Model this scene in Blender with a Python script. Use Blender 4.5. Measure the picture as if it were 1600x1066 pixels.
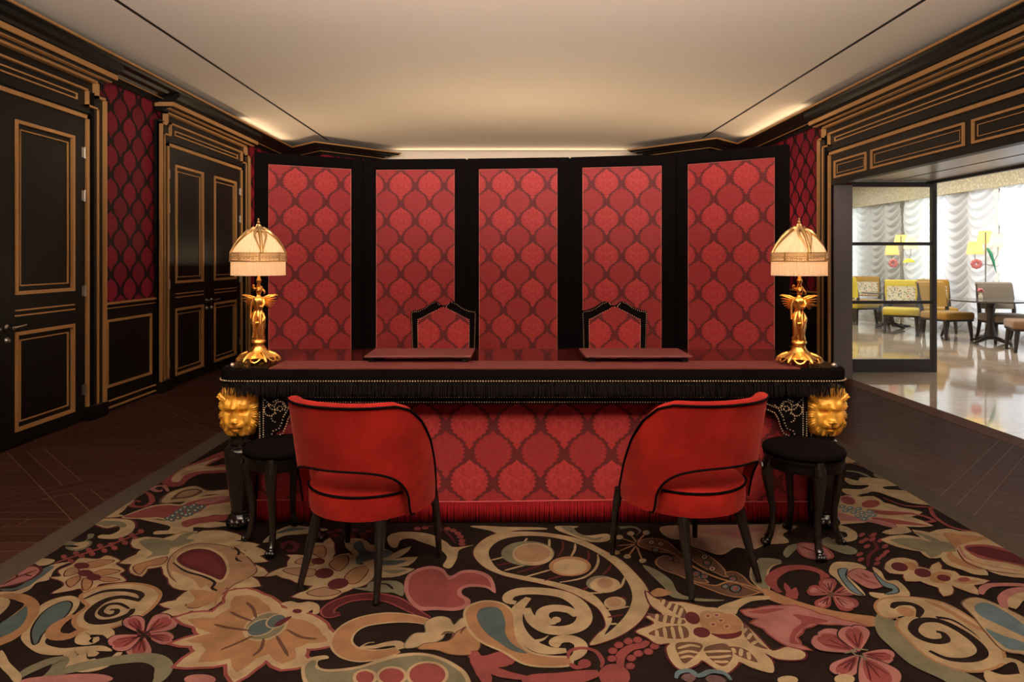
import bpy, bmesh, math, random
from mathutils import Vector, Matrix
from mathutils.geometry import tessellate_polygon
for _o in list(bpy.data.objects):
    bpy.data.objects.remove(_o)
random.seed(7)
SC = bpy.context.scene
COL = SC.collection
# ------------------------------------------------------------------ camera
_cd = bpy.data.cameras.new('camera'); CAM = bpy.data.objects.new('camera', _cd); COL.objects.link(CAM)
CAM.location = (0, 0, 1.28); CAM.rotation_euler = (math.pi/2, 0, 0)
_cd.lens = 24.0; _cd.sensor_width = 36.0; _cd.sensor_fit = 'HORIZONTAL'
_cd.shift_x = 7/1600; _cd.shift_y = -128/1600; _cd.clip_start = 0.05; _cd.clip_end = 200
SC.camera = CAM
# ------------------------------------------------------------------ view, world
SC.view_settings.view_transform = 'Standard'
try: SC.view_settings.look = 'None'
except Exception: pass
SC.view_settings.exposure = 0.0; SC.view_settings.gamma = 1.0; SC.view_settings.use_curve_mapping = False
_w = bpy.data.worlds.new('daylight_sky'); SC.world = _w; _w.use_nodes = True
_bg = _w.node_tree.nodes['Background']
_bg.inputs['Color'].default_value = (0.82, 0.90, 1.0, 1); _bg.inputs['Strength'].default_value = 0.7
# ------------------------------------------------------------------ lamps of the place, and added fills
def light(name, kind, loc, energy, color, target=None, **kw):
    d = bpy.data.lights.new(name, kind); d.energy = energy; d.color = color
    for k, v in kw.items(): setattr(d, k, v)
    o = bpy.data.objects.new(name, d); COL.objects.link(o); o.location = loc
    if target is not None:
        o.rotation_euler = (Vector(target)-Vector(loc)).to_track_quat('-Z', 'Y').to_euler()
    return o
WARM = (1.0, 0.72, 0.44); WARM2 = (1.0, 0.80, 0.58); DAY = (0.93, 0.97, 1.0)
# daylight outside the curtained windows of the lounge
light('window_daylight', 'AREA', (9.3, 11.0, 1.7), 440, DAY, (8.0, 11.0, 1.6), shape='RECTANGLE', size=15, size_y=3.2)
light('lounge_downlights', 'AREA', (6.2, 11.5, 2.88), 175, (1, .97, .92), (6.2, 11.5, 0), shape='RECTANGLE', size=2.5, size_y=8)
# strips lying in the cornice coves
def cove(x0, y0, x1, y1, e, nx, ny, z=2.90):
    L = math.hypot(x1-x0, y1-y0)
    d = bpy.data.lights.new('cove_strip', 'AREA'); d.energy = e*L; d.color = WARM; d.shape = 'RECTANGLE'; d.size = L; d.size_y = .03
    o = bpy.data.objects.new('cove_strip', d); COL.objects.link(o)
    X = Vector((x1-x0, y1-y0, 0)).normalized(); Z = -Vector((nx, ny, 1.0)).normalized(); Y = Z.cross(X)
    o.matrix_world = Matrix.Translation(((x0+x1)/2, (y0+y1)/2, z)) @ Matrix((X, Y, Z)).transposed().to_4x4()
CV = 2.2
cove(-3.24, 8.3, -3.24, 9.8, CV*.8, 1.6, 0); cove(3.35, 7.6, 3.35, 9.5, CV*.8, -1.6, 0)
cove(-1.75, 10.74, 1.85, 10.74, CV*.9, 0, -1.4)
# adjustable spots recessed in the two dark ceiling slots
for _x, _y, _t, _e, _s in [(-2.6, 1.2, (-0.55, 2.6, 0.5), 20, 46), (2.765, 1.2, (0.75, 2.6, 0.5), 20, 46),
                           (-2.6, 3.0, (-0.7, 5.3, 1.1), 118, 62), (2.765, 3.0, (0.9, 5.2, 1.1), 118, 62),
                           (-2.6, 1.9, (-1.28, 3.2, 0.55), 20, 16), (2.765, 1.9, (1.5, 3.2, 0.55), 44, 16),
                           (-2.6, 4.6, (-3.2, 5.9, 1.4), 26, 75), (2.765, 0.4, (2.6, 3.0, 0.0), 18, 70), (2.765, 6.4, (3.48, 8.4, 1.7), 30, 70), (-2.6, 7.6, (-3.37, 9.2, 1.8), 22, 70)]:
    light('slot_spot', 'SPOT', (_x, _y, 2.985), _e, WARM2, _t, spot_size=math.radians(_s), spot_blend=0.8, shadow_soft_size=0.05)
# the lit hall behind the viewer, an uplighter behind the screen, and fills added for the ceiling
light('hall_glow', 'AREA', (0.1, -3.7, 1.7), 6, WARM2, (0.1, 2.0, 1.5), shape='RECTANGLE', size=5.5, size_y=2.3)
light('ceiling_fill', 'AREA', (0.1, -0.6, 1.95), 575, (1.0, .86, .75), (0.1, -0.6+.77, 1.95+.64), shape='RECTANGLE', size=4.2, size_y=.6, spread=math.radians(96))  # unseen lamp added behind the viewer to brighten the ceiling
light('screen_uplight', 'AREA', (0.1, 7.6, 0.9), 36, WARM, (0.1, 7.0, 3.0), shape='RECTANGLE', size=2.2, size_y=.5)
for _x, _y in ((-2.55, 8.6), (2.7, 8.3)):
    light('corner_fill', 'AREA', (_x, _y, 1.2), 17, WARM, (_x, _y, 3.0), shape='DISK', size=.4)  # unseen pair added to broaden the warm ceiling glow at the rear corners

# ------------------------------------------------------------------ helpers
class MB:
    def __init__(s): s.v = []; s.f = []; s.m = []
    def add(s, vs, fs, m=0):
        n = len(s.v); s.v += [tuple(v) for v in vs]
        for f in fs: s.f.append(tuple(i+n for i in f)); s.m.append(m)
        return s
    def box(s, x0, y0, z0, x1, y1, z1, m=0):
        if x0 > x1: x0, x1 = x1, x0
        if y0 > y1: y0, y1 = y1, y0
        if z0 > z1: z0, z1 = z1, z0
        return s.add([(x0,y0,z0),(x1,y0,z0),(x1,y1,z0),(x0,y1,z0),(x0,y0,z1),(x1,y0,z1),(x1,y1,z1),(x0,y1,z1)],
                     [(0,3,2,1),(4,5,6,7),(0,1,5,4),(1,2,6,5),(2,3,7,6),(3,0,4,7)], m)
    def bbox(s, x0, y0, z0, x1, y1, z1, b=.006, m=0):
        """box with chamfered edges"""
        bm = bmesh.new(); bmesh.ops.create_cube(bm, size=1)
        for v in bm.verts: v.co = ((x0+x1)/2+v.co.x*(x1-x0), (y0+y1)/2+v.co.y*(y1-y0), (z0+z1)/2+v.co.z*(z1-z0))
        bmesh.ops.bevel(bm, geom=bm.edges[:], offset=b, segments=2, profile=.5, affect='EDGES')
        bm.verts.index_update(); s.add([v.co[:] for v in bm.verts], [[v.index for v in f.verts] for f in bm.faces], m); bm.free(); return s
    def prism(s, poly, fn, m=0, cap=True):
        """poly list of 2d points; fn(p,k) k=0/1 -> 3d"""
        n = len(poly); vs = [fn(p, 0) for p in poly]+[fn(p, 1) for p in poly]
        fs = [(i, (i+1) % n, n+(i+1) % n, n+i) for i in range(n)]
        if cap:
            tri = tessellate_polygon([[Vector((p[0], p[1], 0)) for p in poly]])
            fs += [tuple(t) for t in tri]+[tuple(n+i for i in reversed(t)) for t in tri]
        return s.add(vs, fs, m)
    def lathe(s, prof, n=24, c=(0,0,0), mod=None, m=0, ax=1.0, ay=1.0):
        vs = []
        for r, z in prof:
            for k in range(n):
                a = 2*math.pi*k/n
                rr = r if mod is None else mod(r, z, a)
                vs.append((c[0]+rr*math.cos(a)*ax, c[1]+rr*math.sin(a)*ay, c[2]+z))
        fs = []
        for i in range(len(prof)-1):
            for k in range(n):
                fs.append((i*n+k, i*n+(k+1) % n, (i+1)*n+(k+1) % n, (i+1)*n+k))
        fs.append(tuple(reversed(range(n)))); L = (len(prof)-1)*n; fs.append(tuple(L+k for k in range(n)))
        return s.add(vs, fs, m)
    def tube(s, path, rad, n=8, m=0, closed=False, sq=1.0):
        P = [Vector(p) for p in path]; N = len(P)
        R = rad if isinstance(rad, (list, tuple)) else [rad]*N
        up = Vector((0, 0, 1)); vs = []; prev = None
        for i, p in enumerate(P):
            if closed: t = P[(i+1) % N]-P[i-1]
            else: t = P[min(i+1, N-1)]-P[max(i-1, 0)]
            t.normalize() if t.length > 1e-9 else None
            if prev is None:
                a = up if abs(t.z) < .9 else Vector((0, 1, 0)); u = t.cross(a).normalized()
            else:
                u = (prev-t*prev.dot(t)); u = u.normalized() if u.length > 1e-6 else t.orthogonal().normalized()
            prev = u; w = t.cross(u)
            for k in range(n):
                a = 2*math.pi*k/n
                vs.append(p+u*math.cos(a)*R[i]+w*math.sin(a)*R[i]*sq)
        fs = []
        for i in range(N if closed else N-1):
            j = (i+1) % N
            for k in range(n): fs.append((i*n+k, i*n+(k+1) % n, j*n+(k+1) % n, j*n+k))
        if not closed: fs.append(tuple(reversed(range(n)))); fs.append(tuple((N-1)*n+k for k in range(n)))
        return s.add(vs, fs, m)
    def ell(s, c, r, nu=12, nv=8, m=0, rot=None):
        vs = []; fs = []
        R = rot or Matrix.Identity(3)
        for j in range(nv+1):
            ph = math.pi*j/nv
            for k in range(nu):
                a = 2*math.pi*k/nu
                vs.append(Vector(c)+R @ Vector((r[0]*math.sin(ph)*math.cos(a), r[1]*math.sin(ph)*math.sin(a), r[2]*math.cos(ph))))
        for j in range(nv):
            for k in range(nu): fs.append((j*nu+k, (j+1)*nu+k, (j+1)*nu+(k+1) % nu, j*nu+(k+1) % nu))
        return s.add(vs, fs, m)
    def grid(s, fn, nu, nv, m=0, closed_u=False):
        vs = [fn(i/nu, j/nv) for j in range(nv+1) for i in range(nu+(0 if closed_u else 1))]
        w = nu if closed_u else nu+1; fs = []
        for j in range(nv):
            for i in range(nu):
                i2 = (i+1) % w
                fs.append((j*w+i, j*w+i2, (j+1)*w+i2, (j+1)*w+i))
        return s.add(vs, fs, m)
    def build(s, name, mats, parent=None, smooth=False, kind=None, label=None, fixn=True):
        me = bpy.data.meshes.new(name); me.from_pydata(s.v, [], s.f)
        if not isinstance(mats, (list, tuple)): mats = [mats]
        for mm in mats: me.materials.append(mm)
        if len(mats) > 1: me.polygons.foreach_set('material_index', s.m)
        bm = bmesh.new(); bm.from_mesh(me); bmesh.ops.remove_doubles(bm, verts=bm.verts[:], dist=1e-6)
        if fixn: bmesh.ops.recalc_face_normals(bm, faces=bm.faces[:])
        bm.to_mesh(me); bm.free()
        if smooth:
            me.polygons.foreach_set('use_smooth', [True]*len(me.polygons))
            if smooth != 'full':
                try: me.set_sharp_from_angle(angle=math.radians(50))
                except Exception: pass
        o = bpy.data.objects.new(name, me); COL.objects.link(o)
        if parent: o.parent = parent
        if kind: o['kind'] = kind
        if label: o['label'] = label
        return o
def tag(o, label=None, cat=None, group=None, kind=None):
    if label: o['label'] = label
    if cat: o['category'] = cat
    if group: o['group'] = group
    if kind: o['kind'] = kind
    return o
def thing(name, label, cat, loc=(0,0,0), rz=0, group=None):
    o = bpy.data.objects.new(name, None); COL.objects.link(o); o.location = loc; o.rotation_euler = (0, 0, rz); o.empty_display_size = .1
    return tag(o, label, cat, group)
def struct(name, label=None):
    o = bpy.data.objects.new(name, None); COL.objects.link(o); o['kind'] = 'structure'
    if label: o['label'] = label
    return o
def dup(root, loc, rz, label=None, group=None):
    def cp(o, par):
        c = o.copy(); COL.objects.link(c); c.parent = par
        for ch in kids.get(o.name, []): cp(ch, c)
        return c
    kids = {}
    for o in bpy.data.objects:
        if o.parent: kids.setdefault(o.parent.name, []).append(o)
    r = cp(root, None); r.location = loc; r.rotation_euler = (0, 0, rz)
    if label: r['label'] = label
    if group: r['group'] = group
    return r
# ------------------------------------------------------------------ node helpers
class S:
    T = None
    def __init__(s, k): s.k = k
    @staticmethod
    def op(o, *a):
        n = S.T.nodes.new('ShaderNodeMath'); n.operation = o
        for i, x in enumerate(a):
            if isinstance(x, S): S.T.links.new(x.k, n.inputs[i])
            else: n.inputs[i].default_value = x
        return S(n.outputs[0])
    def __add__(s, o): return S.op('ADD', s, o)
    __radd__ = __add__
    def __sub__(s, o): return S.op('SUBTRACT', s, o)
    def __rsub__(s, o): return S.op('SUBTRACT', o, s)
    def __mul__(s, o): return S.op('MULTIPLY', s, o)
    __rmul__ = __mul__
    def __truediv__(s, o): return S.op('DIVIDE', s, o)
    def lt(s, o): return S.op('LESS_THAN', s, o)
    def gt(s, o): return S.op('GREATER_THAN', s, o)
def fract(x): return S.op('FRACT', x)
def absn(x): return S.op('ABSOLUTE', x)
def sinn(x): return S.op('SINE', x)
def mx(a, b): return S.op('MAXIMUM', a, b)
def mn(a, b): return S.op('MINIMUM', a, b)
def sstep(x, a, b):
    n = S.T.nodes.new('ShaderNodeMapRange'); n.interpolation_type = 'SMOOTHSTEP'
    S.T.links.new(x.k, n.inputs[0]); n.inputs[1].default_value = a; n.inputs[2].default_value = b
    return S(n.outputs[0])
def mix(f, a, b):
    n = S.T.nodes.new('ShaderNodeMix'); n.data_type = 'RGBA'
    for i, x in ((0, f), (6, a), (7, b)):
        if isinstance(x, S): S.T.links.new(x.k, n.inputs[i])
        elif i == 0: n.inputs[0].default_value = x
        else: n.inputs[i].default_value = (*x[:3], 1)
    return S(n.outputs[2])
def fcurve(x, pts):
    n = S.T.nodes.new('ShaderNodeFloatCurve'); c = n.mapping.curves[0]
    n.mapping.use_clip = True
    while len(c.points) > 2: c.points.remove(c.points[0])
    c.points[0].location = pts[0]; c.points[1].location = pts[-1]
    for p in pts[1:-1]: c.points.new(*p)
    n.mapping.update(); S.T.links.new(x.k, n.inputs[1]); n.inputs[0].default_value = 1
    return S(n.outputs[0])
def noise(scale, detail=3, vec=None, rough=.5, dist=0):
    n = S.T.nodes.new('ShaderNodeTexNoise'); n.inputs['Scale'].default_value = scale; n.inputs['Detail'].default_value = detail
    n.inputs['Roughness'].default_value = rough; n.inputs['Distortion'].default_value = dist
    if vec is not None: S.T.links.new(vec.k, n.inputs['Vector'])
    return S(n.outputs[0])
def objc():
    n = S.T.nodes.new('ShaderNodeTexCoord'); return S(n.outputs['Object'])
def sepxyz(v):
    n = S.T.nodes.new('ShaderNodeSeparateXYZ'); S.T.links.new(v.k, n.inputs[0]); return [S(o) for o in n.outputs]
def scalev(v, sc):
    n = S.T.nodes.new('ShaderNodeMapping'); n.inputs['Scale'].default_value = sc; S.T.links.new(v.k, n.inputs['Vector']); return S(n.outputs[0])
MATS = {}
def newmat(name):
    m = bpy.data.materials.new(name); m.use_nodes = True; S.T = m.node_tree; MATS[name] = m
    return m, m.node_tree.nodes['Principled BSDF']
def setp(b, **kw):
    for k, v in kw.items():
        k = k.replace('_', ' ')
        if isinstance(v, S): S.T.links.new(v.k, b.inputs[k])
        elif isinstance(v, (tuple, list)): b.inputs[k].default_value = (*v[:3], 1)
        else: b.inputs[k].default_value = v
def bump(b, h, strength=.3, dist=.01):
    n = S.T.nodes.new('ShaderNodeBump'); n.inputs['Strength'].default_value = strength; n.inputs['Distance'].default_value = dist
    S.T.links.new(h.k, n.inputs['Height']); S.T.links.new(n.outputs[0], b.inputs['Normal'])
def simple(name, col, rough=.5, metal=0.0, var=.12, nscale=6.0, bmp=0.0, bscale=80.0, stretch=None, **kw):
    m, b = newmat(name)
    v = objc()
    if stretch: v = scalev(v, stretch)
    n = noise(nscale, 4, v)
    c = mix(n, tuple(x*(1-var) for x in col), tuple(min(1, x*(1+var)) for x in col))
    kw.setdefault('Specular_IOR_Level', .12 if rough > .7 else .5)
    setp(b, Base_Color=c, Roughness=rough, Metallic=metal, **kw)
    if bmp: bump(b, noise(bscale, 3, v), bmp, .004)
    return m
black = simple('ebonised_wood', (.0065, .005, .0045), .40, bmp=.03, bscale=60, Specular_IOR_Level=.16)
black_gloss = simple('black_lacquer', (.010, .008, .007), .16)
gold_line = simple('gilded_moulding', (.46, .24, .085), .42, .35, bmp=.08)
gilt = simple('gilt_bronze', (.95, .50, .12), .27, .9, bmp=.15, bscale=120)
gilt_pale = simple('pale_gilt', (.52, .34, .14), .3, .9)
lion_gold = simple('gold_leaf', (.90, .44, .05), .36, .25, var=.2, nscale=30, bmp=.05)
brass_nail = simple('antique_brass', (.62, .47, .30), .35, .85)
chrome = simple('satin_nickel', (.42, .38, .33), .32, 1.0)
velvet_black = simple('black_velvet', (.0042, .003, .003), .95, bmp=.2, bscale=300, Specular_IOR_Level=.02)
fringe_black = simple('black_fringe', (.006, .004, .004), .9)
fringe_red = simple('crimson_bullion', (.26, .008, .012), .75)
leather = simple('burgundy_leather', (.115, .020, .018), .5, bmp=.06, bscale=260)
lacquer_red = simple('polished_burgundy_top', (.055, .008, .008), .045)
ceil_paint = simple('ceiling_plaster', (.70, .63, .55), .9, var=.03, nscale=1.5)
slot_dark = simple('ceiling_slot', (.01, .008, .007), .6)
jamb_grey = simple('taupe_reveal', (.16, .14, .13), .35, stretch=(1, 1, 8))
soffit_m = simple('soffit_panel', (.42, .38, .34), .3)
bronze = simple('dark_bronze_frame', (.055, .045, .04), .4, .3)
white_stuff = simple('daylight_white', (.8, .8, .8), .8)
brown_velvet = simple('mustard_velvet', (.42, .23, .03), .8, Sheen_Weight=.4)
yellow_velvet = simple('yellow_velvet', (.66, .50, .035), .8, Sheen_Weight=.4)
beige_velvet = simple('taupe_velvet', (.27, .21, .15), .8, Sheen_Weight=.3)
rust_velvet = simple('tan_velvet', (.30, .17, .085), .8, Sheen_Weight=.3)
dark_wood = simple('walnut_dark', (.035, .024, .020), .4, nscale=4, stretch=(1, 1, 6))
table_top_m = simple('polished_table', (.12, .10, .09), .12)
pink_m = simple('coral_petal', (.75, .22, .22), .5); green_m = simple('parrot_green', (.03, .30, .18), .5); lime_m = simple('lemon_petal', (.75, .68, .05), .5)
def m_red():
    m, b = newmat('crimson_velvet'); v = objc()
    n = noise(5, 5, v, .6); n2 = noise(160, 2, v)
    c = mix(sstep(n, .30, .72), (.165, .006, .0045), (.285, .012, .0085))
    setp(b, Base_Color=c, Roughness=.85, Sheen_Weight=.2, Specular_IOR_Level=.1, Sheen_Roughness=.45, Sheen_Tint=(1, .25, .18))
    bump(b, n2, .12, .002); return m
velvet_red = m_red()
def m_damask(name, cw, ch, dark, lo, hi, ax='x', wid=1.0, off=(0, 0), rough=.6, det=1.0):
    m, b = newmat(name); x, y, z = sepxyz(objc())
    u = ({'x': x, 'y': y}[ax]+off[0])*(1/cw); v = (z+off[1])*(1/ch)
    wv = [(0, 0), (.08, .0), (.12, .06*wid), (.17, .13*wid), (.215, .14*wid), (.27, .27*wid), (.34, .47*wid), (.42, .63*wid), (.50, .69*wid), (.60, .69*wid), (.69, .61*wid), (.77, .46*wid), (.83, .27*wid), (.87, .13*wid), (.91, .05), (.95, 0), (1, .0)]
    def motif(u, v, rings):
        a = fract(u+.5)-.5; t = fract(v); aa = absn(a)
        w = fcurve(t, wv)*.5
        sc = (absn(sinn(t*44.0))*.046-.018)*sstep(w, .03, .10)
        ins = sstep(w+sc-aa, 0.0, .018)
        # curled petals: rings mirrored about the axis, and fan lines from the calyx
        d = None
        bb = t-.52
        for cx, cy, r in rings:
            dx = aa-cx; dy = (bb-cy)*(ch/cw)
            dd = absn(S.op('SQRT', dx*dx+dy*dy)-r)+dy.lt(-.35*r)
            d = dd if d is None else mn(d, dd)
        ring = 1-sstep(d, .008, .022)
        ang = S.op('ARCTAN2', aa, (t-.30)*(ch/cw)); rad = S.op('SQRT', a*a+(t-.30)*(t-.30))
        fan = sstep(sinn(ang*13.0+rad*9.0), .2, .9)*sstep(rad, .05, .12)
        return ins, ring, fan
    R1 = [(.0, .30, .075), (.125, .225, .07), (.215, .09, .065), (.10, .02, .085), (.205, -.06, .05), (.0, -.17, .055)]
    A, ra, fa = motif(u, v, R1); B, rb, fb = motif(u+.5, v+.5, R1)
    n = noise(300, 2, objc())
    hi2 = tuple(min(1, k*1.4+.008) for k in hi); dk = tuple(l*.6+d*.4 for l, d in zip(lo, dark)); lo2 = tuple(k*1.12 for k in lo)
    mid = tuple(l*.55+h*.45 for l, h in zip(lo, hi))
    ca = mix(fa*.55, hi, lo); ca = mix(ra*.55, ca, hi2)
    cb = mix(fb*.35, lo, mid); cb = mix(rb*.5, cb, dk)
    c = mix(B*det, dark, cb); c = mix(A*det, c, ca)
    c = mix(n*.35, c, dark)
    setp(b, Base_Color=c, Roughness=rough, Specular_IOR_Level=.15)
    bump(b, mx(A, B)+n*.3, .12, .002); return m
damask = m_damask('crimson_damask', .229, .279, (.098, .016, .017), (.268, .025, .027), (.345, .032, .033), wid=1.1, off=(.1145, -.04))
damask_big = m_damask('crimson_damask_desk', .229, .279, (.098, .016, .017), (.268, .025, .027), (.345, .032, .033), off=(.075, -.053), wid=1.1)
paper = m_damask('magenta_damask_paper', .29, .285, (.012, .003, .005), (.19, .008, .022), (.235, .010, .027), ax='y', wid=.97, rough=.55)
paper_x = m_damask('magenta_damask_paper_back', .29, .285, (.012, .003, .005), (.19, .008, .022), (.235, .010, .027), ax='x', wid=.97)
def m_wood(name, c0, c1, rough):
    m, b = newmat(name); v = objc()
    info = S.T.nodes.new('ShaderNodeObjectInfo'); rnd = S(info.outputs['Random'])
    n = noise(3, 5, scalev(v, (14, 14, 14)), .6)
    c = mix(sstep(n, .3, .75)*.55+rnd*.45, c0, c1)
    t = S.T; t.nodes.remove(b)
    d = t.nodes.new('ShaderNodeBsdfDiffuse'); t.links.new(c.k, d.inputs[0])
    g = t.nodes.new('ShaderNodeBsdfGlossy'); g.inputs['Roughness'].default_value = rough; g.inputs['Color'].default_value = (1, .95, .9, 1)
    lw = t.nodes.new('ShaderNodeLayerWeight'); lw.inputs['Blend'].default_value = .25
    fac = S(lw.outputs['Facing'])*.018+.012
    mm = t.nodes.new('ShaderNodeMixShader'); t.links.new(fac.k, mm.inputs[0]); t.links.new(d.outputs[0], mm.inputs[1]); t.links.new(g.outputs[0], mm.inputs[2])
    t.links.new(mm.outputs[0], t.nodes['Material Output'].inputs['Surface']); return m
parquet_m = m_wood('smoked_oak_parquet', (.027, .0105, .0078), (.056, .0235, .0165), .28)
parquet_joint = simple('oak_joint', (.11, .06, .042), .6, Specular_IOR_Level=.05)
border_m = m_wood('reddish_threshold_oak', (.07, .026, .015), (.10, .038, .022), .3)
def m_marble():
    m, b = newmat('cream_marble'); v = objc()
    n = noise(1.1, 6, v, .6, 1.4); n2 = noise(7, 4, v, .6, .6)
    c = mix(sstep(n, .35, .7), (.62, .50, .375), (.50, .365, .245)); c = mix(sstep(n2, .5, .8)*.3, c, (.68, .60, .50))
    setp(b, Base_Color=c, Roughness=.07, Coat_Weight=.3, Coat_Roughness=.03); return m
marble = m_marble()
def m_curtain():
    m, b = newmat('sheer_swag_curtain'); t = S.T
    d = t.nodes.new('ShaderNodeBsdfDiffuse'); d.inputs[0].default_value = (.84, .85, .86, 1)
    tr = t.nodes.new('ShaderNodeBsdfTranslucent'); tr.inputs[0].default_value = (.80, .83, .86, 1)
    mxs = t.nodes.new('ShaderNodeMixShader'); mxs.inputs[0].default_value = .45
    t.links.new(d.outputs[0], mxs.inputs[1]); t.links.new(tr.outputs[0], mxs.inputs[2])
    t.links.new(mxs.outputs[0], t.nodes['Material Output'].inputs['Surface']); return m
curtain_m = m_curtain()
def m_shade(name, cd, ct, f):
    m, b = newmat(name); t = S.T
    d = t.nodes.new('ShaderNodeBsdfDiffuse'); d.inputs[0].default_value = (*cd, 1)
    tr = t.nodes.new('ShaderNodeBsdfTranslucent'); tr.inputs[0].default_value = (*ct, 1)
    mxs = t.nodes.new('ShaderNodeMixShader'); mxs.inputs[0].default_value = f
    t.links.new(d.outputs[0], mxs.inputs[1]); t.links.new(tr.outputs[0], mxs.inputs[2])
    t.links.new(mxs.outputs[0], t.nodes['Material Output'].inputs['Surface']); return m
shade_m = m_shade('pleated_silk_shade', (.82, .70, .55), (.90, .70, .50), .5)
shade_y = m_shade('yellow_shade', (.80, .66, .30), (.9, .75, .38), .4)
shade_w = m_shade('ivory_shade', (.88, .84, .72), (.95, .88, .7), .5)
def m_glass():
    m, b = newmat('clear_pane'); t = S.T
    tr = t.nodes.new('ShaderNodeBsdfTransparent'); tr.inputs[0].default_value = (.95, .96, .92, 1)
    g = t.nodes.new('ShaderNodeBsdfGlossy'); g.inputs['Roughness'].default_value = .02
    fr = t.nodes.new('ShaderNodeFresnel'); fr.inputs[0].default_value = 1.45
    mm = t.nodes.new('ShaderNodeMixShader'); t.links.new(fr.outputs[0], mm.inputs[0]); t.links.new(tr.outputs[0], mm.inputs[1]); t.links.new(g.outputs[0], mm.inputs[2])
    t.links.new(mm.outputs[0], t.nodes['Material Output'].inputs['Surface']); return m
glass = m_glass()
def m_mosaic():
    m, b = newmat('frieze_leaf_paper'); v = objc()
    vo = S.T.nodes.new('ShaderNodeTexVoronoi'); vo.inputs['Scale'].default_value = 22; S.T.links.new(v.k, vo.inputs['Vector'])
    n = noise(1.2, 2, v); f = sstep(S(vo.outputs['Distance']), .25, .5)
    c = mix(sstep(n, .4, .62), (.70, .68, .55), (.74, .68, .46)); c = mix(f*.6, c, (.42, .37, .27))
    setp(b, Base_Color=c, Roughness=.7); return m
mosaic = m_mosaic()
def m_floral():
    m, b = newmat('cream_floral_fabric'); v = objc()
    vo = S.T.nodes.new('ShaderNodeTexVoronoi'); vo.inputs['Scale'].default_value = 32; S.T.links.new(v.k, vo.inputs['Vector'])
    f = 1-sstep(S(vo.outputs['Distance']), .28, .42)
    hs = S.T.nodes.new('ShaderNodeSeparateColor'); S.T.links.new(vo.outputs['Color'], hs.inputs[0])
    r = S(hs.outputs[0]); c2 = mix(r.gt(.5), (.10, .18, .08), (.50, .10, .06)); c2 = mix(r.gt(.8), c2, (.10, .16, .30))
    setp(b, Base_Color=mix(f, (.72, .66, .50), c2), Roughness=.8); return m
floral = m_floral()
def m_carpet():
    m, b = newmat('tufted_wool'); v = objc()
    at = S.T.nodes.new('ShaderNodeVertexColor'); at.layer_name = 'wool'
    n = noise(9, 4, v, .6); n2 = noise(420, 2, v)
    base = S(at.outputs['Color'])
    c = mix(sstep(n, .3, .75)*.35, base, (.02, .012, .009)); c = mix(n2*.4, c, (.015, .01, .008))
    setp(b, Base_Color=c, Roughness=1.0, Specular_IOR_Level=.03); bump(b, n2+n*.3, .5, .004); return m
wool = m_carpet()

# ================================================================== THE SETTING
XL, XR, YB, YF, ZC = -3.37, 3.48, 10.9, -4.0, 3.0
def wp(side, s, h, n): return (XL+n, s, h) if side == 'L' else (XR-n, s, h)
def wbox(mb, side, s0, s1, h0, h1, n0, n1):
    a = wp(side, s0, h0, n0); b = wp(side, s1, h1, n1); return mb.box(*a, *b)
def wpath(mb, side, pts, w, n0, n1):
    for (s0, h0), (s1, h1) in zip(pts, pts[1:]):
        wbox(mb, side, min(s0, s1)-w/2, max(s0, s1)+w/2, min(h0, h1)-w/2, max(h0, h1)+w/2, n0, n1)
    return mb
def wframe(mb, side, s0, s1, h0, h1, w, n0, n1):
    """bevelled picture-frame moulding"""
    for (a, b, c, d) in ((s0, s1, h0, h0+w), (s0, s1, h1-w, h1), (s0, s0+w, h0+w, h1-w), (s1-w, s1, h0+w, h1-w)):
        wbox(mb, side, a, b, c, d, n0, n1)
    return mb
# ---- floor of smoked oak: base, diamond lattice of double boards, infill boards
CX0, CX1, CY0, CY1 = -2.116, 2.32, -0.35, 5.75      # carpet rectangle
floor = MB().box(XL-.2, YF, -.06, 3.665, YB+.2, -.0010).build('floor', parquet_joint)
tag(floor, 'dark smoked oak parquet floor of crossed diagonal bands', kind='structure')
def clip(poly, a, b, c):
    """keep a*x+b*y<=c"""
    out = []
    for i, p in enumerate(poly):
        q = poly[(i+1) % len(poly)]; dp = a*p[0]+b*p[1]-c; dq = a*q[0]+b*q[1]-c
        if dp <= 0: out.append(p)
        if dp*dq < 0: t = dp/(dp-dq); out.append((p[0]+t*(q[0]-p[0]), p[1]+t*(q[1]-p[1])))
    return out
PP, P0, Q0, HB, GP = 1.68, 1.215, 1.345, .135, .0026
boards = []
FX0, FX1, FY0, FY1 = XL, XR, 1.2, YB
def addboard(poly):
    for a, b, c in ((-1, 0, -FX0), (1, 0, FX1), (0, -1, -FY0), (0, 1, FY1)):
        poly = clip(poly, a, b, c)
        if len(poly) < 3: return
    A = abs(sum(p[0]*q[1]-q[0]*p[1] for p, q in zip(poly, poly[1:]+poly[:1])))/2
    if A < 2e-4: return
    if all(CX0+.02 < p[0] < CX1-.02 and p[1] < CY1-.02 for p in poly): return
    cx = sum(p[0] for p in poly)/len(poly); cy = sum(p[1] for p in poly)/len(poly)
    if abs(cx) < 1.7 and cy > 5.7: return
    boards.append((cx*cx+cy*cy, poly))
rb = random.Random(3)
def shrink(poly, g):
    cx = sum(p[0] for p in poly)/len(poly); cy = sum(p[1] for p in poly)/len(poly); n = len(poly); res = poly
    for i in range(n):
        p, q = poly[i], poly[(i+1) % n]; ex, ey = q[0]-p[0], q[1]-p[1]; L = math.hypot(ex, ey)
        if L < 1e-6: continue
        nx, ny = ey/L, -ex/L
        if nx*(cx-p[0])+ny*(cy-p[1]) > 0: nx, ny = -nx, -ny
        res = clip(res, nx, ny, nx*p[0]+ny*p[1]-g)
        if len(res) < 3: return []
    return res
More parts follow.
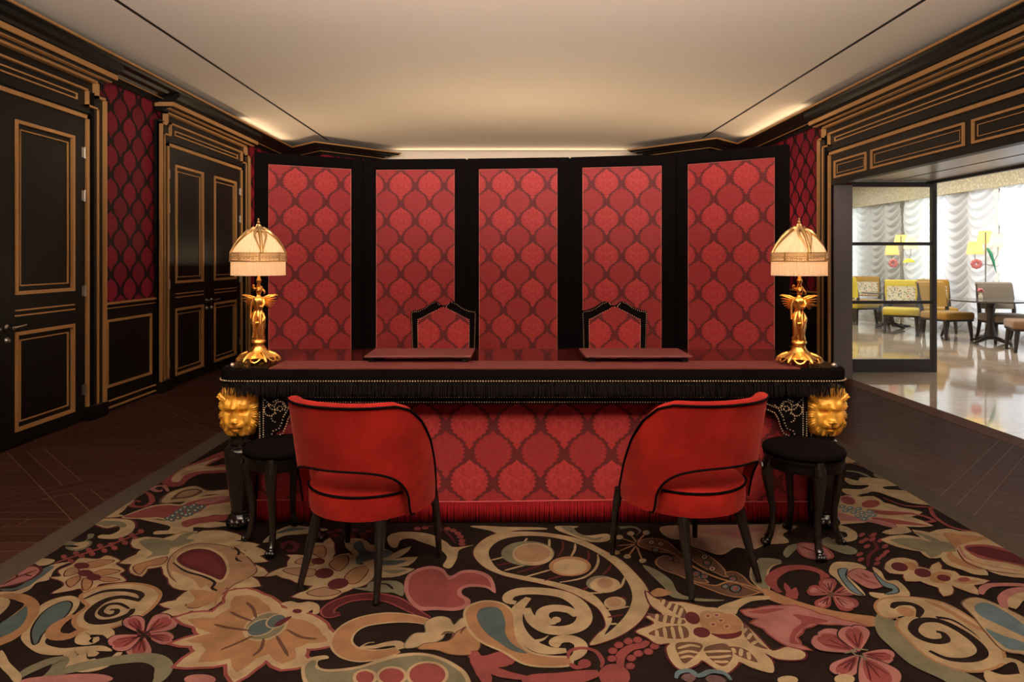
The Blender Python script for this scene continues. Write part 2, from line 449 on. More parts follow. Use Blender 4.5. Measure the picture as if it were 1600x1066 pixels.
def pq(p, q): return ((q-p)/2, (q+p)/2)
for k in range(-5, 9):
    for m in range(-4, 9):
        p0 = P0+PP*k; q0 = Q0+PP*m
        pa, pb, qa, qb = p0+HB, p0+PP-HB, q0+HB, q0+PP-HB
        cell = [pq(pa, qa), pq(pb, qa), pq(pb, qb), pq(pa, qb)]
        xs = [c[0] for c in cell]; ys = [c[1] for c in cell]
        vert = (k//2) % 2 == 0
        lo, hi = (min(xs), max(xs)) if vert else (min(ys), max(ys))
        t = lo
        while t < hi:
            t2 = min(t+.0922, hi)
            if vert: st = clip(clip(cell, -1, 0, -t), 1, 0, t2)
            else: st = clip(clip(cell, 0, -1, -t), 0, 1, t2)
            if len(st) >= 3:
                ax = 1 if vert else 0
                l0 = min(c[ax] for c in st); l1 = max(c[ax] for c in st)
                cuts = [l0]+([l0+(l1-l0)*rb.uniform(.35, .65)] if l1-l0 > .7 else [])+[l1]
                for c0, c1 in zip(cuts, cuts[1:]):
                    d = (0, 1) if vert else (1, 0)
                    addboard(shrink(clip(clip(st, -d[0], -d[1], -c0), d[0], d[1], c1), GP))
            t = t2
        # double band boards along q (between cells) and along p
        for j in (0, 1):
            a, b = p0-HB+HB*j, p0+HB*j
            addboard(shrink([pq(a, q0-HB), pq(b, q0-HB), pq(b, q0+PP-HB), pq(a, q0+PP-HB)], GP))
            a, b = q0-HB+HB*j, q0+HB*j
            addboard(shrink([pq(p0+HB, a), pq(p0+PP-HB, a), pq(p0+PP-HB, b), pq(p0+HB, b)], GP))
boards = [b for b in boards if len(b[1]) >= 3]
def _seen(pl):
    cx = sum(p[0] for p in pl)/len(pl); cy = sum(p[1] for p in pl)/len(pl)
    return cy > 2.0 and -.76*cy < cx < .78*cy and (cx < CX0+.1 or cx > CX1-.1)
boards.sort(key=lambda b: (not _seen(b[1]), b[0]))
rest = MB()
for i, (d, pl) in enumerate(boards):
    mb = MB() if i < 295 else rest
    mb.prism(pl, lambda p, k: (p[0], p[1], 0.0 if k else -.001))
    if i < 295: mb.build('plank', parquet_m, floor)
rest.build('plank_field', parquet_m, floor, kind='stuff')
MB().box(XR-.0, -4, -.001, 3.665, 7.4, .0015).build('threshold_board', border_m, floor)
# ---- marble slabs of the lounge
lf = MB().box(3.665, -1, -.06, 8.6, 18, -.004).build('floor_lounge', parquet_joint)
tag(lf, 'polished cream marble floor of the bright lounge', kind='structure')
yy = 1.6; _n = 0
while yy < 17.5:
    xx = 3.668
    while xx < 8.3:
        x1 = min(xx+1.15, 8.4)
        MB().box(xx+.0012, yy+.0012, -.004, x1-.0012, yy+1.148, 0).build('marble_slab', marble, lf); xx += 1.15
    yy += 1.15
# ---- ceiling with its two dark slots
ceiling = struct('ceiling', 'warm plaster ceiling with two dark linear slots')
SLX = (-2.60, 2.765); SW = .017
MB().box(XL-.2, YF, ZC, SLX[0]-SW, YB+.2, ZC+.12).box(SLX[0]+SW, YF, ZC, SLX[1]-SW, YB+.2, ZC+.12).box(SLX[1]+SW, YF, ZC, XR+.25, YB+.2, ZC+.12)\
    .box(SLX[0]-SW, 9.92, ZC, SLX[0]+SW, YB+.2, ZC+.12).box(SLX[1]-SW, 9.70, ZC, SLX[1]+SW, YB+.2, ZC+.12).build('plaster_field', ceil_paint, ceiling)
for x, ye in zip(SLX, (9.92, 9.70)):
    MB().box(x-SW, YF, ZC+.001, x+SW, ye, ZC+.12).build('slot', slot_dark, ceiling)
# ---- walls
wall_left = MB().box(XL-.2, YF, 0, XL, YB, ZC).build('wall_left', paper)
tag(wall_left, 'magenta and black damask papered wall with black doors', kind='structure')
PIER_L = [(-3.37, 10.49), (-2.65, 9.77), (-2.0, 10.42), (-2.48, 10.9)]
PIER_R = [(2.60, 10.9), (2.12, 10.16), (2.79, 9.49), (3.48, 10.18)]
OY0, OY1, OH = 2.935, 7.295, 2.07
wr = MB().box(XR, OY1, 0, XR+.185, YB, ZC).box(XR, YF, 0, XR+.185, OY0, ZC).box(XR, OY0, OH+.08, XR+.185, OY1, ZC)
wall_right = wr.build('wall_right', paper)
tag(wall_right, 'damask papered wall pierced by the wide lounge opening', kind='structure')
wall_back = MB().box(XL-.2, YB, 0, XR+.2, YB+.2, ZC).build('wall_back', paper_x)
tag(wall_back, 'damask papered rear wall behind the screen', kind='structure')
for nm, pr in (('pier', PIER_L), ('pier', PIER_R)):
    MB().prism([*pr, (pr[-1][0] if nm == 'x' else pr[-1][0], YB+.01), (pr[0][0], YB+.01)] if False else (pr+[(XL, YB)] if pr is PIER_L else pr+[(XR, YB)]),
               lambda p, k: (p[0], p[1], 2.86 if k else 0)).build(nm, paper_x, wall_back)
wall_front = MB().box(XL-.2, YF-.2, 0, XR+.3, YF, ZC).build('wall_front', paper_x)
tag(wall_front, 'papered wall of the hall behind the viewer', kind='structure')
# ---- crown cornice swept round the room
CR = [(0, 2.775), (.028, 2.775), (.028, 2.805), (.07, 2.812), (.095, 2.838), (.15, 2.843), (.175, 2.862), (.235, 2.868), (.255, 2.882), (.255, 2.888), (.27, 2.888), (.27, 2.905), (.255, 2.905), (.245, 2.885), (0, 2.885)]
def offs(path, d):
    res = []
    for i, p in enumerate(path):
        a = path[i-1] if i else None; b = path[i+1] if i < len(path)-1 else None
        def nrm(u, v): L = math.hypot(v[0]-u[0], v[1]-u[1]); return ((v[1]-u[1])/L, -(v[0]-u[0])/L)
        if a is None: n = nrm(p, b); res.append((p[0]+n[0]*d, p[1]+n[1]*d)); continue
        if b is None: n = nrm(a, p); res.append((p[0]+n[0]*d, p[1]+n[1]*d)); continue
        n1 = nrm(a, p); n2 = nrm(p, b); k = 1+n1[0]*n2[0]+n1[1]*n2[1]; k = max(k, .25)
        res.append((p[0]+(n1[0]+n2[0])/k*d, p[1]+(n1[1]+n2[1])/k*d))
    return res
def sweep(path, prof, mat, name, parent, closed=False):
    mb = MB(); rows = [[(x, y, h) for (x, y) in offs(path, n)] for n, h in prof]
    W = len(path)
    for r in rows: mb.v += r
    for i in range(len(rows)-1):
        for j in range(W-1): mb.f.append((i*W+j, i*W+j+1, (i+1)*W+j+1, (i+1)*W+j)); mb.m.append(0)
    if closed:
        i = len(rows)-1
        for j in range(W-1): mb.f.append((i*W+j, i*W+j+1, j+1, j)); mb.m.append(0)
        mb.f.append(tuple(k*W for k in range(len(rows)))); mb.m.append(0); mb.f.append(tuple(k*W+W-1 for k in reversed(range(len(rows))))); mb.m.append(0)
    return mb.build(name, mat, parent)
cornice = struct('trim_1', 'black and gold crown cornice with a lit cove')
for WPATH in ([(XL, YF)]+PIER_L, PIER_R+[(XR, YF)]):
    sweep(WPATH, CR[:10], black, 'crown_moulding', cornice)
    sweep(WPATH, CR[9:13], gold_line, 'gilt_edge', cornice)
    sweep(WPATH, CR[12:], black, 'cove_shelf', cornice)
    sweep(WPATH, [(.071, 2.8105), (.078, 2.811), (.078, 2.8185), (.071, 2.815)], gold_line, 'gilt_bead', cornice, True)
MB().box(-2.5, YB-.03, 2.25, 2.62, YB, ZC).build('plaster_band', ceil_paint, wall_back)
# ---- architraves with ears, over-door cornices
def architrave(name, label, side, a, b, top_gap=None, right_open=False):
    t = struct(name, label)
    for nm, w0, w1, n0, n1, zt in (('inner_casing', 0.0, .085, 0, .022, 2.44), ('outer_casing', .085, .215, 0, .05, 2.615)):
        mb = MB()
        wbox(mb, side, a-w1, a-w0, 0 if nm == 'x' else .11, zt, n0, n1); wbox(mb, side, b+w0, b+w1, .11, zt, n0, n1)
        mb.build(nm, black, t)
    hb = MB(); z0 = 2.40 if side == 'L' else OH
    wbox(hb, side, a, b, z0, 2.62, 0, .022); wbox(hb, side, a-.085, b+.085, 2.44, 2.72, .0, .034); hb.build('head_casing', black, t)
    e1, e2, e3 = .018, .125, .205
    g = MB(); wpath(g, side, [(a-e1, .11), (a-e1, 2.405), (b+e1, 2.405), (b+e1, .11)], .030, .018, .045); g.build('gilt_inner_moulding', gold_line, t)
    g = MB(); wpath(g, side, [(a-e2, .11), (a-e2, 2.495), (a+.005, 2.495), (a+.005, 2.615), (b-.005, 2.615), (b-.005, 2.495), (b+e2, 2.495), (b+e2, .11)], .015, .03, .062); g.build('gilt_middle_moulding', gold_line, t)
    g = MB(); wpath(g, side, [(a-e3, .11), (a-e3, 2.585), (a-.10, 2.585), (a-.10, 2.70), (b+.10, 2.70), (b+.10, 2.585), (b+e3, 2.585), (b+e3, .11)], .020, .03, .078); g.build('gilt_outer_moulding', gold_line, t)
    g = MB(); wframe(g, side, a+.115, b-.115, 2.515, 2.565, .011, .03, .044); g.build('gilt_inlay', gold_line, t)
    # projecting cornice over the head
    c = [(0, 2.705), (.075, 2.705), (.085, 2.72), (.13, 2.728), (.14, 2.742), (.165, 2.744), (.165, 2.786), (.19, 2.79), (.20, 2.81), (.23, 2.83), (.235, 2.866), (0, 2.866)]
    def cp(pp, k): return wp(side, (a-.185 if k == 0 else b+.185), pp[1], pp[0])
    MB().prism(c, cp).build('over_door_cornice', black, t)
    g = MB(); s0, s1 = a-.185, b+.185
    wbox(g, side, s0-.012, s1+.012, 2.744, 2.783, .163, .178); wbox(g, side, s0-.012, s0, 2.744, 2.783, 0, .163); wbox(g, side, s1, s1+.012, 2.744, 2.783, 0, .163); g.build('gilt_band', gold_line, t)
    g = MB(); wbox(g, side, s0, s1, 2.722, 2.730, .09, .136); g.build('gilt_bead', gold_line, t)
    p = MB(); wbox(p, side, a-.225, a-.0, 0, .11, 0, .085); p.build('plinth_block', black, t)
    p = MB(); wbox(p, side, b+.0, b+.225, 0, .11, 0, .085); p.build('plinth_block', black, t)
    return t
architrave('trim_2', 'black eared door surround with gold lines, nearer the viewer', 'L', 3.58, 5.40)
architrave('trim_3', 'black eared door surround with gold lines, nearer the screen', 'L', 6.72, 8.54)
portal = architrave('trim_4', 'black and gold portal surround of the lounge opening', 'R', OY0, OY1)
for s0, s1 in ((6.57, 7.21), (5.16, 6.48), (3.75, 5.07), (3.02, 3.66)):
    g = MB(); wframe(g, 'R', s0, s1, 2.135, 2.315, .018, .02, .038); o = g.build('gilt_panel_frame', gold_line, portal)
    g = MB(); wframe(g, 'R', s0+.05, s1-.05, 2.180, 2.270, .006, .02, .028); g.build('gilt_bead', gold_line, portal)
reveal = struct('trim_5', 'taupe reveal and soffit lining the lounge opening')
MB().box(XR+.004, OY1-.012, 0, XR+.2, OY1, OH).build('jamb', jamb_grey, reveal)
MB().box(XR+.004, OY0, 0, XR+.2, OY0+.012, OH).build('jamb', jamb_grey, reveal)
MB().box(XR+.004, OY0, OH, XR+.06, OY1, OH+.1).build('header_lip', black, reveal)
MB().box(XR+.06, OY0-.5, 2.16, 4.30, 7.80, 2.24).build('soffit', soffit_m, reveal)
MB().box(4.34, OY0-.5, 2.16, 4.80, 7.80, 2.24).build('soffit', soffit_m, reveal)
MB().box(4.29, OY0-.5, 2.17, 4.35, 7.80, 2.26).build('sliding_track', bronze, reveal)
MB().box(4.78, OY0-.5, 2.13, 4.83, 7.80, 2.95).build('lintel', bronze, reveal)
# ---- doors
def door(name, label, a, b):
    D = struct(name, label); mid = (a+b)/2
    for li, (s0, s1) in enumerate(((a+.004, mid-.002), (mid+.002, b-.004))):
        mb = MB(); wbox(mb, 'L', s0, s1, .012, 2.39, .001, .016)
        L = mb.build('door_leaf', black, D)
        # raised stiles and rails leave the panels sunk
        p0, p1 = s0+.135, s1-.135
        mb = MB()
        for (c, d, e, f) in ((s0, p0, .012, 2.39), (p1, s1, .012, 2.39), (p0, p1, .012, .104), (p0, p1, .783, 1.036), (p0, p1, 2.23, 2.39)): wbox(mb, 'L', c, d, e, f, .016, .030)
        mb.build('stile_and_rail', black, L)
        for z0, z1 in ((.104, .783), (1.036, 2.23)):
            g = MB(); wframe(g, 'L', p0, p1, z0, z1, .024, .016, .040); g.build('gilt_frame', gold_line, L)
            g = MB(); wframe(g, 'L', p0+.058, p1-.058, z0+.058, z1-.058, .008, .016, .026); g.build('gilt_bead', gold_line, L)
        g = MB(); wbox(g, 'L', p0, p1, .925, .935, .030, .038); g.build('gilt_bar', gold_line, L)
        g = MB(); wbox(g, 'L', p0, p1, .889, .899, .030, .038); g.build('gilt_bar', gold_line, L)
        hx = s1-.02 if li else s0+.02
        for hz in (.25, 1.03, 1.78, 2.12):
            g = MB(); g.tube([wp('L', hx+(.012 if li else -.012), hz-.045, .036), wp('L', hx+(.012 if li else -.012), hz+.045, .036)], .008, 8); wbox(g, 'L', hx-.022, hx+.012, hz-.04, hz+.04, .030, .033); g.build('hinge', chrome, L, smooth=True)
        k = mid+(.06 if li else -.06); sg = 1 if li else -1
        g = MB(); g.lathe([(0, 0), (.022, 0), (.024, .004), (.012, .012), (.009, .045), (.012, .05), (0, .052)], 14); g.v = [wp('L', k+x, .82+y, .030+z) for x, y, z in g.v]
        g.tube([wp('L', k, .82, .078), wp('L', k+sg*.03, .823, .082), wp('L', k+sg*.09, .826, .080), wp('L', k+sg*.13, .83, .074)], [.010, .008, .007, .005], 8); g.build('lever_handle', chrome, L, smooth=True)
        g = MB(); g.lathe([(0, 0), (.022, 0), (.023, .005), (.014, .012), (.012, .02), (0, .024)], 14); g.v = [wp('L', k+x, .735+y, .030+z) for x, y, z in g.v]; g.build('lock_rose', chrome, L, smooth=True)
    return D
door('door_1', 'black double door with gold framed panels, nearer the viewer', 3.58, 5.40)
door('door_2', 'black double door with gold framed panels, beside the screen', 6.72, 8.54)
# ---- dado between the surrounds
def dado(name, label, side, a, b):
    t = struct(name, label)
    m = MB(); wbox(m, side, a, b, 0, .90, 0, .014); m.build('dado_board', black, t)
    g = MB(); wbox(g, side, a, b, .898, .914, .0, .034); g.build('gilt_rail', gold_line, t)
    g = MB(); wbox(g, side, a, b, .862, .869, .014, .024); g.build('gilt_bead', gold_line, t)
    g = MB(); wframe(g, side, a+.075, b-.075, .20, .77, .020, .014, .030); g.build('gilt_frame', gold_line, t)
    g = MB(); wbox(g, side, a, b, .078, .090, .014, .026); g.build('gilt_bead', gold_line, t)
    g = MB(); wbox(g, side, a, b, .022, .036, .014, .03); g.build('gilt_bead', gold_line, t)
dado('trim_6', 'black gold-lined dado under the damask between the doors', 'L', 5.625, 6.495)
dado('trim_7', 'black gold-lined dado beyond the farther door', 'L', 8.765, 10.3)
dado('trim_8', 'black gold-lined dado beside the portal', 'R', 7.52, 9.9)
dado('trim_9', 'black gold-lined dado left of the nearer door', 'L', -3.9, 3.355)
# ---- lounge shell
lr = struct('wall_lounge', 'bright window wall of the lounge with patterned frieze')
MB().box(7.90, -1, 2.45, 8.25, 18, 3.0).build('frieze', mosaic, lr)
MB().box(3.70, 17.3, 0, 8.6, 17.5, 3.0).build('end_wall', ceil_paint, lr)
MB().box(3.70, -1.2, 0, 8.6, -1, 3.0).build('end_wall', ceil_paint, lr)
MB().box(3.67, -1, 2.9, 8.6, 17.5, 3.1).build('lounge_ceiling', ceil_paint, lr)
MB().box(3.67, 7.85, 0, 3.72, 17.5, 3.0).build('side_wall', ceil_paint, lr)
for i, y in enumerate((2.4, 4.6, 6.8, 9.05, 11.3, 14.0, 16.4)):
    o = MB().box(8.16, y-.04, 0, 8.24, y+.04, 2.45).build('window_mullion', bronze, lr)

for y0, y1 in ((13.55, 15.5), (11.65, 12.45), (8.2, 9.4), (4.0, 5.4)):
    MB().box(8.26, y0, 0, 8.5, y1, 2.95).build('window_pier', ceil_paint, lr)

MB().box(8.12, -1, 0, 8.25, 17.3, .14).build('leak_block', ceil_paint, lr)  # unseen block added to stop daylight leaking under the curtains

# ================================================================== GLASS SCREEN OF THE LOUNGE OPENING
gy = 7.76
gp = thing('glass_partition', 'bronze framed glass panel with two cross bars by the lounge opening', 'partition', (3.70, gy, 0))
def gpb(nm, x0, x1, z0, z1, y0=-.03, y1=.03, mt=None): return MB().bbox(x0-3.70, y0, z0, x1-3.70, y1, z1, .004).build(nm, mt or bronze, gp)
gpb('stile', 3.70, 3.76, 0, 2.155); gpb('stile', 4.815, 4.865, 0, 2.155); gpb('bottom_rail', 3.76, 4.815, 0, .145); gpb('top_rail', 3.76, 4.815, 2.10, 2.155)
gpb('cross_bar', 3.76, 4.815, 1.435, 1.472, -.02, .02); gpb('cross_bar', 3.76, 4.815, .772, .808, -.02, .02)
for z0, z1 in ((.145, .772), (.808, 1.435), (1.472, 2.10)): gpb('pane', 3.755, 4.82, z0-.005, z1+.005, -.004, .004, glass).data.materials[0] = glass
# ================================================================== CARPET
PAL = {'c': (.46, .335, .19), 't': (.36, .215, .12), 'o': (.38, .20, .095), 'r': (.27, .065, .06), 'p': (.40, .165, .145), 'b': (.105, .018, .022), 'x': (.15, .028, .03),
       'g': (.20, .185, .115), 'e': (.085, .125, .125), 'k': (.0125, .0068, .0058), 'm': (.135, .068, .042), 'w': (.5, .42, .3), 'q': (.42, .26, .18), 'l': (.13, .20, .22), 'v': (.16, .09, .09)}
def smooth_poly(pts, closed=True, sub=4):
    n = len(pts); res = []
    for i in range(n if closed else n-1):
        p0 = pts[i-1] if closed or i > 0 else pts[0]; p1 = pts[i]; p2 = pts[(i+1) % n]; p3 = pts[(i+2) % n] if closed or i+2 < n else pts[-1]
        for k in range(sub):
            t = k/sub; a = []
            for d in (0, 1):
                a.append(.5*((2*p1[d])+(-p0[d]+p2[d])*t+(2*p0[d]-5*p1[d]+4*p2[d]-p3[d])*t*t+(-p0[d]+3*p1[d]-3*p2[d]+p3[d])*t**3))
            res.append(tuple(a))
    if not closed: res.append(pts[-1])
    return res
def area(p): return sum(a[0]*b[1]-b[0]*a[1] for a, b in zip(p, p[1:]+p[:1]))/2
def grow(p, d):
    n = len(p); s = 1 if area(p) > 0 else -1; res = []
    for i in range(n):
        a, b, c = p[i-1], p[i], p[(i+1) % n]
        def nr(u, v):
            L = math.hypot(v[0]-u[0], v[1]-u[1]) or 1e-9; return ((v[1]-u[1])/L*s, -(v[0]-u[0])/L*s)
        n1 = nr(a, b); n2 = nr(b, c); k = max(1+n1[0]*n2[0]+n1[1]*n2[1], .6)
        res.append((b[0]+(n1[0]+n2[0])/k*d, b[1]+(n1[1]+n2[1])/k*d))
    return res
def stroke(pts, w, taper):
    p = smooth_poly(pts, False, 5); n = len(p); l = []; r = []
    for i in range(n):
        a = p[max(i-1, 0)]; b = p[min(i+1, n-1)]; L = math.hypot(b[0]-a[0], b[1]-a[1]) or 1e-9
        f = i/(n-1); k = min(1, .45+2.5*min(f, 1-f)) if not taper else max(.12, 1-f)
        nx, ny = -(b[1]-a[1])/L*w*k, (b[0]-a[0])/L*w*k
        l.append((p[i][0]+nx, p[i][1]+ny)); r.append((p[i][0]-nx, p[i][1]-ny))
    return l, r
carpet = thing('carpet', 'dark brown wool carpet with huge cream, tan, rose and teal flowers and scrolls', 'carpet', (0, 0, 0))
MB().bbox(CX0, CY0, .0005, CX1, CY1, .006, .002).build('carpet_edge', simple('carpet_border', (.052, .040, .029), 1.0, bmp=.4, bscale=300), carpet)
cv = []; cf = []; cc = []
ZST = [.0062]
BX0, BX1 = CX0+.14, CX1-.14
def emit(poly=None, quads=None, col='k'):
    global cv, cf
    n = len(cv); z = ZST[0]; ZST[0] += 4e-6
    def cl(p): return (min(max(p[0], BX0), BX1), min(max(p[1], CY0+.12), CY1-.12), z)
    if poly is not None:
        tri = tessellate_polygon([[Vector((p[0], p[1], 0)) for p in poly]])
        cv += [cl(p) for p in poly]
        for t in tri: cf.append(tuple(n+i for i in t)); cc.append(col)
    else:
        l, r = quads; m = len(l); cv += [cl(p) for p in l]+[cl(p) for p in r]
        for i in range(m-1): cf.append((n+i, n+i+1, n+m+i+1, n+m+i)); cc.append(col)
emit(poly=[(BX0, CY0+.12), (BX1, CY0+.12), (BX1, CY1-.12), (BX0, CY1-.12)], col='k')
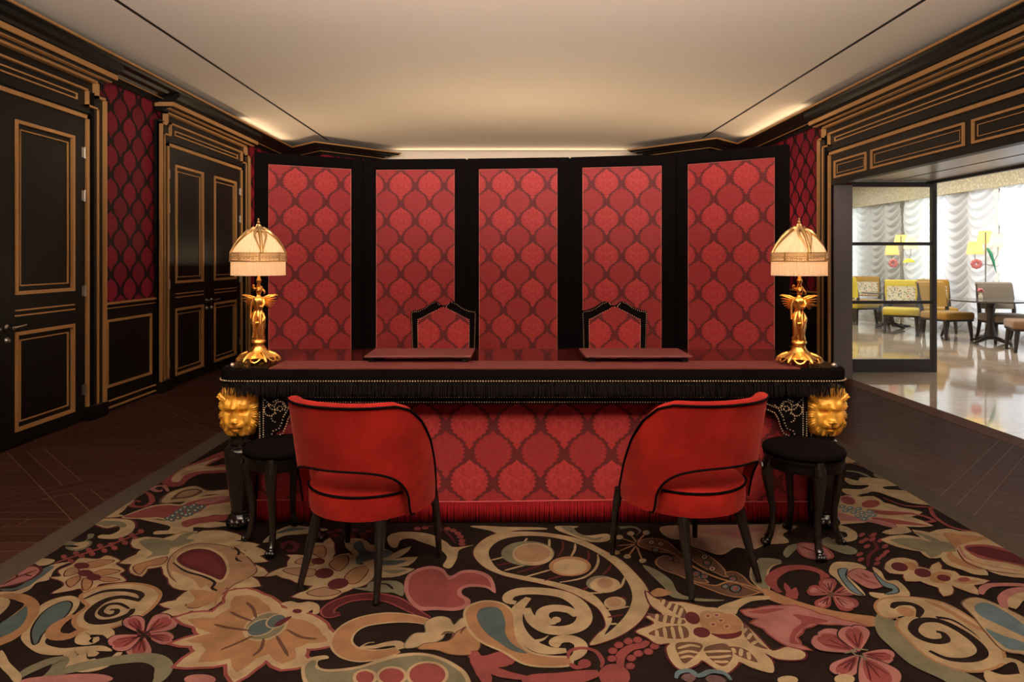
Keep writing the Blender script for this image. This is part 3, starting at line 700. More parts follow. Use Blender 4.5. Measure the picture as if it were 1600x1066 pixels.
CARPET = [
 ('P','r',None,0.012,[(-1.977,4.007),(-1.998,4.17),(-1.95,4.26),(-1.885,4.512),(-1.813,4.428),(-1.845,4.195),(-1.732,4.23),(-1.662,4.076),(-1.807,4.043),(-1.839,3.941),(-1.829,3.832),(-1.896,3.815),(-1.976,3.898)]),
 ('P','c',None,0.012,[(-1.958,4.003),(-1.964,4.161),(-1.889,4.295),(-1.846,4.374),(-1.86,4.195),(-1.715,4.17),(-1.696,4.123),(-1.843,4.09),(-1.898,4.021),(-1.875,3.898),(-1.921,3.907)]),
 ('L','t',None,0.012,[(-1.92,4.007),(-1.887,4.123),(-1.745,4.17)]),
 ('P','c','m',0.012,[(-1.809,3.568),(-1.838,3.697),(-1.809,3.775),(-1.748,3.819),(-1.647,3.744),(-1.539,3.759),(-1.514,3.697),(-1.621,3.686),(-1.672,3.597),(-1.737,3.572)]),
 ('P','m',None,0.012,[(-1.782,3.612),(-1.79,3.736),(-1.732,3.783),(-1.667,3.736),(-1.683,3.648),(-1.752,3.615)]),
 ('P','t',None,0.012,[(-1.764,3.641),(-1.771,3.724),(-1.727,3.759),(-1.688,3.732),(-1.705,3.667)]),
 ('L','p',None,0.014,[(-1.857,3.736),(-1.925,3.823),(-1.964,3.815),(-1.964,3.775),(-1.91,3.736),(-1.904,3.763)]),
 ('L','r',None,0.014,[(-2.01,3.736),(-1.943,3.697),(-1.867,3.586),(-1.867,3.509),(-1.922,3.509),(-1.957,3.551),(-1.953,3.593),(-1.92,3.568)]),
 ('S','c',None,0.012,[(-2.001,3.352),(-1.994,3.465),(-2,3.656),(-1.974,3.615),(-1.955,3.509),(-1.939,3.402),(-1.898,3.377),(-1.967,3.355)]),
 ('P','c','b',0.012,[(-2.013,3.305),(-2.003,3.336),(-1.925,3.345),(-1.843,3.327),(-1.788,3.275),(-1.753,3.196),(-1.751,3.14),(-1.785,3.102),(-1.863,3.11),(-1.876,3.146),(-1.831,3.151),(-1.82,3.202),(-1.856,3.254),(-1.891,3.225),(-1.958,3.26)]),
 ('P','g',None,0.012,[(-1.988,3.29),(-1.943,3.314),(-1.865,3.302),(-1.815,3.254),(-1.825,3.231),(-1.88,3.266),(-1.916,3.248)]),
 ('P','g',None,0.012,[(-1.999,3.049),(-1.993,3.081),(-1.917,3.065),(-1.91,3.102),(-1.938,3.151),(-1.912,3.157),(-1.892,3.113),(-1.903,3.091),(-1.864,3.065),(-1.851,3.011),(-1.871,2.973),(-1.921,2.986),(-1.953,3.016),(-1.903,3.011),(-1.906,3.036),(-1.95,3.031)]),
 ('P','c',None,0.012,[(-1.937,3.044),(-1.9,3.073),(-1.87,3.052),(-1.866,3.008),(-1.892,2.991),(-1.921,3.006),(-1.894,3.018)]),
 ('L','r',None,0.009,[(-1.895,2.853),(-1.855,2.915),(-1.795,2.988),(-1.743,3.086),(-1.705,3.179)]),
 ('P','r',None,0.01,[(-1.881,2.915),(-1.876,2.905),(-1.876,2.897),(-1.881,2.894),(-1.889,2.897),(-1.899,2.905),(-1.908,2.915),(-1.913,2.926),(-1.913,2.934),(-1.909,2.937),(-1.9,2.934),(-1.89,2.926)]),
 ('P','r',None,0.01,[(-1.825,2.873),(-1.82,2.863),(-1.82,2.855),(-1.825,2.853),(-1.834,2.855),(-1.843,2.863),(-1.852,2.873),(-1.857,2.884),(-1.857,2.891),(-1.852,2.894),(-1.843,2.891),(-1.834,2.884)]),
 ('P','r',None,0.01,[(-1.852,2.951),(-1.847,2.94),(-1.847,2.932),(-1.852,2.93),(-1.86,2.932),(-1.87,2.94),(-1.879,2.951),(-1.884,2.962),(-1.884,2.97),(-1.879,2.973),(-1.87,2.97),(-1.86,2.962)]),
 ('P','r',None,0.01,[(-1.808,2.92),(-1.803,2.909),(-1.803,2.902),(-1.808,2.899),(-1.817,2.902),(-1.827,2.909),(-1.835,2.92),(-1.84,2.931),(-1.84,2.939),(-1.835,2.942),(-1.826,2.939),(-1.816,2.931)]),
 ('P','r',None,0.01,[(-1.815,2.983),(-1.81,2.972),(-1.81,2.964),(-1.815,2.961),(-1.824,2.964),(-1.834,2.972),(-1.843,2.983),(-1.848,2.994),(-1.848,3.003),(-1.843,3.006),(-1.834,3.003),(-1.824,2.994)]),
 ('P','r',None,0.01,[(-1.778,2.944),(-1.773,2.933),(-1.773,2.925),(-1.778,2.922),(-1.787,2.925),(-1.796,2.933),(-1.805,2.944),(-1.81,2.955),(-1.81,2.963),(-1.805,2.966),(-1.796,2.963),(-1.786,2.955)]),
 ('P','r',None,0.01,[(-1.793,3.026),(-1.788,3.015),(-1.788,3.006),(-1.793,3.003),(-1.802,3.006),(-1.812,3.015),(-1.821,3.026),(-1.826,3.038),(-1.826,3.046),(-1.82,3.049),(-1.811,3.046),(-1.801,3.038)]),
 ('P','r',None,0.01,[(-1.744,2.976),(-1.739,2.965),(-1.739,2.957),(-1.744,2.954),(-1.753,2.957),(-1.763,2.965),(-1.771,2.976),(-1.776,2.987),(-1.776,2.995),(-1.771,2.998),(-1.762,2.995),(-1.752,2.987)]),
 ('P','r',None,0.01,[(-1.751,3.039),(-1.747,3.027),(-1.747,3.019),(-1.752,3.016),(-1.761,3.019),(-1.771,3.027),(-1.78,3.039),(-1.784,3.051),(-1.784,3.059),(-1.779,3.062),(-1.77,3.059),(-1.76,3.051)]),
 ('P','r',None,0.01,[(-1.715,3.003),(-1.71,2.992),(-1.71,2.984),(-1.716,2.981),(-1.724,2.984),(-1.734,2.992),(-1.743,3.003),(-1.747,3.015),(-1.747,3.023),(-1.742,3.026),(-1.733,3.023),(-1.723,3.015)]),
 ('P','r',None,0.01,[(-1.739,3.099),(-1.734,3.087),(-1.734,3.079),(-1.739,3.075),(-1.748,3.079),(-1.759,3.087),(-1.767,3.099),(-1.772,3.111),(-1.772,3.12),(-1.767,3.124),(-1.758,3.12),(-1.747,3.111)]),
 ('P','r',None,0.01,[(-1.701,3.06),(-1.696,3.048),(-1.697,3.039),(-1.702,3.036),(-1.711,3.039),(-1.721,3.048),(-1.729,3.06),(-1.734,3.071),(-1.734,3.08),(-1.728,3.083),(-1.72,3.08),(-1.709,3.071)]),
 ('P','r',None,0.01,[(-1.717,3.146),(-1.712,3.133),(-1.713,3.124),(-1.718,3.121),(-1.727,3.124),(-1.738,3.133),(-1.747,3.146),(-1.751,3.158),(-1.751,3.167),(-1.746,3.171),(-1.736,3.167),(-1.726,3.158)]),
 ('P','r',None,0.01,[(-1.678,3.105),(-1.674,3.093),(-1.674,3.084),(-1.68,3.081),(-1.689,3.084),(-1.699,3.093),(-1.707,3.105),(-1.712,3.117),(-1.712,3.126),(-1.706,3.129),(-1.697,3.126),(-1.687,3.117)]),
 ('P','r',None,0.01,[(-1.697,3.188),(-1.692,3.175),(-1.693,3.166),(-1.698,3.162),(-1.707,3.166),(-1.718,3.175),(-1.727,3.188),(-1.731,3.2),(-1.731,3.21),(-1.726,3.213),(-1.716,3.21),(-1.706,3.2)]),
 ('P','p',None,0.012,[(-2.005,2.946),(-2.022,3.013),(-2.002,3.041),(-1.973,2.988),(-1.988,2.951)]),
 ('P','c',None,0.012,[(-1.939,2.608),(-1.887,2.613),(-1.867,2.652),(-1.877,2.706),(-1.87,2.754),(-1.897,2.823),(-1.88,2.85),(-1.833,2.864),(-1.852,2.823),(-1.847,2.775),(-1.819,2.706),(-1.849,2.68),(-1.838,2.623),(-1.862,2.58),(-1.91,2.568)]),
 ('P','e',None,0.012,[(-1.956,2.631),(-1.904,2.637),(-1.896,2.692),(-1.9,2.754),(-1.903,2.817),(-1.875,2.823),(-1.863,2.754),(-1.863,2.7),(-1.863,2.646),(-1.915,2.613)]),
 ('P','c',None,0.012,[(-2.009,2.864),(-2.005,2.899),(-1.917,2.887),(-1.907,2.846),(-1.936,2.828),(-1.968,2.846)]),
 ('P','p','b',0.012,[(-1.979,2.637),(-1.986,2.672),(-2.003,2.748),(-1.993,2.801),(-1.956,2.821),(-1.909,2.784),(-1.897,2.725),(-1.916,2.68),(-1.953,2.652)]),
 ('L','b',None,0.006,[(-1.971,2.664),(-1.959,2.727),(-1.925,2.79)]),
 ('L','b',None,0.005,[(-1.959,2.727),(-1.99,2.763)]),
 ('L','b',None,0.005,[(-1.952,2.752),(-1.908,2.737)]),
 ('P','c','b',0.006,[(-1.823,2.725),(-1.789,2.737),(-1.832,2.786),(-1.813,2.841),(-1.815,2.901),(-1.737,2.892),(-1.716,2.927),(-1.634,2.878),(-1.634,2.846),(-1.564,2.788),(-1.565,2.754),(-1.507,2.696),(-1.562,2.68),(-1.596,2.666),(-1.587,2.627),(-1.603,2.593),(-1.647,2.633),(-1.675,2.617),(-1.732,2.596),(-1.726,2.656),(-1.764,2.696)]),
 ('P','o','b',0.005,[(-1.766,2.823),(-1.739,2.878),(-1.662,2.878),(-1.669,2.846),(-1.709,2.812)]),
 ('P','o','b',0.005,[(-1.676,2.758),(-1.65,2.797),(-1.583,2.784),(-1.597,2.758),(-1.644,2.737)]),
 ('P','o','b',0.005,[(-1.631,2.716),(-1.599,2.727),(-1.538,2.706),(-1.578,2.692)]),
 ('P','o','b',0.005,[(-1.685,2.716),(-1.643,2.696),(-1.618,2.646),(-1.623,2.621),(-1.656,2.66)]),
 ('P','o','b',0.005,[(-1.74,2.696),(-1.722,2.737),(-1.698,2.706),(-1.693,2.646)]),
 ('P','t','b',0.005,[(-1.773,2.737),(-1.8,2.79),(-1.779,2.812),(-1.742,2.769)]),
 ('P','b',None,0.01,[(-1.733,2.83),(-1.729,2.816),(-1.734,2.805),(-1.747,2.801),(-1.766,2.805),(-1.784,2.816),(-1.798,2.83),(-1.803,2.845),(-1.798,2.856),(-1.784,2.859),(-1.765,2.856),(-1.746,2.845)]),
 ('P','b',None,0.01,[(-1.677,2.763),(-1.672,2.748),(-1.677,2.737),(-1.69,2.733),(-1.708,2.737),(-1.726,2.748),(-1.74,2.763),(-1.745,2.777),(-1.74,2.789),(-1.727,2.793),(-1.709,2.789),(-1.69,2.777)]),
 ('P','b',None,0.01,[(-1.623,2.727),(-1.618,2.712),(-1.623,2.702),(-1.635,2.698),(-1.652,2.702),(-1.669,2.712),(-1.681,2.727),(-1.687,2.741),(-1.682,2.752),(-1.67,2.756),(-1.653,2.752),(-1.636,2.741)]),
 ('P','c',None,0.012,[(-1.796,3.337),(-1.73,3.334),(-1.657,3.317),(-1.63,3.354),(-1.564,3.337),(-1.515,3.3),(-1.435,3.307),(-1.318,3.271),(-1.402,3.231),(-1.485,3.236),(-1.471,3.192),(-1.49,3.154),(-1.554,3.158),(-1.631,3.152),(-1.643,3.189),(-1.592,3.2),(-1.607,3.247),(-1.679,3.284)]),
 ('P','c',None,0.012,[(-1.896,3.354),(-1.883,3.423),(-1.833,3.518),(-1.765,3.546),(-1.694,3.541),(-1.683,3.622),(-1.592,3.67),(-1.487,3.691),(-1.379,3.423),(-1.47,3.388),(-1.508,3.329),(-1.629,3.312),(-1.706,3.337),(-1.796,3.337)]),
 ('P','r',None,0.012,[(-1.892,3.364),(-1.875,3.409),(-1.823,3.499),(-1.756,3.527),(-1.683,3.518),(-1.657,3.581),(-1.579,3.64),(-1.475,3.66),(-1.443,3.581),(-1.542,3.524),(-1.551,3.423),(-1.64,3.334),(-1.718,3.361),(-1.805,3.352)]),
 ('P','r',None,0.012,[(-1.551,3.255),(-1.569,3.32),(-1.466,3.38),(-1.365,3.388),(-1.376,3.32),(-1.486,3.279),(-1.516,3.236)]),
 ('P','p',None,0.012,[(-1.628,3.562),(-1.575,3.63),(-1.5,3.654),(-1.496,3.61),(-1.564,3.542)]),
 ('P','e',None,0.01,[(-1.647,3.345),(-1.644,3.333),(-1.645,3.324),(-1.652,3.32),(-1.663,3.324),(-1.674,3.333),(-1.682,3.345),(-1.687,3.358),(-1.685,3.367),(-1.678,3.371),(-1.667,3.367),(-1.656,3.358)]),
 ('P','w',None,0.01,[(-1.663,3.349),(-1.661,3.344),(-1.661,3.34),(-1.664,3.339),(-1.667,3.34),(-1.671,3.344),(-1.674,3.349),(-1.676,3.354),(-1.676,3.358),(-1.674,3.359),(-1.67,3.358),(-1.666,3.354)]),
 ('P','e',None,0.01,[(-1.638,3.38),(-1.634,3.367),(-1.636,3.357),(-1.643,3.354),(-1.654,3.357),(-1.665,3.367),(-1.673,3.38),(-1.678,3.393),(-1.676,3.402),(-1.669,3.406),(-1.658,3.402),(-1.647,3.393)]),
 ('P','w',None,0.01,[(-1.654,3.383),(-1.652,3.378),(-1.652,3.374),(-1.654,3.373),(-1.658,3.374),(-1.662,3.378),(-1.665,3.383),(-1.667,3.388),(-1.667,3.392),(-1.665,3.393),(-1.661,3.392),(-1.657,3.388)]),
 ('P','e',None,0.01,[(-1.639,3.423),(-1.636,3.41),(-1.637,3.4),(-1.645,3.397),(-1.655,3.4),(-1.666,3.41),(-1.675,3.423),(-1.679,3.437),(-1.678,3.446),(-1.67,3.45),(-1.66,3.446),(-1.648,3.437)]),
 ('P','w',None,0.01,[(-1.655,3.427),(-1.653,3.422),(-1.654,3.418),(-1.656,3.416),(-1.66,3.418),(-1.664,3.422),(-1.667,3.427),(-1.669,3.432),(-1.669,3.436),(-1.666,3.438),(-1.663,3.436),(-1.658,3.432)]),
 ('P','e',None,0.01,[(-1.62,3.329),(-1.616,3.316),(-1.618,3.307),(-1.625,3.304),(-1.635,3.307),(-1.646,3.316),(-1.655,3.329),(-1.659,3.341),(-1.657,3.35),(-1.65,3.354),(-1.639,3.35),(-1.628,3.341)]),
 ('P','w',None,0.01,[(-1.635,3.332),(-1.633,3.327),(-1.634,3.323),(-1.636,3.322),(-1.639,3.323),(-1.643,3.327),(-1.647,3.332),(-1.648,3.337),(-1.648,3.341),(-1.646,3.342),(-1.642,3.341),(-1.638,3.337)]),
 ('P','e',None,0.01,[(-1.637,3.459),(-1.633,3.446),(-1.634,3.436),(-1.642,3.432),(-1.652,3.436),(-1.664,3.446),(-1.673,3.459),(-1.677,3.473),(-1.675,3.483),(-1.668,3.486),(-1.657,3.483),(-1.645,3.473)]),
 ('P','w',None,0.01,[(-1.652,3.463),(-1.651,3.457),(-1.651,3.453),(-1.653,3.452),(-1.657,3.453),(-1.661,3.457),(-1.664,3.463),(-1.666,3.468),(-1.666,3.472),(-1.664,3.474),(-1.66,3.472),(-1.656,3.468)]),
 ('P','e',None,0.01,[(-1.634,3.496),(-1.63,3.482),(-1.631,3.472),(-1.639,3.468),(-1.65,3.472),(-1.661,3.482),(-1.67,3.496),(-1.674,3.51),(-1.672,3.52),(-1.665,3.524),(-1.654,3.52),(-1.643,3.51)]),
 ('P','w',None,0.01,[(-1.65,3.499),(-1.648,3.494),(-1.648,3.49),(-1.65,3.488),(-1.654,3.49),(-1.658,3.494),(-1.662,3.499),(-1.664,3.505),(-1.663,3.509),(-1.661,3.51),(-1.657,3.509),(-1.653,3.505)]),
 ('P','e',None,0.01,[(-1.605,3.406),(-1.601,3.393),(-1.603,3.383),(-1.61,3.38),(-1.621,3.383),(-1.632,3.393),(-1.64,3.406),(-1.644,3.419),(-1.642,3.429),(-1.635,3.432),(-1.624,3.429),(-1.613,3.419)]),
 ('P','w',None,0.01,[(-1.62,3.409),(-1.618,3.404),(-1.619,3.4),(-1.621,3.399),(-1.625,3.4),(-1.629,3.404),(-1.632,3.409),(-1.634,3.414),(-1.633,3.418),(-1.631,3.42),(-1.628,3.418),(-1.624,3.414)]),
 ('P','e',None,0.01,[(-1.592,3.45),(-1.588,3.437),(-1.59,3.427),(-1.598,3.423),(-1.608,3.427),(-1.62,3.437),(-1.628,3.45),(-1.632,3.464),(-1.63,3.474),(-1.623,3.477),(-1.612,3.474),(-1.601,3.464)]),
 ('P','w',None,0.01,[(-1.608,3.454),(-1.606,3.448),(-1.607,3.444),(-1.609,3.443),(-1.613,3.444),(-1.617,3.448),(-1.62,3.454),(-1.622,3.459),(-1.621,3.463),(-1.619,3.465),(-1.615,3.463),(-1.611,3.459)]),
 ('P','e',None,0.01,[(-1.577,3.388),(-1.573,3.375),(-1.575,3.366),(-1.582,3.362),(-1.593,3.366),(-1.604,3.375),(-1.612,3.388),(-1.616,3.401),(-1.614,3.411),(-1.607,3.414),(-1.596,3.411),(-1.585,3.401)]),
 ('P','w',None,0.01,[(-1.592,3.392),(-1.591,3.386),(-1.591,3.383),(-1.593,3.381),(-1.597,3.383),(-1.601,3.386),(-1.604,3.392),(-1.606,3.397),(-1.605,3.401),(-1.603,3.402),(-1.599,3.401),(-1.595,3.397)]),
 ('P','e',None,0.01,[(-1.6,3.496),(-1.596,3.482),(-1.598,3.472),(-1.605,3.468),(-1.616,3.472),(-1.627,3.482),(-1.636,3.496),(-1.64,3.51),(-1.638,3.52),(-1.631,3.524),(-1.62,3.52),(-1.609,3.51)]),
 ('P','w',None,0.01,[(-1.616,3.499),(-1.614,3.494),(-1.614,3.49),(-1.617,3.488),(-1.62,3.49),(-1.624,3.494),(-1.628,3.499),(-1.63,3.505),(-1.629,3.509),(-1.627,3.51),(-1.623,3.509),(-1.619,3.505)]),
 ('P','e',None,0.01,[(-1.559,3.45),(-1.555,3.437),(-1.557,3.427),(-1.565,3.423),(-1.575,3.427),(-1.586,3.437),(-1.595,3.45),(-1.599,3.464),(-1.597,3.474),(-1.589,3.477),(-1.579,3.474),(-1.567,3.464)]),
 ('P','w',None,0.01,[(-1.575,3.454),(-1.573,3.448),(-1.573,3.444),(-1.576,3.443),(-1.579,3.444),(-1.583,3.448),(-1.587,3.454),(-1.588,3.459),(-1.588,3.463),(-1.585,3.465),(-1.582,3.463),(-1.578,3.459)]),
 ('P','e',None,0.01,[(-1.565,3.406),(-1.562,3.393),(-1.564,3.383),(-1.571,3.38),(-1.581,3.383),(-1.592,3.393),(-1.601,3.406),(-1.605,3.419),(-1.603,3.429),(-1.595,3.432),(-1.585,3.429),(-1.574,3.419)]),
 ('P','w',None,0.01,[(-1.581,3.409),(-1.579,3.404),(-1.579,3.4),(-1.582,3.399),(-1.585,3.4),(-1.589,3.404),(-1.592,3.409),(-1.594,3.414),(-1.594,3.418),(-1.591,3.42),(-1.588,3.418),(-1.584,3.414)]),
 ('P','e',None,0.01,[(-1.562,3.486),(-1.558,3.473),(-1.56,3.463),(-1.568,3.459),(-1.578,3.463),(-1.589,3.473),(-1.598,3.486),(-1.602,3.5),(-1.6,3.51),(-1.593,3.514),(-1.582,3.51),(-1.57,3.5)]),
 ('P','w',None,0.01,[(-1.578,3.49),(-1.576,3.485),(-1.576,3.481),(-1.579,3.479),(-1.582,3.481),(-1.586,3.485),(-1.59,3.49),(-1.591,3.496),(-1.591,3.5),(-1.589,3.501),(-1.585,3.5),(-1.581,3.496)]),
 ('P','e',None,0.01,[(-1.55,3.505),(-1.546,3.491),(-1.548,3.481),(-1.556,3.477),(-1.566,3.481),(-1.578,3.491),(-1.586,3.505),(-1.59,3.519),(-1.588,3.529),(-1.581,3.533),(-1.57,3.529),(-1.558,3.519)]),
 ('P','w',None,0.01,[(-1.566,3.509),(-1.564,3.503),(-1.564,3.499),(-1.567,3.497),(-1.57,3.499),(-1.575,3.503),(-1.578,3.509),(-1.58,3.514),(-1.579,3.518),(-1.577,3.52),(-1.573,3.518),(-1.569,3.514)]),
 ('P','e',None,0.01,[(-1.6,3.354),(-1.596,3.341),(-1.598,3.332),(-1.605,3.329),(-1.615,3.332),(-1.626,3.341),(-1.635,3.354),(-1.639,3.367),(-1.637,3.376),(-1.63,3.38),(-1.619,3.376),(-1.608,3.367)]),
 ('P','w',None,0.01,[(-1.615,3.357),(-1.613,3.352),(-1.614,3.348),(-1.616,3.347),(-1.62,3.348),(-1.623,3.352),(-1.627,3.357),(-1.628,3.362),(-1.628,3.366),(-1.626,3.368),(-1.622,3.366),(-1.618,3.362)]),
 ('P','e',None,0.01,[(-1.599,3.524),(-1.595,3.51),(-1.597,3.499),(-1.604,3.496),(-1.615,3.499),(-1.627,3.51),(-1.636,3.524),(-1.64,3.538),(-1.638,3.548),(-1.63,3.552),(-1.619,3.548),(-1.608,3.538)]),
 ('P','w',None,0.01,[(-1.615,3.527),(-1.613,3.522),(-1.614,3.518),(-1.616,3.516),(-1.62,3.518),(-1.624,3.522),(-1.627,3.527),(-1.629,3.533),(-1.629,3.537),(-1.626,3.539),(-1.622,3.537),(-1.618,3.533)]),
 ('S','c','b',0.006,[(-1.622,2.853),(-1.597,2.939),(-1.603,2.988),(-1.654,3.013),(-1.7,3.091),(-1.653,3.124),(-1.57,3.091),(-1.545,3.132),(-1.501,3.179),(-1.442,3.151),(-1.427,3.193),(-1.325,3.193),(-1.192,3.105),(-1.233,3.078),(-1.103,3.039),(-1.15,2.976),(-1.006,2.869),(-1.073,2.857),(-0.951,2.741),(-1.028,2.737),(-0.958,2.652),(-1.056,2.637),(-1.063,2.539),(-1.091,2.461),(-1.143,2.468),(-1.171,2.436),(-1.251,2.429),(-1.223,2.481),(-1.283,2.514),(-1.235,2.543),(-1.234,2.58),(-1.224,2.617),(-1.292,2.64),(-1.35,2.716),(-1.412,2.797),(-1.429,2.823),(-1.477,2.801),(-1.464,2.733),(-1.527,2.765),(-1.567,2.846)]),
 ('P','t','m',0.006,[(-1.439,2.959),(-1.393,3.044),(-1.28,3.034),(-1.181,2.976),(-1.096,2.892),(-1.024,2.78),(-1.045,2.706),(-1.073,2.656),(-1.09,2.561),(-1.131,2.49),(-1.179,2.507),(-1.176,2.58),(-1.216,2.637),(-1.282,2.676),(-1.349,2.737),(-1.414,2.846)]),
 ('P','c',None,0.012,[(-1.405,2.88),(-1.417,2.968),(-1.382,3.018),(-1.305,3.003),(-1.213,2.925),(-1.151,2.823),(-1.123,2.746),(-1.126,2.68),(-1.187,2.721),(-1.264,2.763),(-1.343,2.812)]),
 ('P','b',None,0.012,[(-1.4,2.887),(-1.404,2.951),(-1.37,2.993),(-1.3,2.981),(-1.22,2.911),(-1.163,2.823),(-1.138,2.758),(-1.136,2.704),(-1.196,2.741),(-1.274,2.784),(-1.345,2.828)]),
 ('P','x',None,0.012,[(-1.378,2.887),(-1.371,2.927),(-1.33,2.951),(-1.262,2.915),(-1.186,2.823),(-1.155,2.748),(-1.227,2.79),(-1.302,2.823)]),
 ('L','k',None,0.006,[(-1.4,2.857),(-1.312,2.78),(-1.224,2.737),(-1.153,2.686),(-1.141,2.637),(-1.105,2.617),(-1.08,2.637)]),
 ('L','k',None,0.006,[(-1.207,3.013),(-1.166,2.964),(-1.148,2.892),(-1.118,2.869)]),
 ('P','c',None,0.012,[(-1.367,2.78),(-1.292,2.737),(-1.234,2.696),(-1.188,2.637),(-1.168,2.656),(-1.116,2.58),(-1.133,2.534),(-1.188,2.516),(-1.186,2.57),(-1.193,2.617),(-1.244,2.637),(-1.311,2.696)]),
 ('P','o',None,0.012,[(-1.217,2.617),(-1.151,2.617),(-1.085,2.57),(-1.103,2.507),(-1.15,2.493),(-1.18,2.5),(-1.168,2.552)]),
 ('P','g','c',0.01,[(-1.656,3.073),(-1.622,3.107),(-1.547,3.091),(-1.506,3.086),(-1.504,3.151),(-1.455,3.179),(-1.46,3.105),(-1.415,3.091),(-1.443,3.034),(-1.481,3.001),(-1.461,2.939),(-1.503,2.92),(-1.537,2.896),(-1.535,2.951),(-1.605,3.013)]),
 ('P','o','b',0.005,[(-1.544,2.819),(-1.516,2.864),(-1.455,2.911),(-1.441,2.846),(-1.489,2.823),(-1.484,2.754)]),
 ('T','o',None,0.016,[(-1.229,3.013),(-1.174,3.039)]),
 ('T','o',None,0.016,[(-1.157,2.915),(-1.077,2.951)]),
 ('T','o',None,0.016,[(-1.106,2.823),(-1.016,2.812)]),
 ('T','o',None,0.016,[(-1.082,2.737),(-1.013,2.696)]),
 ('T','o',None,0.016,[(-1.103,2.637),(-1.076,2.507)]),
 ('P','c','o',0.015,[(-1.605,2.587),(-1.569,2.644),(-1.488,2.668),(-1.402,2.65),(-1.332,2.598),(-1.307,2.532),(-1.306,2.452),(-1.335,2.394),(-1.385,2.348),(-1.455,2.347),(-1.507,2.387),(-1.531,2.439),(-1.531,2.504),(-1.573,2.543)]),
 ('L','k',None,0.011,[(-1.583,2.552),(-1.548,2.608),(-1.481,2.621),(-1.416,2.606),(-1.38,2.576),(-1.375,2.539)]),
 ('L','k',None,0.017,[(-1.366,2.539),(-1.45,2.567),(-1.498,2.539),(-1.505,2.473),(-1.481,2.419),(-1.436,2.39),(-1.382,2.402),(-1.354,2.444),(-1.362,2.481)]),
 ('L','k',None,0.01,[(-1.375,2.481),(-1.43,2.516),(-1.47,2.507),(-1.464,2.456),(-1.425,2.431),(-1.404,2.447),(-1.416,2.473),(-1.441,2.473)]),
 ('P','c',None,0.012,[(-1.637,2.295),(-1.655,2.375),(-1.711,2.49),(-1.697,2.552),(-1.648,2.576),(-1.594,2.543),(-1.561,2.469),(-1.562,2.387),(-1.55,2.313),(-1.529,2.258),(-1.459,2.23),(-1.396,2.238),(-1.331,2.244),(-1.282,2.213),(-1.345,2.213),(-1.374,2.197),(-1.472,2.19),(-1.546,2.219)]),
 ('P','e','k',0.006,[(-1.571,2.262),(-1.63,2.343),(-1.665,2.439),(-1.665,2.504),(-1.638,2.534),(-1.602,2.507),(-1.576,2.436),(-1.579,2.375),(-1.578,2.313),(-1.558,2.261)]),
 ('P','o',None,0.012,[(-1.682,2.2),(-1.668,2.244),(-1.647,2.281),(-1.651,2.359),(-1.695,2.473),(-1.754,2.543),(-1.832,2.589),(-1.9,2.593),(-1.938,2.57),(-1.891,2.507),(-1.87,2.552),(-1.816,2.534),(-1.772,2.499),(-1.765,2.375),(-1.747,2.284)]),
 ('P','e',None,0.012,[(-1.728,2.269),(-1.768,2.378),(-1.761,2.439),(-1.763,2.499),(-1.716,2.439),(-1.687,2.371),(-1.689,2.316)]),
 ('P','c',None,0.012,[(-1.803,2.39),(-1.813,2.439),(-1.824,2.49),(-1.854,2.543),(-1.907,2.565),(-1.925,2.552)]),
 ('L','o',None,0.022,[(-1.462,2.343),(-1.477,2.301),(-1.516,2.298),(-1.549,2.325),(-1.564,2.378),(-1.548,2.439)]),
 ('L','c',None,0.022,[(-1.331,2.291),(-1.363,2.325),(-1.408,2.331),(-1.432,2.313),(-1.416,2.276),(-1.379,2.269),(-1.386,2.294)]),
 ('L','c',None,0.02,[(-1.253,2.206),(-1.255,2.147),(-1.295,2.119),(-1.353,2.132),(-1.392,2.166),(-1.404,2.206),(-1.377,2.22)]),
 ('L','c',None,0.02,[(-1.317,2.193),(-1.354,2.196),(-1.359,2.166),(-1.328,2.147),(-1.305,2.166)]),
 ('P','p','k',0.005,[(-1.239,2.323),(-1.259,2.369),(-1.283,2.409),(-1.315,2.43),(-1.336,2.428),(-1.336,2.419),(-1.346,2.419),(-1.35,2.4),(-1.331,2.369),(-1.291,2.342),(-1.244,2.32)]),
 ('P','r',None,0.012,[(-1.246,2.328),(-1.262,2.359),(-1.288,2.393),(-1.314,2.415),(-1.329,2.417),(-1.327,2.41),(-1.335,2.412),(-1.334,2.398),(-1.314,2.371),(-1.28,2.345),(-1.248,2.326)]),
 ('L','b',None,0.0028,[(-1.253,2.333),(-1.321,2.381)]),
 ('L','b',None,0.0028,[(-1.253,2.333),(-1.309,2.391)]),
 ('L','b',None,0.0028,[(-1.253,2.333),(-1.298,2.401)]),
 ('P','p','k',0.005,[(-1.222,2.318),(-1.178,2.329),(-1.149,2.349),(-1.153,2.385),(-1.179,2.414),(-1.193,2.419),(-1.204,2.433),(-1.236,2.446),(-1.259,2.43),(-1.252,2.383),(-1.232,2.325)]),
 ('P','r',None,0.012,[(-1.222,2.325),(-1.196,2.337),(-1.176,2.36),(-1.175,2.39),(-1.188,2.409),(-1.196,2.41),(-1.201,2.419),(-1.22,2.423),(-1.236,2.404),(-1.237,2.367),(-1.228,2.329)]),
 ('L','b',None,0.0028,[(-1.223,2.333),(-1.229,2.411)]),
 ('L','b',None,0.0028,[(-1.223,2.333),(-1.203,2.391)]),
 ('L','b',None,0.0028,[(-1.223,2.333),(-1.176,2.371)]),
 ('P','p','k',0.005,[(-1.218,2.303),(-1.177,2.271),(-1.142,2.251),(-1.119,2.253),(-1.115,2.27),(-1.122,2.28),(-1.119,2.287),(-1.132,2.309),(-1.16,2.327),(-1.19,2.323),(-1.22,2.311)]),
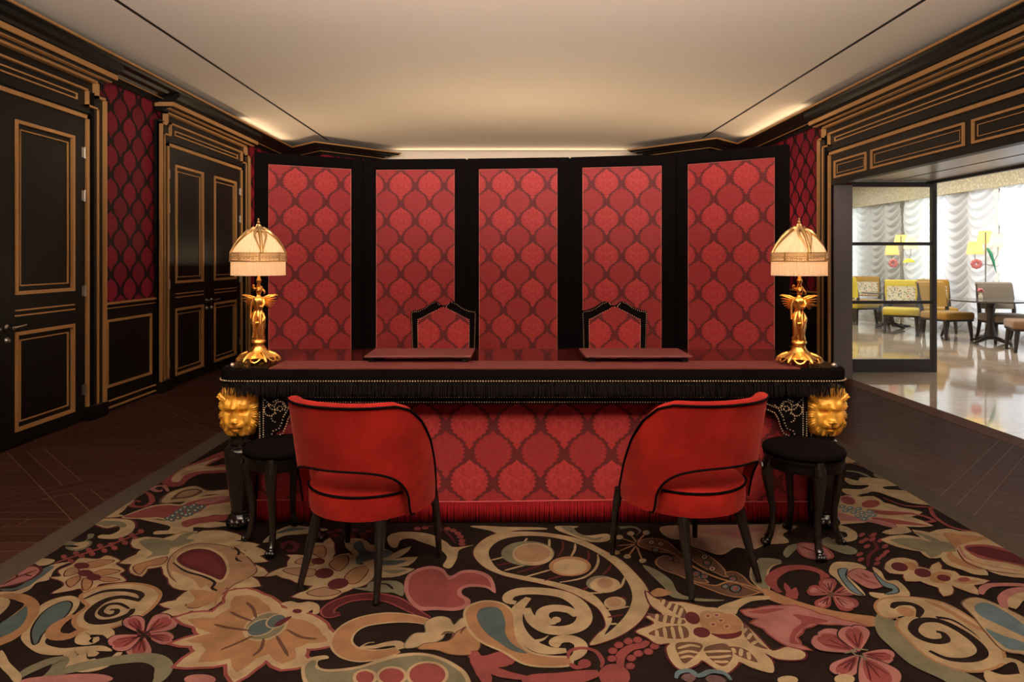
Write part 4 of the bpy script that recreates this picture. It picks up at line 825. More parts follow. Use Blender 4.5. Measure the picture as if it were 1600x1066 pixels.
 ('P','r',None,0.012,[(-1.213,2.303),(-1.184,2.284),(-1.152,2.269),(-1.13,2.268),(-1.125,2.277),(-1.131,2.282),(-1.127,2.286),(-1.137,2.299),(-1.162,2.311),(-1.191,2.313),(-1.214,2.307)]),
 ('L','b',None,0.0028,[(-1.207,2.304),(-1.153,2.306)]),
 ('L','b',None,0.0028,[(-1.207,2.304),(-1.149,2.287)]),
 ('L','b',None,0.0028,[(-1.207,2.304),(-1.144,2.269)]),
 ('P','p','k',0.005,[(-1.23,2.297),(-1.243,2.261),(-1.244,2.227),(-1.222,2.196),(-1.195,2.182),(-1.186,2.185),(-1.174,2.178),(-1.154,2.183),(-1.152,2.209),(-1.179,2.249),(-1.221,2.295)]),
 ('P','r',None,0.012,[(-1.226,2.29),(-1.23,2.263),(-1.226,2.23),(-1.21,2.202),(-1.194,2.191),(-1.19,2.195),(-1.183,2.189),(-1.173,2.195),(-1.175,2.22),(-1.195,2.256),(-1.221,2.289)]),
 ('L','b',None,0.0028,[(-1.221,2.282),(-1.175,2.211)]),
 ('L','b',None,0.0028,[(-1.221,2.282),(-1.197,2.215)]),
 ('L','b',None,0.0028,[(-1.221,2.282),(-1.219,2.219)]),
 ('P','p','k',0.005,[(-1.243,2.307),(-1.292,2.31),(-1.328,2.303),(-1.331,2.275),(-1.311,2.248),(-1.298,2.242),(-1.29,2.229),(-1.262,2.213),(-1.235,2.218),(-1.229,2.251),(-1.234,2.298)]),
 ('P','r',None,0.012,[(-1.244,2.301),(-1.275,2.299),(-1.302,2.287),(-1.31,2.266),(-1.301,2.25),(-1.293,2.247),(-1.29,2.239),(-1.272,2.232),(-1.251,2.241),(-1.241,2.267),(-1.239,2.297)]),
 ('L','b',None,0.0028,[(-1.246,2.295),(-1.259,2.238)]),
 ('L','b',None,0.0028,[(-1.246,2.295),(-1.282,2.258)]),
 ('L','b',None,0.0028,[(-1.246,2.295),(-1.304,2.279)]),
 ('P','b',None,0.01,[(-1.206,2.31),(-1.203,2.298),(-1.208,2.29),(-1.218,2.287),(-1.232,2.29),(-1.246,2.298),(-1.255,2.31),(-1.259,2.322),(-1.254,2.331),(-1.244,2.334),(-1.229,2.331),(-1.216,2.322)]),
 ('L','k',None,0.004,[(-1.231,2.31),(-1.274,2.343)]),
 ('L','k',None,0.004,[(-1.231,2.31),(-1.221,2.347)]),
 ('L','k',None,0.004,[(-1.231,2.31),(-1.192,2.284)]),
 ('L','k',None,0.004,[(-1.231,2.31),(-1.219,2.266)]),
 ('L','k',None,0.004,[(-1.231,2.31),(-1.253,2.284)]),
 ('L','g',None,0.026,[(-1.417,2.055),(-1.365,2.109),(-1.257,2.157),(-1.151,2.176),(-1.081,2.141),(-1.055,2.084),(-1.055,2.049)]),
 ('L','g',None,0.022,[(-1.488,2.061),(-1.478,2.109),(-1.447,2.153),(-1.413,2.16),(-1.399,2.122),(-1.404,2.078)]),
 ('P','p',None,0.012,[(-1.466,2.061),(-1.378,2.084),(-1.256,2.091),(-1.193,2.061),(-1.282,2.014),(-1.411,2.014)]),
 ('P','p',None,0.01,[(-0.882,2.063),(-0.882,2.05),(-0.896,2.041),(-0.918,2.037),(-0.943,2.041),(-0.965,2.05),(-0.977,2.063),(-0.977,2.076),(-0.964,2.086),(-0.941,2.089),(-0.916,2.086),(-0.894,2.076)]),
 ('L','c',None,0.013,[(-1.645,2.213),(-1.585,2.147),(-1.507,2.087),(-1.468,2.049)]),
 ('S','c','r',0.012,[(-1.174,2.417),(-1.133,2.451),(-1.061,2.456),(-1.043,2.524),(-1.067,2.611),(-1.006,2.631),(-0.928,2.586),(-0.857,2.533),(-0.823,2.487),(-0.744,2.456),(-0.661,2.408),(-0.613,2.342),(-0.556,2.264),(-0.613,2.231),(-0.656,2.227),(-0.649,2.185),(-0.62,2.14),(-0.699,2.114),(-0.765,2.164),(-0.781,2.12),(-0.821,2.047),(-0.88,2.143),(-0.963,2.127),(-1.036,2.13),(-1.012,2.213),(-1.036,2.242),(-1.111,2.257),(-1.042,2.31),(-1.079,2.358)]),
 ('S','o',None,0.012,[(-1.131,2.408),(-1.038,2.417),(-1.008,2.482),(-1.029,2.571),(-0.975,2.581),(-0.903,2.528),(-0.846,2.451),(-0.766,2.417),(-0.675,2.375),(-0.629,2.314),(-0.597,2.268),(-0.662,2.257),(-0.695,2.227),(-0.674,2.171),(-0.709,2.143),(-0.769,2.199),(-0.8,2.171),(-0.832,2.097),(-0.881,2.171),(-0.974,2.15),(-0.98,2.22),(-1.011,2.257),(-1.071,2.272),(-1.006,2.318)]),
 ('P','g','c',0.01,[(-0.785,2.408),(-0.773,2.364),(-0.778,2.322),(-0.798,2.291),(-0.828,2.28),(-0.86,2.289),(-0.887,2.318),(-0.901,2.36),(-0.898,2.404),(-0.879,2.437),(-0.847,2.451),(-0.812,2.44)]),
 ('P','e','c',0.006,[(-0.815,2.385),(-0.808,2.36),(-0.812,2.333),(-0.827,2.313),(-0.847,2.304),(-0.868,2.308),(-0.884,2.324),(-0.891,2.349),(-0.888,2.375),(-0.874,2.397),(-0.853,2.407),(-0.831,2.402)]),
 ('P','e','c',0.006,[(-0.786,2.417),(-0.78,2.396),(-0.782,2.375),(-0.792,2.36),(-0.807,2.354),(-0.822,2.359),(-0.835,2.374),(-0.841,2.394),(-0.839,2.415),(-0.83,2.431),(-0.815,2.438),(-0.799,2.432)]),
 ('P','b',None,0.012,[(-0.81,2.366),(-0.797,2.408),(-0.768,2.429),(-0.772,2.4),(-0.788,2.366)]),
 ('L','m',None,0.006,[(-0.894,2.395),(-0.95,2.425),(-0.999,2.46)]),
 ('L','m',None,0.006,[(-0.877,2.334),(-0.967,2.354),(-1.02,2.375)]),
 ('L','m',None,0.006,[(-0.859,2.302),(-0.895,2.257),(-0.932,2.22)]),
 ('L','m',None,0.006,[(-0.817,2.287),(-0.804,2.227),(-0.815,2.185)]),
 ('L','m',None,0.006,[(-0.779,2.302),(-0.744,2.249),(-0.702,2.185)]),
 ('L','m',None,0.006,[(-0.757,2.342),(-0.695,2.295),(-0.638,2.283)]),
 ('L','m',None,0.006,[(-0.89,2.417),(-0.926,2.482),(-0.967,2.528)]),
 ('P','c',None,0.012,[(-0.835,2.516),(-0.806,2.535),(-0.771,2.522),(-0.736,2.532),(-0.702,2.516),(-0.683,2.485),(-0.678,2.449),(-0.697,2.443),(-0.706,2.473),(-0.724,2.449),(-0.751,2.438),(-0.789,2.461),(-0.805,2.491)]),
 ('P','b',None,0.01,[(-0.742,2.464),(-0.742,2.456),(-0.746,2.45),(-0.754,2.448),(-0.763,2.45),(-0.772,2.456),(-0.776,2.464),(-0.776,2.471),(-0.772,2.477),(-0.764,2.479),(-0.754,2.477),(-0.746,2.471)]),
 ('S','c','b',0.006,[(-0.97,2.731),(-0.949,2.784),(-0.909,2.818),(-0.923,2.908),(-0.947,2.932),(-0.862,2.924),(-0.871,3.051),(-0.827,3.055),(-0.81,3.111),(-0.761,2.998),(-0.743,2.895),(-0.723,2.932),(-0.686,2.949),(-0.644,2.899),(-0.614,2.834),(-0.555,2.85),(-0.535,2.754),(-0.553,2.665),(-0.594,2.637),(-0.63,2.597),(-0.658,2.551),(-0.714,2.545),(-0.813,2.568),(-0.767,2.62),(-0.756,2.654),(-0.802,2.668),(-0.861,2.707),(-0.929,2.745)]),
 ('P','o','b',0.005,[(-0.853,3.015),(-0.821,3.024),(-0.794,2.98),(-0.784,2.912),(-0.811,2.92),(-0.846,2.963)]),
 ('P','o','b',0.005,[(-0.741,2.847),(-0.721,2.912),(-0.687,2.92),(-0.668,2.855),(-0.683,2.784),(-0.711,2.8)]),
 ('P','o','b',0.005,[(-0.648,2.725),(-0.63,2.8),(-0.579,2.823),(-0.571,2.754),(-0.59,2.682),(-0.619,2.675)]),
 ('P','t','b',0.005,[(-0.762,2.599),(-0.714,2.64),(-0.677,2.626),(-0.639,2.606),(-0.665,2.58),(-0.715,2.573)]),
 ('P','t','b',0.005,[(-0.914,2.784),(-0.872,2.807),(-0.79,2.792),(-0.782,2.739),(-0.837,2.739)]),
 ('P','t','b',0.005,[(-0.889,2.863),(-0.865,2.904),(-0.814,2.879),(-0.808,2.831),(-0.853,2.839)]),
 ('P','b',None,0.01,[(-0.704,2.767),(-0.703,2.744),(-0.711,2.725),(-0.727,2.716),(-0.747,2.719),(-0.765,2.732),(-0.777,2.753),(-0.779,2.776),(-0.771,2.796),(-0.755,2.806),(-0.734,2.803),(-0.716,2.789)]),
 ('P','b',None,0.01,[(-0.625,2.684),(-0.623,2.661),(-0.633,2.641),(-0.65,2.629),(-0.67,2.629),(-0.689,2.64),(-0.701,2.66),(-0.703,2.683),(-0.694,2.703),(-0.677,2.716),(-0.656,2.716),(-0.637,2.704)]),
 ('P','b',None,0.01,[(-0.767,2.871),(-0.767,2.855),(-0.774,2.843),(-0.787,2.839),(-0.803,2.843),(-0.817,2.855),(-0.825,2.871),(-0.826,2.887),(-0.819,2.899),(-0.805,2.904),(-0.79,2.899),(-0.776,2.887)]),
 ('S','c',None,0.012,[(-0.736,3.079),(-0.707,3.107),(-0.658,3.098),(-0.612,3.042),(-0.58,3.015),(-0.547,2.998),(-0.493,2.946),(-0.425,3.019),(-0.449,2.929),(-0.484,2.892),(-0.382,2.912),(-0.412,2.828),(-0.513,2.812),(-0.38,2.8),(-0.434,2.736),(-0.496,2.722),(-0.54,2.769),(-0.587,2.831),(-0.67,2.946)]),
 ('P','e',None,0.012,[(-0.682,3.015),(-0.679,3.07),(-0.652,3.066),(-0.618,2.98),(-0.578,2.966),(-0.544,2.984),(-0.494,2.954),(-0.516,2.908),(-0.563,2.887),(-0.596,2.871),(-0.625,2.839),(-0.644,2.895),(-0.641,2.946)]),
 ('P','e',None,0.012,[(-0.523,2.871),(-0.467,2.879),(-0.423,2.876),(-0.46,2.839),(-0.517,2.834)]),
 ('P','g',None,0.012,[(-0.543,2.682),(-0.492,2.696),(-0.437,2.693),(-0.404,2.654),(-0.395,2.573),(-0.435,2.599),(-0.474,2.599),(-0.557,2.62),(-0.601,2.64),(-0.548,2.64)]),
 ('L','k',None,0.006,[(-0.513,2.668),(-0.473,2.668),(-0.439,2.626)]),
 ('P','g',None,0.012,[(-0.508,2.784),(-0.446,2.792),(-0.41,2.787),(-0.461,2.757)]),
 ('L','b','r',0.02,[(-0.279,2.412),(-0.352,2.479),(-0.425,2.544),(-0.507,2.571),(-0.582,2.558),(-0.63,2.52),(-0.65,2.473),(-0.633,2.435),(-0.6,2.447)]),
 ('L','b',None,0.014,[(-0.985,2.989),(-0.998,3.042),(-0.975,3.066),(-0.932,3.024),(-0.934,2.971),(-0.966,2.989)]),
 ('P','p',None,0.012,[(-0.402,2.654),(-0.403,2.739),(-0.37,2.8),(-0.316,2.825),(-0.264,2.8),(-0.23,2.736),(-0.186,2.784),(-0.122,2.784),(-0.064,2.725),(-0.045,2.597),(-0.083,2.637),(-0.143,2.645),(-0.173,2.624),(-0.171,2.586),(-0.139,2.545),(-0.144,2.495),(-0.189,2.465),(-0.258,2.471),(-0.313,2.468),(-0.358,2.52),(-0.387,2.586)]),
 ('P','r',None,0.012,[(-0.385,2.654),(-0.385,2.732),(-0.356,2.78),(-0.313,2.8),(-0.269,2.778),(-0.231,2.703),(-0.184,2.757),(-0.128,2.76),(-0.078,2.71),(-0.064,2.64),(-0.09,2.661),(-0.151,2.668),(-0.189,2.633),(-0.188,2.58),(-0.16,2.541),(-0.164,2.507),(-0.197,2.488),(-0.26,2.495),(-0.314,2.497),(-0.351,2.541),(-0.374,2.593)]),
 ('P','c',None,0.012,[(-0.548,3.126),(-0.492,3.179),(-0.369,3.159),(-0.282,3.074),(-0.245,3.015),(-0.201,3.015),(-0.15,3.033),(-0.21,2.98),(-0.215,2.892),(-0.235,2.806),(-0.268,2.828),(-0.258,2.912),(-0.305,2.998),(-0.389,3.066),(-0.441,3.104),(-0.483,3.085),(-0.488,3.006),(-0.521,3.024)]),
 ('P','r',None,0.01,[(-0.267,3.215),(-0.268,3.204),(-0.273,3.196),(-0.281,3.193),(-0.289,3.196),(-0.296,3.204),(-0.299,3.215),(-0.298,3.227),(-0.293,3.235),(-0.285,3.238),(-0.277,3.235),(-0.27,3.227)]),
 ('P','r',None,0.01,[(-0.237,3.195),(-0.238,3.184),(-0.244,3.176),(-0.251,3.173),(-0.26,3.176),(-0.266,3.184),(-0.269,3.195),(-0.268,3.206),(-0.263,3.214),(-0.255,3.217),(-0.247,3.214),(-0.24,3.206)]),
 ('P','r',None,0.01,[(-0.215,3.161),(-0.216,3.151),(-0.221,3.143),(-0.229,3.14),(-0.237,3.143),(-0.243,3.151),(-0.246,3.161),(-0.245,3.172),(-0.24,3.18),(-0.232,3.183),(-0.224,3.18),(-0.217,3.172)]),
 ('P','r',None,0.01,[(-0.2,3.123),(-0.202,3.112),(-0.207,3.104),(-0.214,3.102),(-0.222,3.104),(-0.229,3.112),(-0.232,3.123),(-0.23,3.133),(-0.225,3.141),(-0.217,3.144),(-0.209,3.141),(-0.203,3.133)]),
 ('P','r',None,0.01,[(-0.19,3.079),(-0.191,3.069),(-0.196,3.062),(-0.204,3.059),(-0.212,3.062),(-0.218,3.069),(-0.221,3.079),(-0.219,3.089),(-0.214,3.097),(-0.207,3.1),(-0.199,3.097),(-0.192,3.089)]),
 ('P','r',None,0.01,[(-0.187,3.042),(-0.189,3.032),(-0.194,3.025),(-0.201,3.022),(-0.209,3.025),(-0.215,3.032),(-0.218,3.042),(-0.217,3.052),(-0.212,3.06),(-0.204,3.062),(-0.196,3.06),(-0.19,3.052)]),
 ('P','r',None,0.01,[(-0.374,3.23),(-0.374,3.218),(-0.379,3.21),(-0.387,3.207),(-0.396,3.21),(-0.402,3.218),(-0.406,3.23),(-0.405,3.241),(-0.4,3.249),(-0.393,3.252),(-0.384,3.249),(-0.377,3.241)]),
 ('P','r',None,0.01,[(-0.408,3.215),(-0.409,3.204),(-0.414,3.196),(-0.422,3.193),(-0.43,3.196),(-0.437,3.204),(-0.441,3.215),(-0.44,3.227),(-0.435,3.235),(-0.427,3.238),(-0.419,3.235),(-0.412,3.227)]),
 ('L','b',None,0.006,[(-0.411,3.236),(-0.338,3.242),(-0.274,3.156),(-0.234,3.051)]),
 ('P','b',None,0.01,[(-0.809,3.175),(-0.809,3.166),(-0.814,3.16),(-0.822,3.157),(-0.831,3.16),(-0.839,3.166),(-0.844,3.175),(-0.844,3.184),(-0.839,3.191),(-0.831,3.193),(-0.822,3.191),(-0.814,3.184)]),
 ('P','b',None,0.01,[(-0.774,3.195),(-0.774,3.186),(-0.779,3.18),(-0.787,3.177),(-0.796,3.18),(-0.805,3.186),(-0.809,3.195),(-0.809,3.204),(-0.804,3.211),(-0.796,3.213),(-0.786,3.211),(-0.778,3.204)]),
 ('P','b',None,0.01,[(-0.727,3.165),(-0.727,3.157),(-0.732,3.15),(-0.74,3.148),(-0.749,3.15),(-0.757,3.157),(-0.762,3.165),(-0.762,3.174),(-0.757,3.181),(-0.748,3.183),(-0.739,3.181),(-0.731,3.174)]),
 ('P','b',None,0.01,[(-0.693,3.195),(-0.694,3.186),(-0.699,3.18),(-0.707,3.177),(-0.716,3.18),(-0.724,3.186),(-0.729,3.195),(-0.728,3.204),(-0.724,3.211),(-0.715,3.213),(-0.706,3.211),(-0.698,3.204)]),
 ('P','b',None,0.01,[(-0.653,3.156),(-0.654,3.147),(-0.659,3.14),(-0.667,3.138),(-0.676,3.14),(-0.684,3.147),(-0.688,3.156),(-0.688,3.164),(-0.683,3.171),(-0.674,3.173),(-0.665,3.171),(-0.657,3.164)]),
 ('P','b',None,0.01,[(-0.627,3.185),(-0.628,3.176),(-0.633,3.17),(-0.641,3.167),(-0.65,3.17),(-0.658,3.176),(-0.662,3.185),(-0.662,3.194),(-0.657,3.201),(-0.648,3.203),(-0.639,3.201),(-0.631,3.194)]),
 ('P','b',None,0.01,[(-0.775,3.136),(-0.775,3.127),(-0.78,3.121),(-0.788,3.119),(-0.797,3.121),(-0.805,3.127),(-0.81,3.136),(-0.81,3.145),(-0.805,3.151),(-0.797,3.154),(-0.788,3.151),(-0.78,3.145)]),
 ('P','b',None,0.01,[(-0.695,3.13),(-0.696,3.122),(-0.7,3.115),(-0.709,3.113),(-0.718,3.115),(-0.725,3.122),(-0.73,3.13),(-0.729,3.139),(-0.725,3.145),(-0.716,3.148),(-0.707,3.145),(-0.699,3.139)]),
 ('P','b',None,0.01,[(-0.637,3.117),(-0.638,3.108),(-0.643,3.102),(-0.651,3.1),(-0.66,3.102),(-0.668,3.108),(-0.672,3.117),(-0.671,3.126),(-0.666,3.132),(-0.658,3.134),(-0.649,3.132),(-0.641,3.126)]),
 ('L','o','c',0.03,[(-0.272,2.386),(-0.343,2.412),(-0.428,2.417),(-0.508,2.39),(-0.549,2.335),(-0.551,2.264),(-0.517,2.21),(-0.465,2.188),(-0.4,2.196),(-0.354,2.22)]),
 ('T','c',None,0.018,[(-0.344,2.225),(-0.363,2.256),(-0.399,2.252),(-0.436,2.236),(-0.464,2.234),(-0.481,2.23),(-0.463,2.258),(-0.441,2.262)]),
 ('P','c','g',0.004,[(-0.335,2.232),(-0.33,2.284),(-0.312,2.316),(-0.278,2.324),(-0.286,2.386),(-0.247,2.424),(-0.208,2.412),(-0.186,2.367),(-0.16,2.414),(-0.135,2.37),(-0.166,2.321),(-0.21,2.321),(-0.224,2.279),(-0.285,2.242)]),
 ('P','o','m',0.004,[(-0.288,2.225),(-0.275,2.252),(-0.23,2.262),(-0.192,2.274),(-0.167,2.332),(-0.124,2.356),(-0.1,2.295),(-0.092,2.234),(-0.119,2.194),(-0.179,2.194),(-0.232,2.22)]),
 ('L','m',None,0.005,[(-0.223,2.305),(-0.208,2.326),(-0.183,2.316),(-0.187,2.284)]),
 ('L','m',None,0.005,[(-0.16,2.316),(-0.148,2.353),(-0.125,2.359),(-0.109,2.342)]),
 ('P','c',None,0.012,[(-0.641,2.12),(-0.636,2.17),(-0.586,2.188),(-0.569,2.172),(-0.598,2.157),(-0.583,2.122),(-0.54,2.114),(-0.464,2.131),(-0.406,2.168),(-0.356,2.193),(-0.285,2.203),(-0.222,2.184),(-0.164,2.142),(-0.122,2.088),(-0.116,2.013),(-0.229,1.959),(-0.477,1.967),(-0.592,2.021)]),
 ('P','g',None,0.012,[(-0.629,2.118),(-0.622,2.158),(-0.605,2.157),(-0.594,2.118),(-0.541,2.101),(-0.461,2.118),(-0.398,2.153),(-0.348,2.177),(-0.283,2.188),(-0.227,2.171),(-0.174,2.131),(-0.136,2.083),(-0.132,2.021),(-0.241,1.974),(-0.471,1.982),(-0.587,2.038)]),
 ('P','r','c',0.01,[(-0.405,2.072),(-0.406,2.056),(-0.413,2.045),(-0.426,2.041),(-0.44,2.045),(-0.453,2.056),(-0.46,2.072),(-0.46,2.089),(-0.452,2.1),(-0.439,2.105),(-0.425,2.1),(-0.412,2.089)]),
 ('P','r','c',0.01,[(-0.315,2.079),(-0.317,2.06),(-0.329,2.046),(-0.346,2.041),(-0.366,2.046),(-0.382,2.06),(-0.391,2.079),(-0.389,2.099),(-0.378,2.114),(-0.36,2.119),(-0.34,2.114),(-0.323,2.099)]),
 ('P','r','c',0.01,[(-0.19,2.086),(-0.195,2.057),(-0.212,2.037),(-0.238,2.029),(-0.266,2.037),(-0.289,2.057),(-0.3,2.086),(-0.297,2.115),(-0.279,2.138),(-0.252,2.146),(-0.223,2.138),(-0.2,2.115)]),
 ('L','r',None,0.02,[(-0.109,2.215),(-0.089,2.14),(-0.071,2.088),(-0.059,2.038)]),
 ('L','r',None,0.02,[(-0.124,2.186),(-0.068,2.168),(-0.019,2.191),(0.011,2.177),(-0.013,2.145),(-0.04,2.136)]),
 ('S','c',None,0.012,[(-1.145,3.024),(-1.111,3.015),(-1.031,2.942),(-1.076,2.92),(-1.12,2.92)]),
 ('P','c',None,0.012,[(-1.097,3.061),(-1.091,3.156),(-1.036,3.256),(-0.922,3.23),(-0.842,3.205),(-0.932,3.156),(-1.021,3.136),(-1.057,3.079)]),
 ('P','e',None,0.012,[(-1.075,3.156),(-1.026,3.226),(-0.942,3.215),(-1.013,3.185)]),
 ('P','c','b',0.005,[(-0.147,2.942),(-0.128,3.051),(-0.072,3.142),(0.003,3.179),(0.123,3.179),(0.24,3.146),(0.337,3.089),(0.415,2.984),(0.48,2.879),(0.522,2.739),(0.539,2.626),(0.527,2.522),(0.476,2.412),(0.412,2.332),(0.346,2.279),(0.272,2.246),(0.304,2.31),(0.341,2.367),(0.333,2.471),(0.29,2.545),(0.232,2.61),(0.143,2.665),(0.05,2.707),(-0.032,2.751),(-0.104,2.828)]),
 ('P','k',None,0.012,[(-0.082,2.942),(-0.057,3.048),(0.003,3.111),(0.105,3.134),(0.214,3.111),(0.302,3.055),(0.382,2.959),(0.439,2.843),(0.468,2.725),(0.474,2.599),(0.449,2.497),(0.402,2.403),(0.328,2.307),(0.368,2.403),(0.359,2.483),(0.333,2.571),(0.286,2.624),(0.198,2.679),(0.105,2.722),(0.023,2.754),(-0.04,2.8)]),
 ('L','c',None,0.0055,[(0.089,3.107),(0.072,3.051)]),
 ('L','c',None,0.0055,[(0.19,3.098),(0.183,2.998)]),
 ('L','b',None,0.0055,[(0.247,3.079),(0.244,2.998),(0.215,2.912)]),
 ('L','c',None,0.0055,[(0.302,3.048),(0.293,2.98),(0.27,2.912)]),
 ('L','b',None,0.0055,[(0.351,2.977),(0.347,2.912),(0.325,2.855)]),
 ('L','c',None,0.0055,[(0.388,2.937),(0.38,2.863),(0.352,2.784),(0.296,2.717),(0.205,2.682)]),
 ('L','b',None,0.0055,[(0.431,2.839),(0.409,2.784),(0.382,2.747)]),
 ('L','c',None,0.0055,[(-0.07,2.879),(-0.012,2.912)]),
 ('L','b',None,0.0055,[(-0.047,2.831),(0.038,2.863)]),
 ('L','c',None,0.0055,[(-0.012,2.784),(0.081,2.839)]),
 ('L','b',None,0.0055,[(0.037,2.762),(0.138,2.831)]),
 ('L','c',None,0.0055,[(0.071,2.728),(0.178,2.792)]),
 ('L','b',None,0.0055,[(0.145,2.696),(0.245,2.754)]),
 ('L','c',None,0.0055,[(0.468,2.725),(0.443,2.654),(0.411,2.62)]),
 ('L','b',None,0.0055,[(0.286,2.62),(0.323,2.654)]),
 ('L','c',None,0.0055,[(0.296,2.593),(0.362,2.599)]),
 ('L','c',None,0.0055,[(0.353,2.467),(0.395,2.479),(0.445,2.497)]),
 ('L','b',None,0.0055,[(0.355,2.42),(0.413,2.438)]),
 ('L','c',None,0.0055,[(0.351,2.375),(0.382,2.378)]),
 ('L','b',None,0.0055,[(0.447,2.547),(0.428,2.567)]),
 ('P','g',None,0.01,[(0.202,2.946),(0.183,2.885),(0.14,2.843),(0.084,2.828),(0.029,2.843),(-0.012,2.885),(-0.027,2.946),(-0.012,3.008),(0.031,3.056),(0.091,3.074),(0.151,3.056),(0.191,3.008)]),
 ('P','c',None,0.01,[(0.198,2.937),(0.183,2.882),(0.149,2.843),(0.106,2.829),(0.063,2.843),(0.032,2.882),(0.021,2.937),(0.033,2.994),(0.067,3.037),(0.114,3.053),(0.159,3.037),(0.19,2.994)]),
 ('P','t',None,0.01,[(0.184,2.949),(0.171,2.905),(0.142,2.874),(0.103,2.863),(0.066,2.874),(0.038,2.905),(0.028,2.949),(0.039,2.994),(0.069,3.028),(0.11,3.041),(0.149,3.028),(0.176,2.994)]),
 ('P','o',None,0.01,[(0.345,2.823),(0.328,2.778),(0.293,2.746),(0.25,2.735),(0.209,2.746),(0.18,2.778),(0.171,2.823),(0.186,2.869),(0.221,2.904),(0.267,2.917),(0.31,2.904),(0.338,2.869)]),
 ('P','c',None,0.01,[(0.33,2.818),(0.316,2.783),(0.288,2.757),(0.253,2.748),(0.219,2.757),(0.195,2.783),(0.188,2.818),(0.2,2.855),(0.229,2.882),(0.266,2.892),(0.301,2.882),(0.324,2.855)]),
 ('P','g',None,0.01,[(0.423,2.675),(0.41,2.643),(0.386,2.621),(0.357,2.613),(0.33,2.621),(0.312,2.643),(0.308,2.675),(0.32,2.707),(0.344,2.731),(0.374,2.739),(0.402,2.731),(0.42,2.707)]),
 ('P','c',None,0.01,[(0.439,2.661),(0.426,2.629),(0.401,2.606),(0.371,2.598),(0.344,2.606),(0.325,2.629),(0.321,2.661),(0.333,2.693),(0.358,2.717),(0.39,2.726),(0.418,2.717),(0.437,2.693)]),
 ('P','t',None,0.01,[(0.413,2.675),(0.405,2.654),(0.392,2.639),(0.376,2.633),(0.362,2.639),(0.353,2.654),(0.352,2.675),(0.359,2.696),(0.372,2.712),(0.388,2.717),(0.403,2.712),(0.412,2.696)]),
 ('P','c',None,0.01,[(0.437,2.52),(0.428,2.496),(0.411,2.479),(0.39,2.473),(0.371,2.479),(0.358,2.496),(0.356,2.52),(0.365,2.544),(0.383,2.561),(0.405,2.568),(0.424,2.561),(0.436,2.544)]),
 ('P','t',None,0.01,[(0.422,2.528),(0.415,2.512),(0.403,2.5),(0.388,2.496),(0.375,2.5),(0.366,2.512),(0.365,2.528),(0.371,2.545),(0.383,2.557),(0.398,2.562),(0.412,2.557),(0.421,2.545)]),
 ('L','c',None,0.028,[(0.031,2.522),(0.002,2.537),(0.009,2.58),(0.055,2.61),(0.14,2.609),(0.216,2.58),(0.264,2.51),(0.274,2.426),(0.249,2.364),(0.196,2.335),(0.137,2.342),(0.095,2.386),(0.076,2.438),(0.071,2.485)]),
 ('L','c',None,0.026,[(0.079,2.56),(0.04,2.485),(0.027,2.403),(0.043,2.316),(0.081,2.249),(0.13,2.215),(0.191,2.215)]),
 ('L','c',None,0.024,[(0.17,2.386),(0.14,2.392),(0.123,2.426),(0.135,2.467),(0.177,2.485),(0.225,2.467),(0.243,2.426)]),
 ('P','c',None,0.01,[(0.188,2.403),(0.185,2.393),(0.178,2.386),(0.17,2.383),(0.162,2.386),(0.156,2.393),(0.154,2.403),(0.157,2.413),(0.164,2.421),(0.173,2.424),(0.181,2.421),(0.187,2.413)]),
 ('T','c',None,0.012,[(0.082,2.264),(0.117,2.279),(0.138,2.303)]),
 ('L','c',None,0.022,[(0.171,2.239),(0.155,2.254),(0.174,2.279),(0.214,2.282),(0.241,2.249),(0.229,2.196),(0.2,2.163)]),
 ('P','o','c',0.01,[(-0.149,2.438),(-0.136,2.497),(-0.081,2.531),(-0.022,2.512),(0.016,2.449),(0.021,2.359),(0.032,2.264),(0.075,2.2),(0.139,2.177),(0.193,2.172),(0.193,2.139),(0.136,2.131),(0.056,2.145),(-0.009,2.21),(-0.084,2.269),(-0.129,2.346)]),
 ('P','e',None,0.012,[(-0.109,2.424),(-0.093,2.483),(-0.034,2.485),(-0.009,2.403),(-0.007,2.316),(0.016,2.254),(0.064,2.2),(0.019,2.212),(-0.027,2.259),(-0.08,2.332)]),
 ('L','r',None,0.016,[(0.353,2.114),(0.361,2.182),(0.4,2.229),(0.443,2.246),(0.467,2.269)]),
 ('P','r','b',0.003,[(0.38,2.246),(0.377,2.237),(0.371,2.231),(0.363,2.228),(0.357,2.231),(0.353,2.237),(0.352,2.246),(0.355,2.255),(0.362,2.262),(0.369,2.264),(0.376,2.262),(0.38,2.255)]),
 ('P','r','b',0.003,[(0.416,2.269),(0.412,2.26),(0.406,2.253),(0.398,2.251),(0.392,2.253),(0.387,2.26),(0.387,2.269),(0.391,2.278),(0.397,2.285),(0.405,2.288),(0.411,2.285),(0.415,2.278)]),
 ('P','r','b',0.003,[(0.448,2.276),(0.445,2.267),(0.438,2.261),(0.431,2.258),(0.424,2.261),(0.42,2.267),(0.42,2.276),(0.423,2.285),(0.43,2.292),(0.438,2.295),(0.444,2.292),(0.448,2.285)]),
 ('P','r','b',0.003,[(0.355,2.213),(0.352,2.204),(0.346,2.198),(0.339,2.196),(0.332,2.198),(0.328,2.204),(0.327,2.213),(0.331,2.222),(0.337,2.228),(0.344,2.23),(0.351,2.228),(0.355,2.222)]),
 ('P','r','b',0.003,[(0.346,2.17),(0.342,2.161),(0.337,2.155),(0.329,2.153),(0.323,2.155),(0.319,2.161),(0.318,2.17),(0.321,2.178),(0.327,2.184),(0.335,2.186),(0.341,2.184),(0.345,2.178)]),
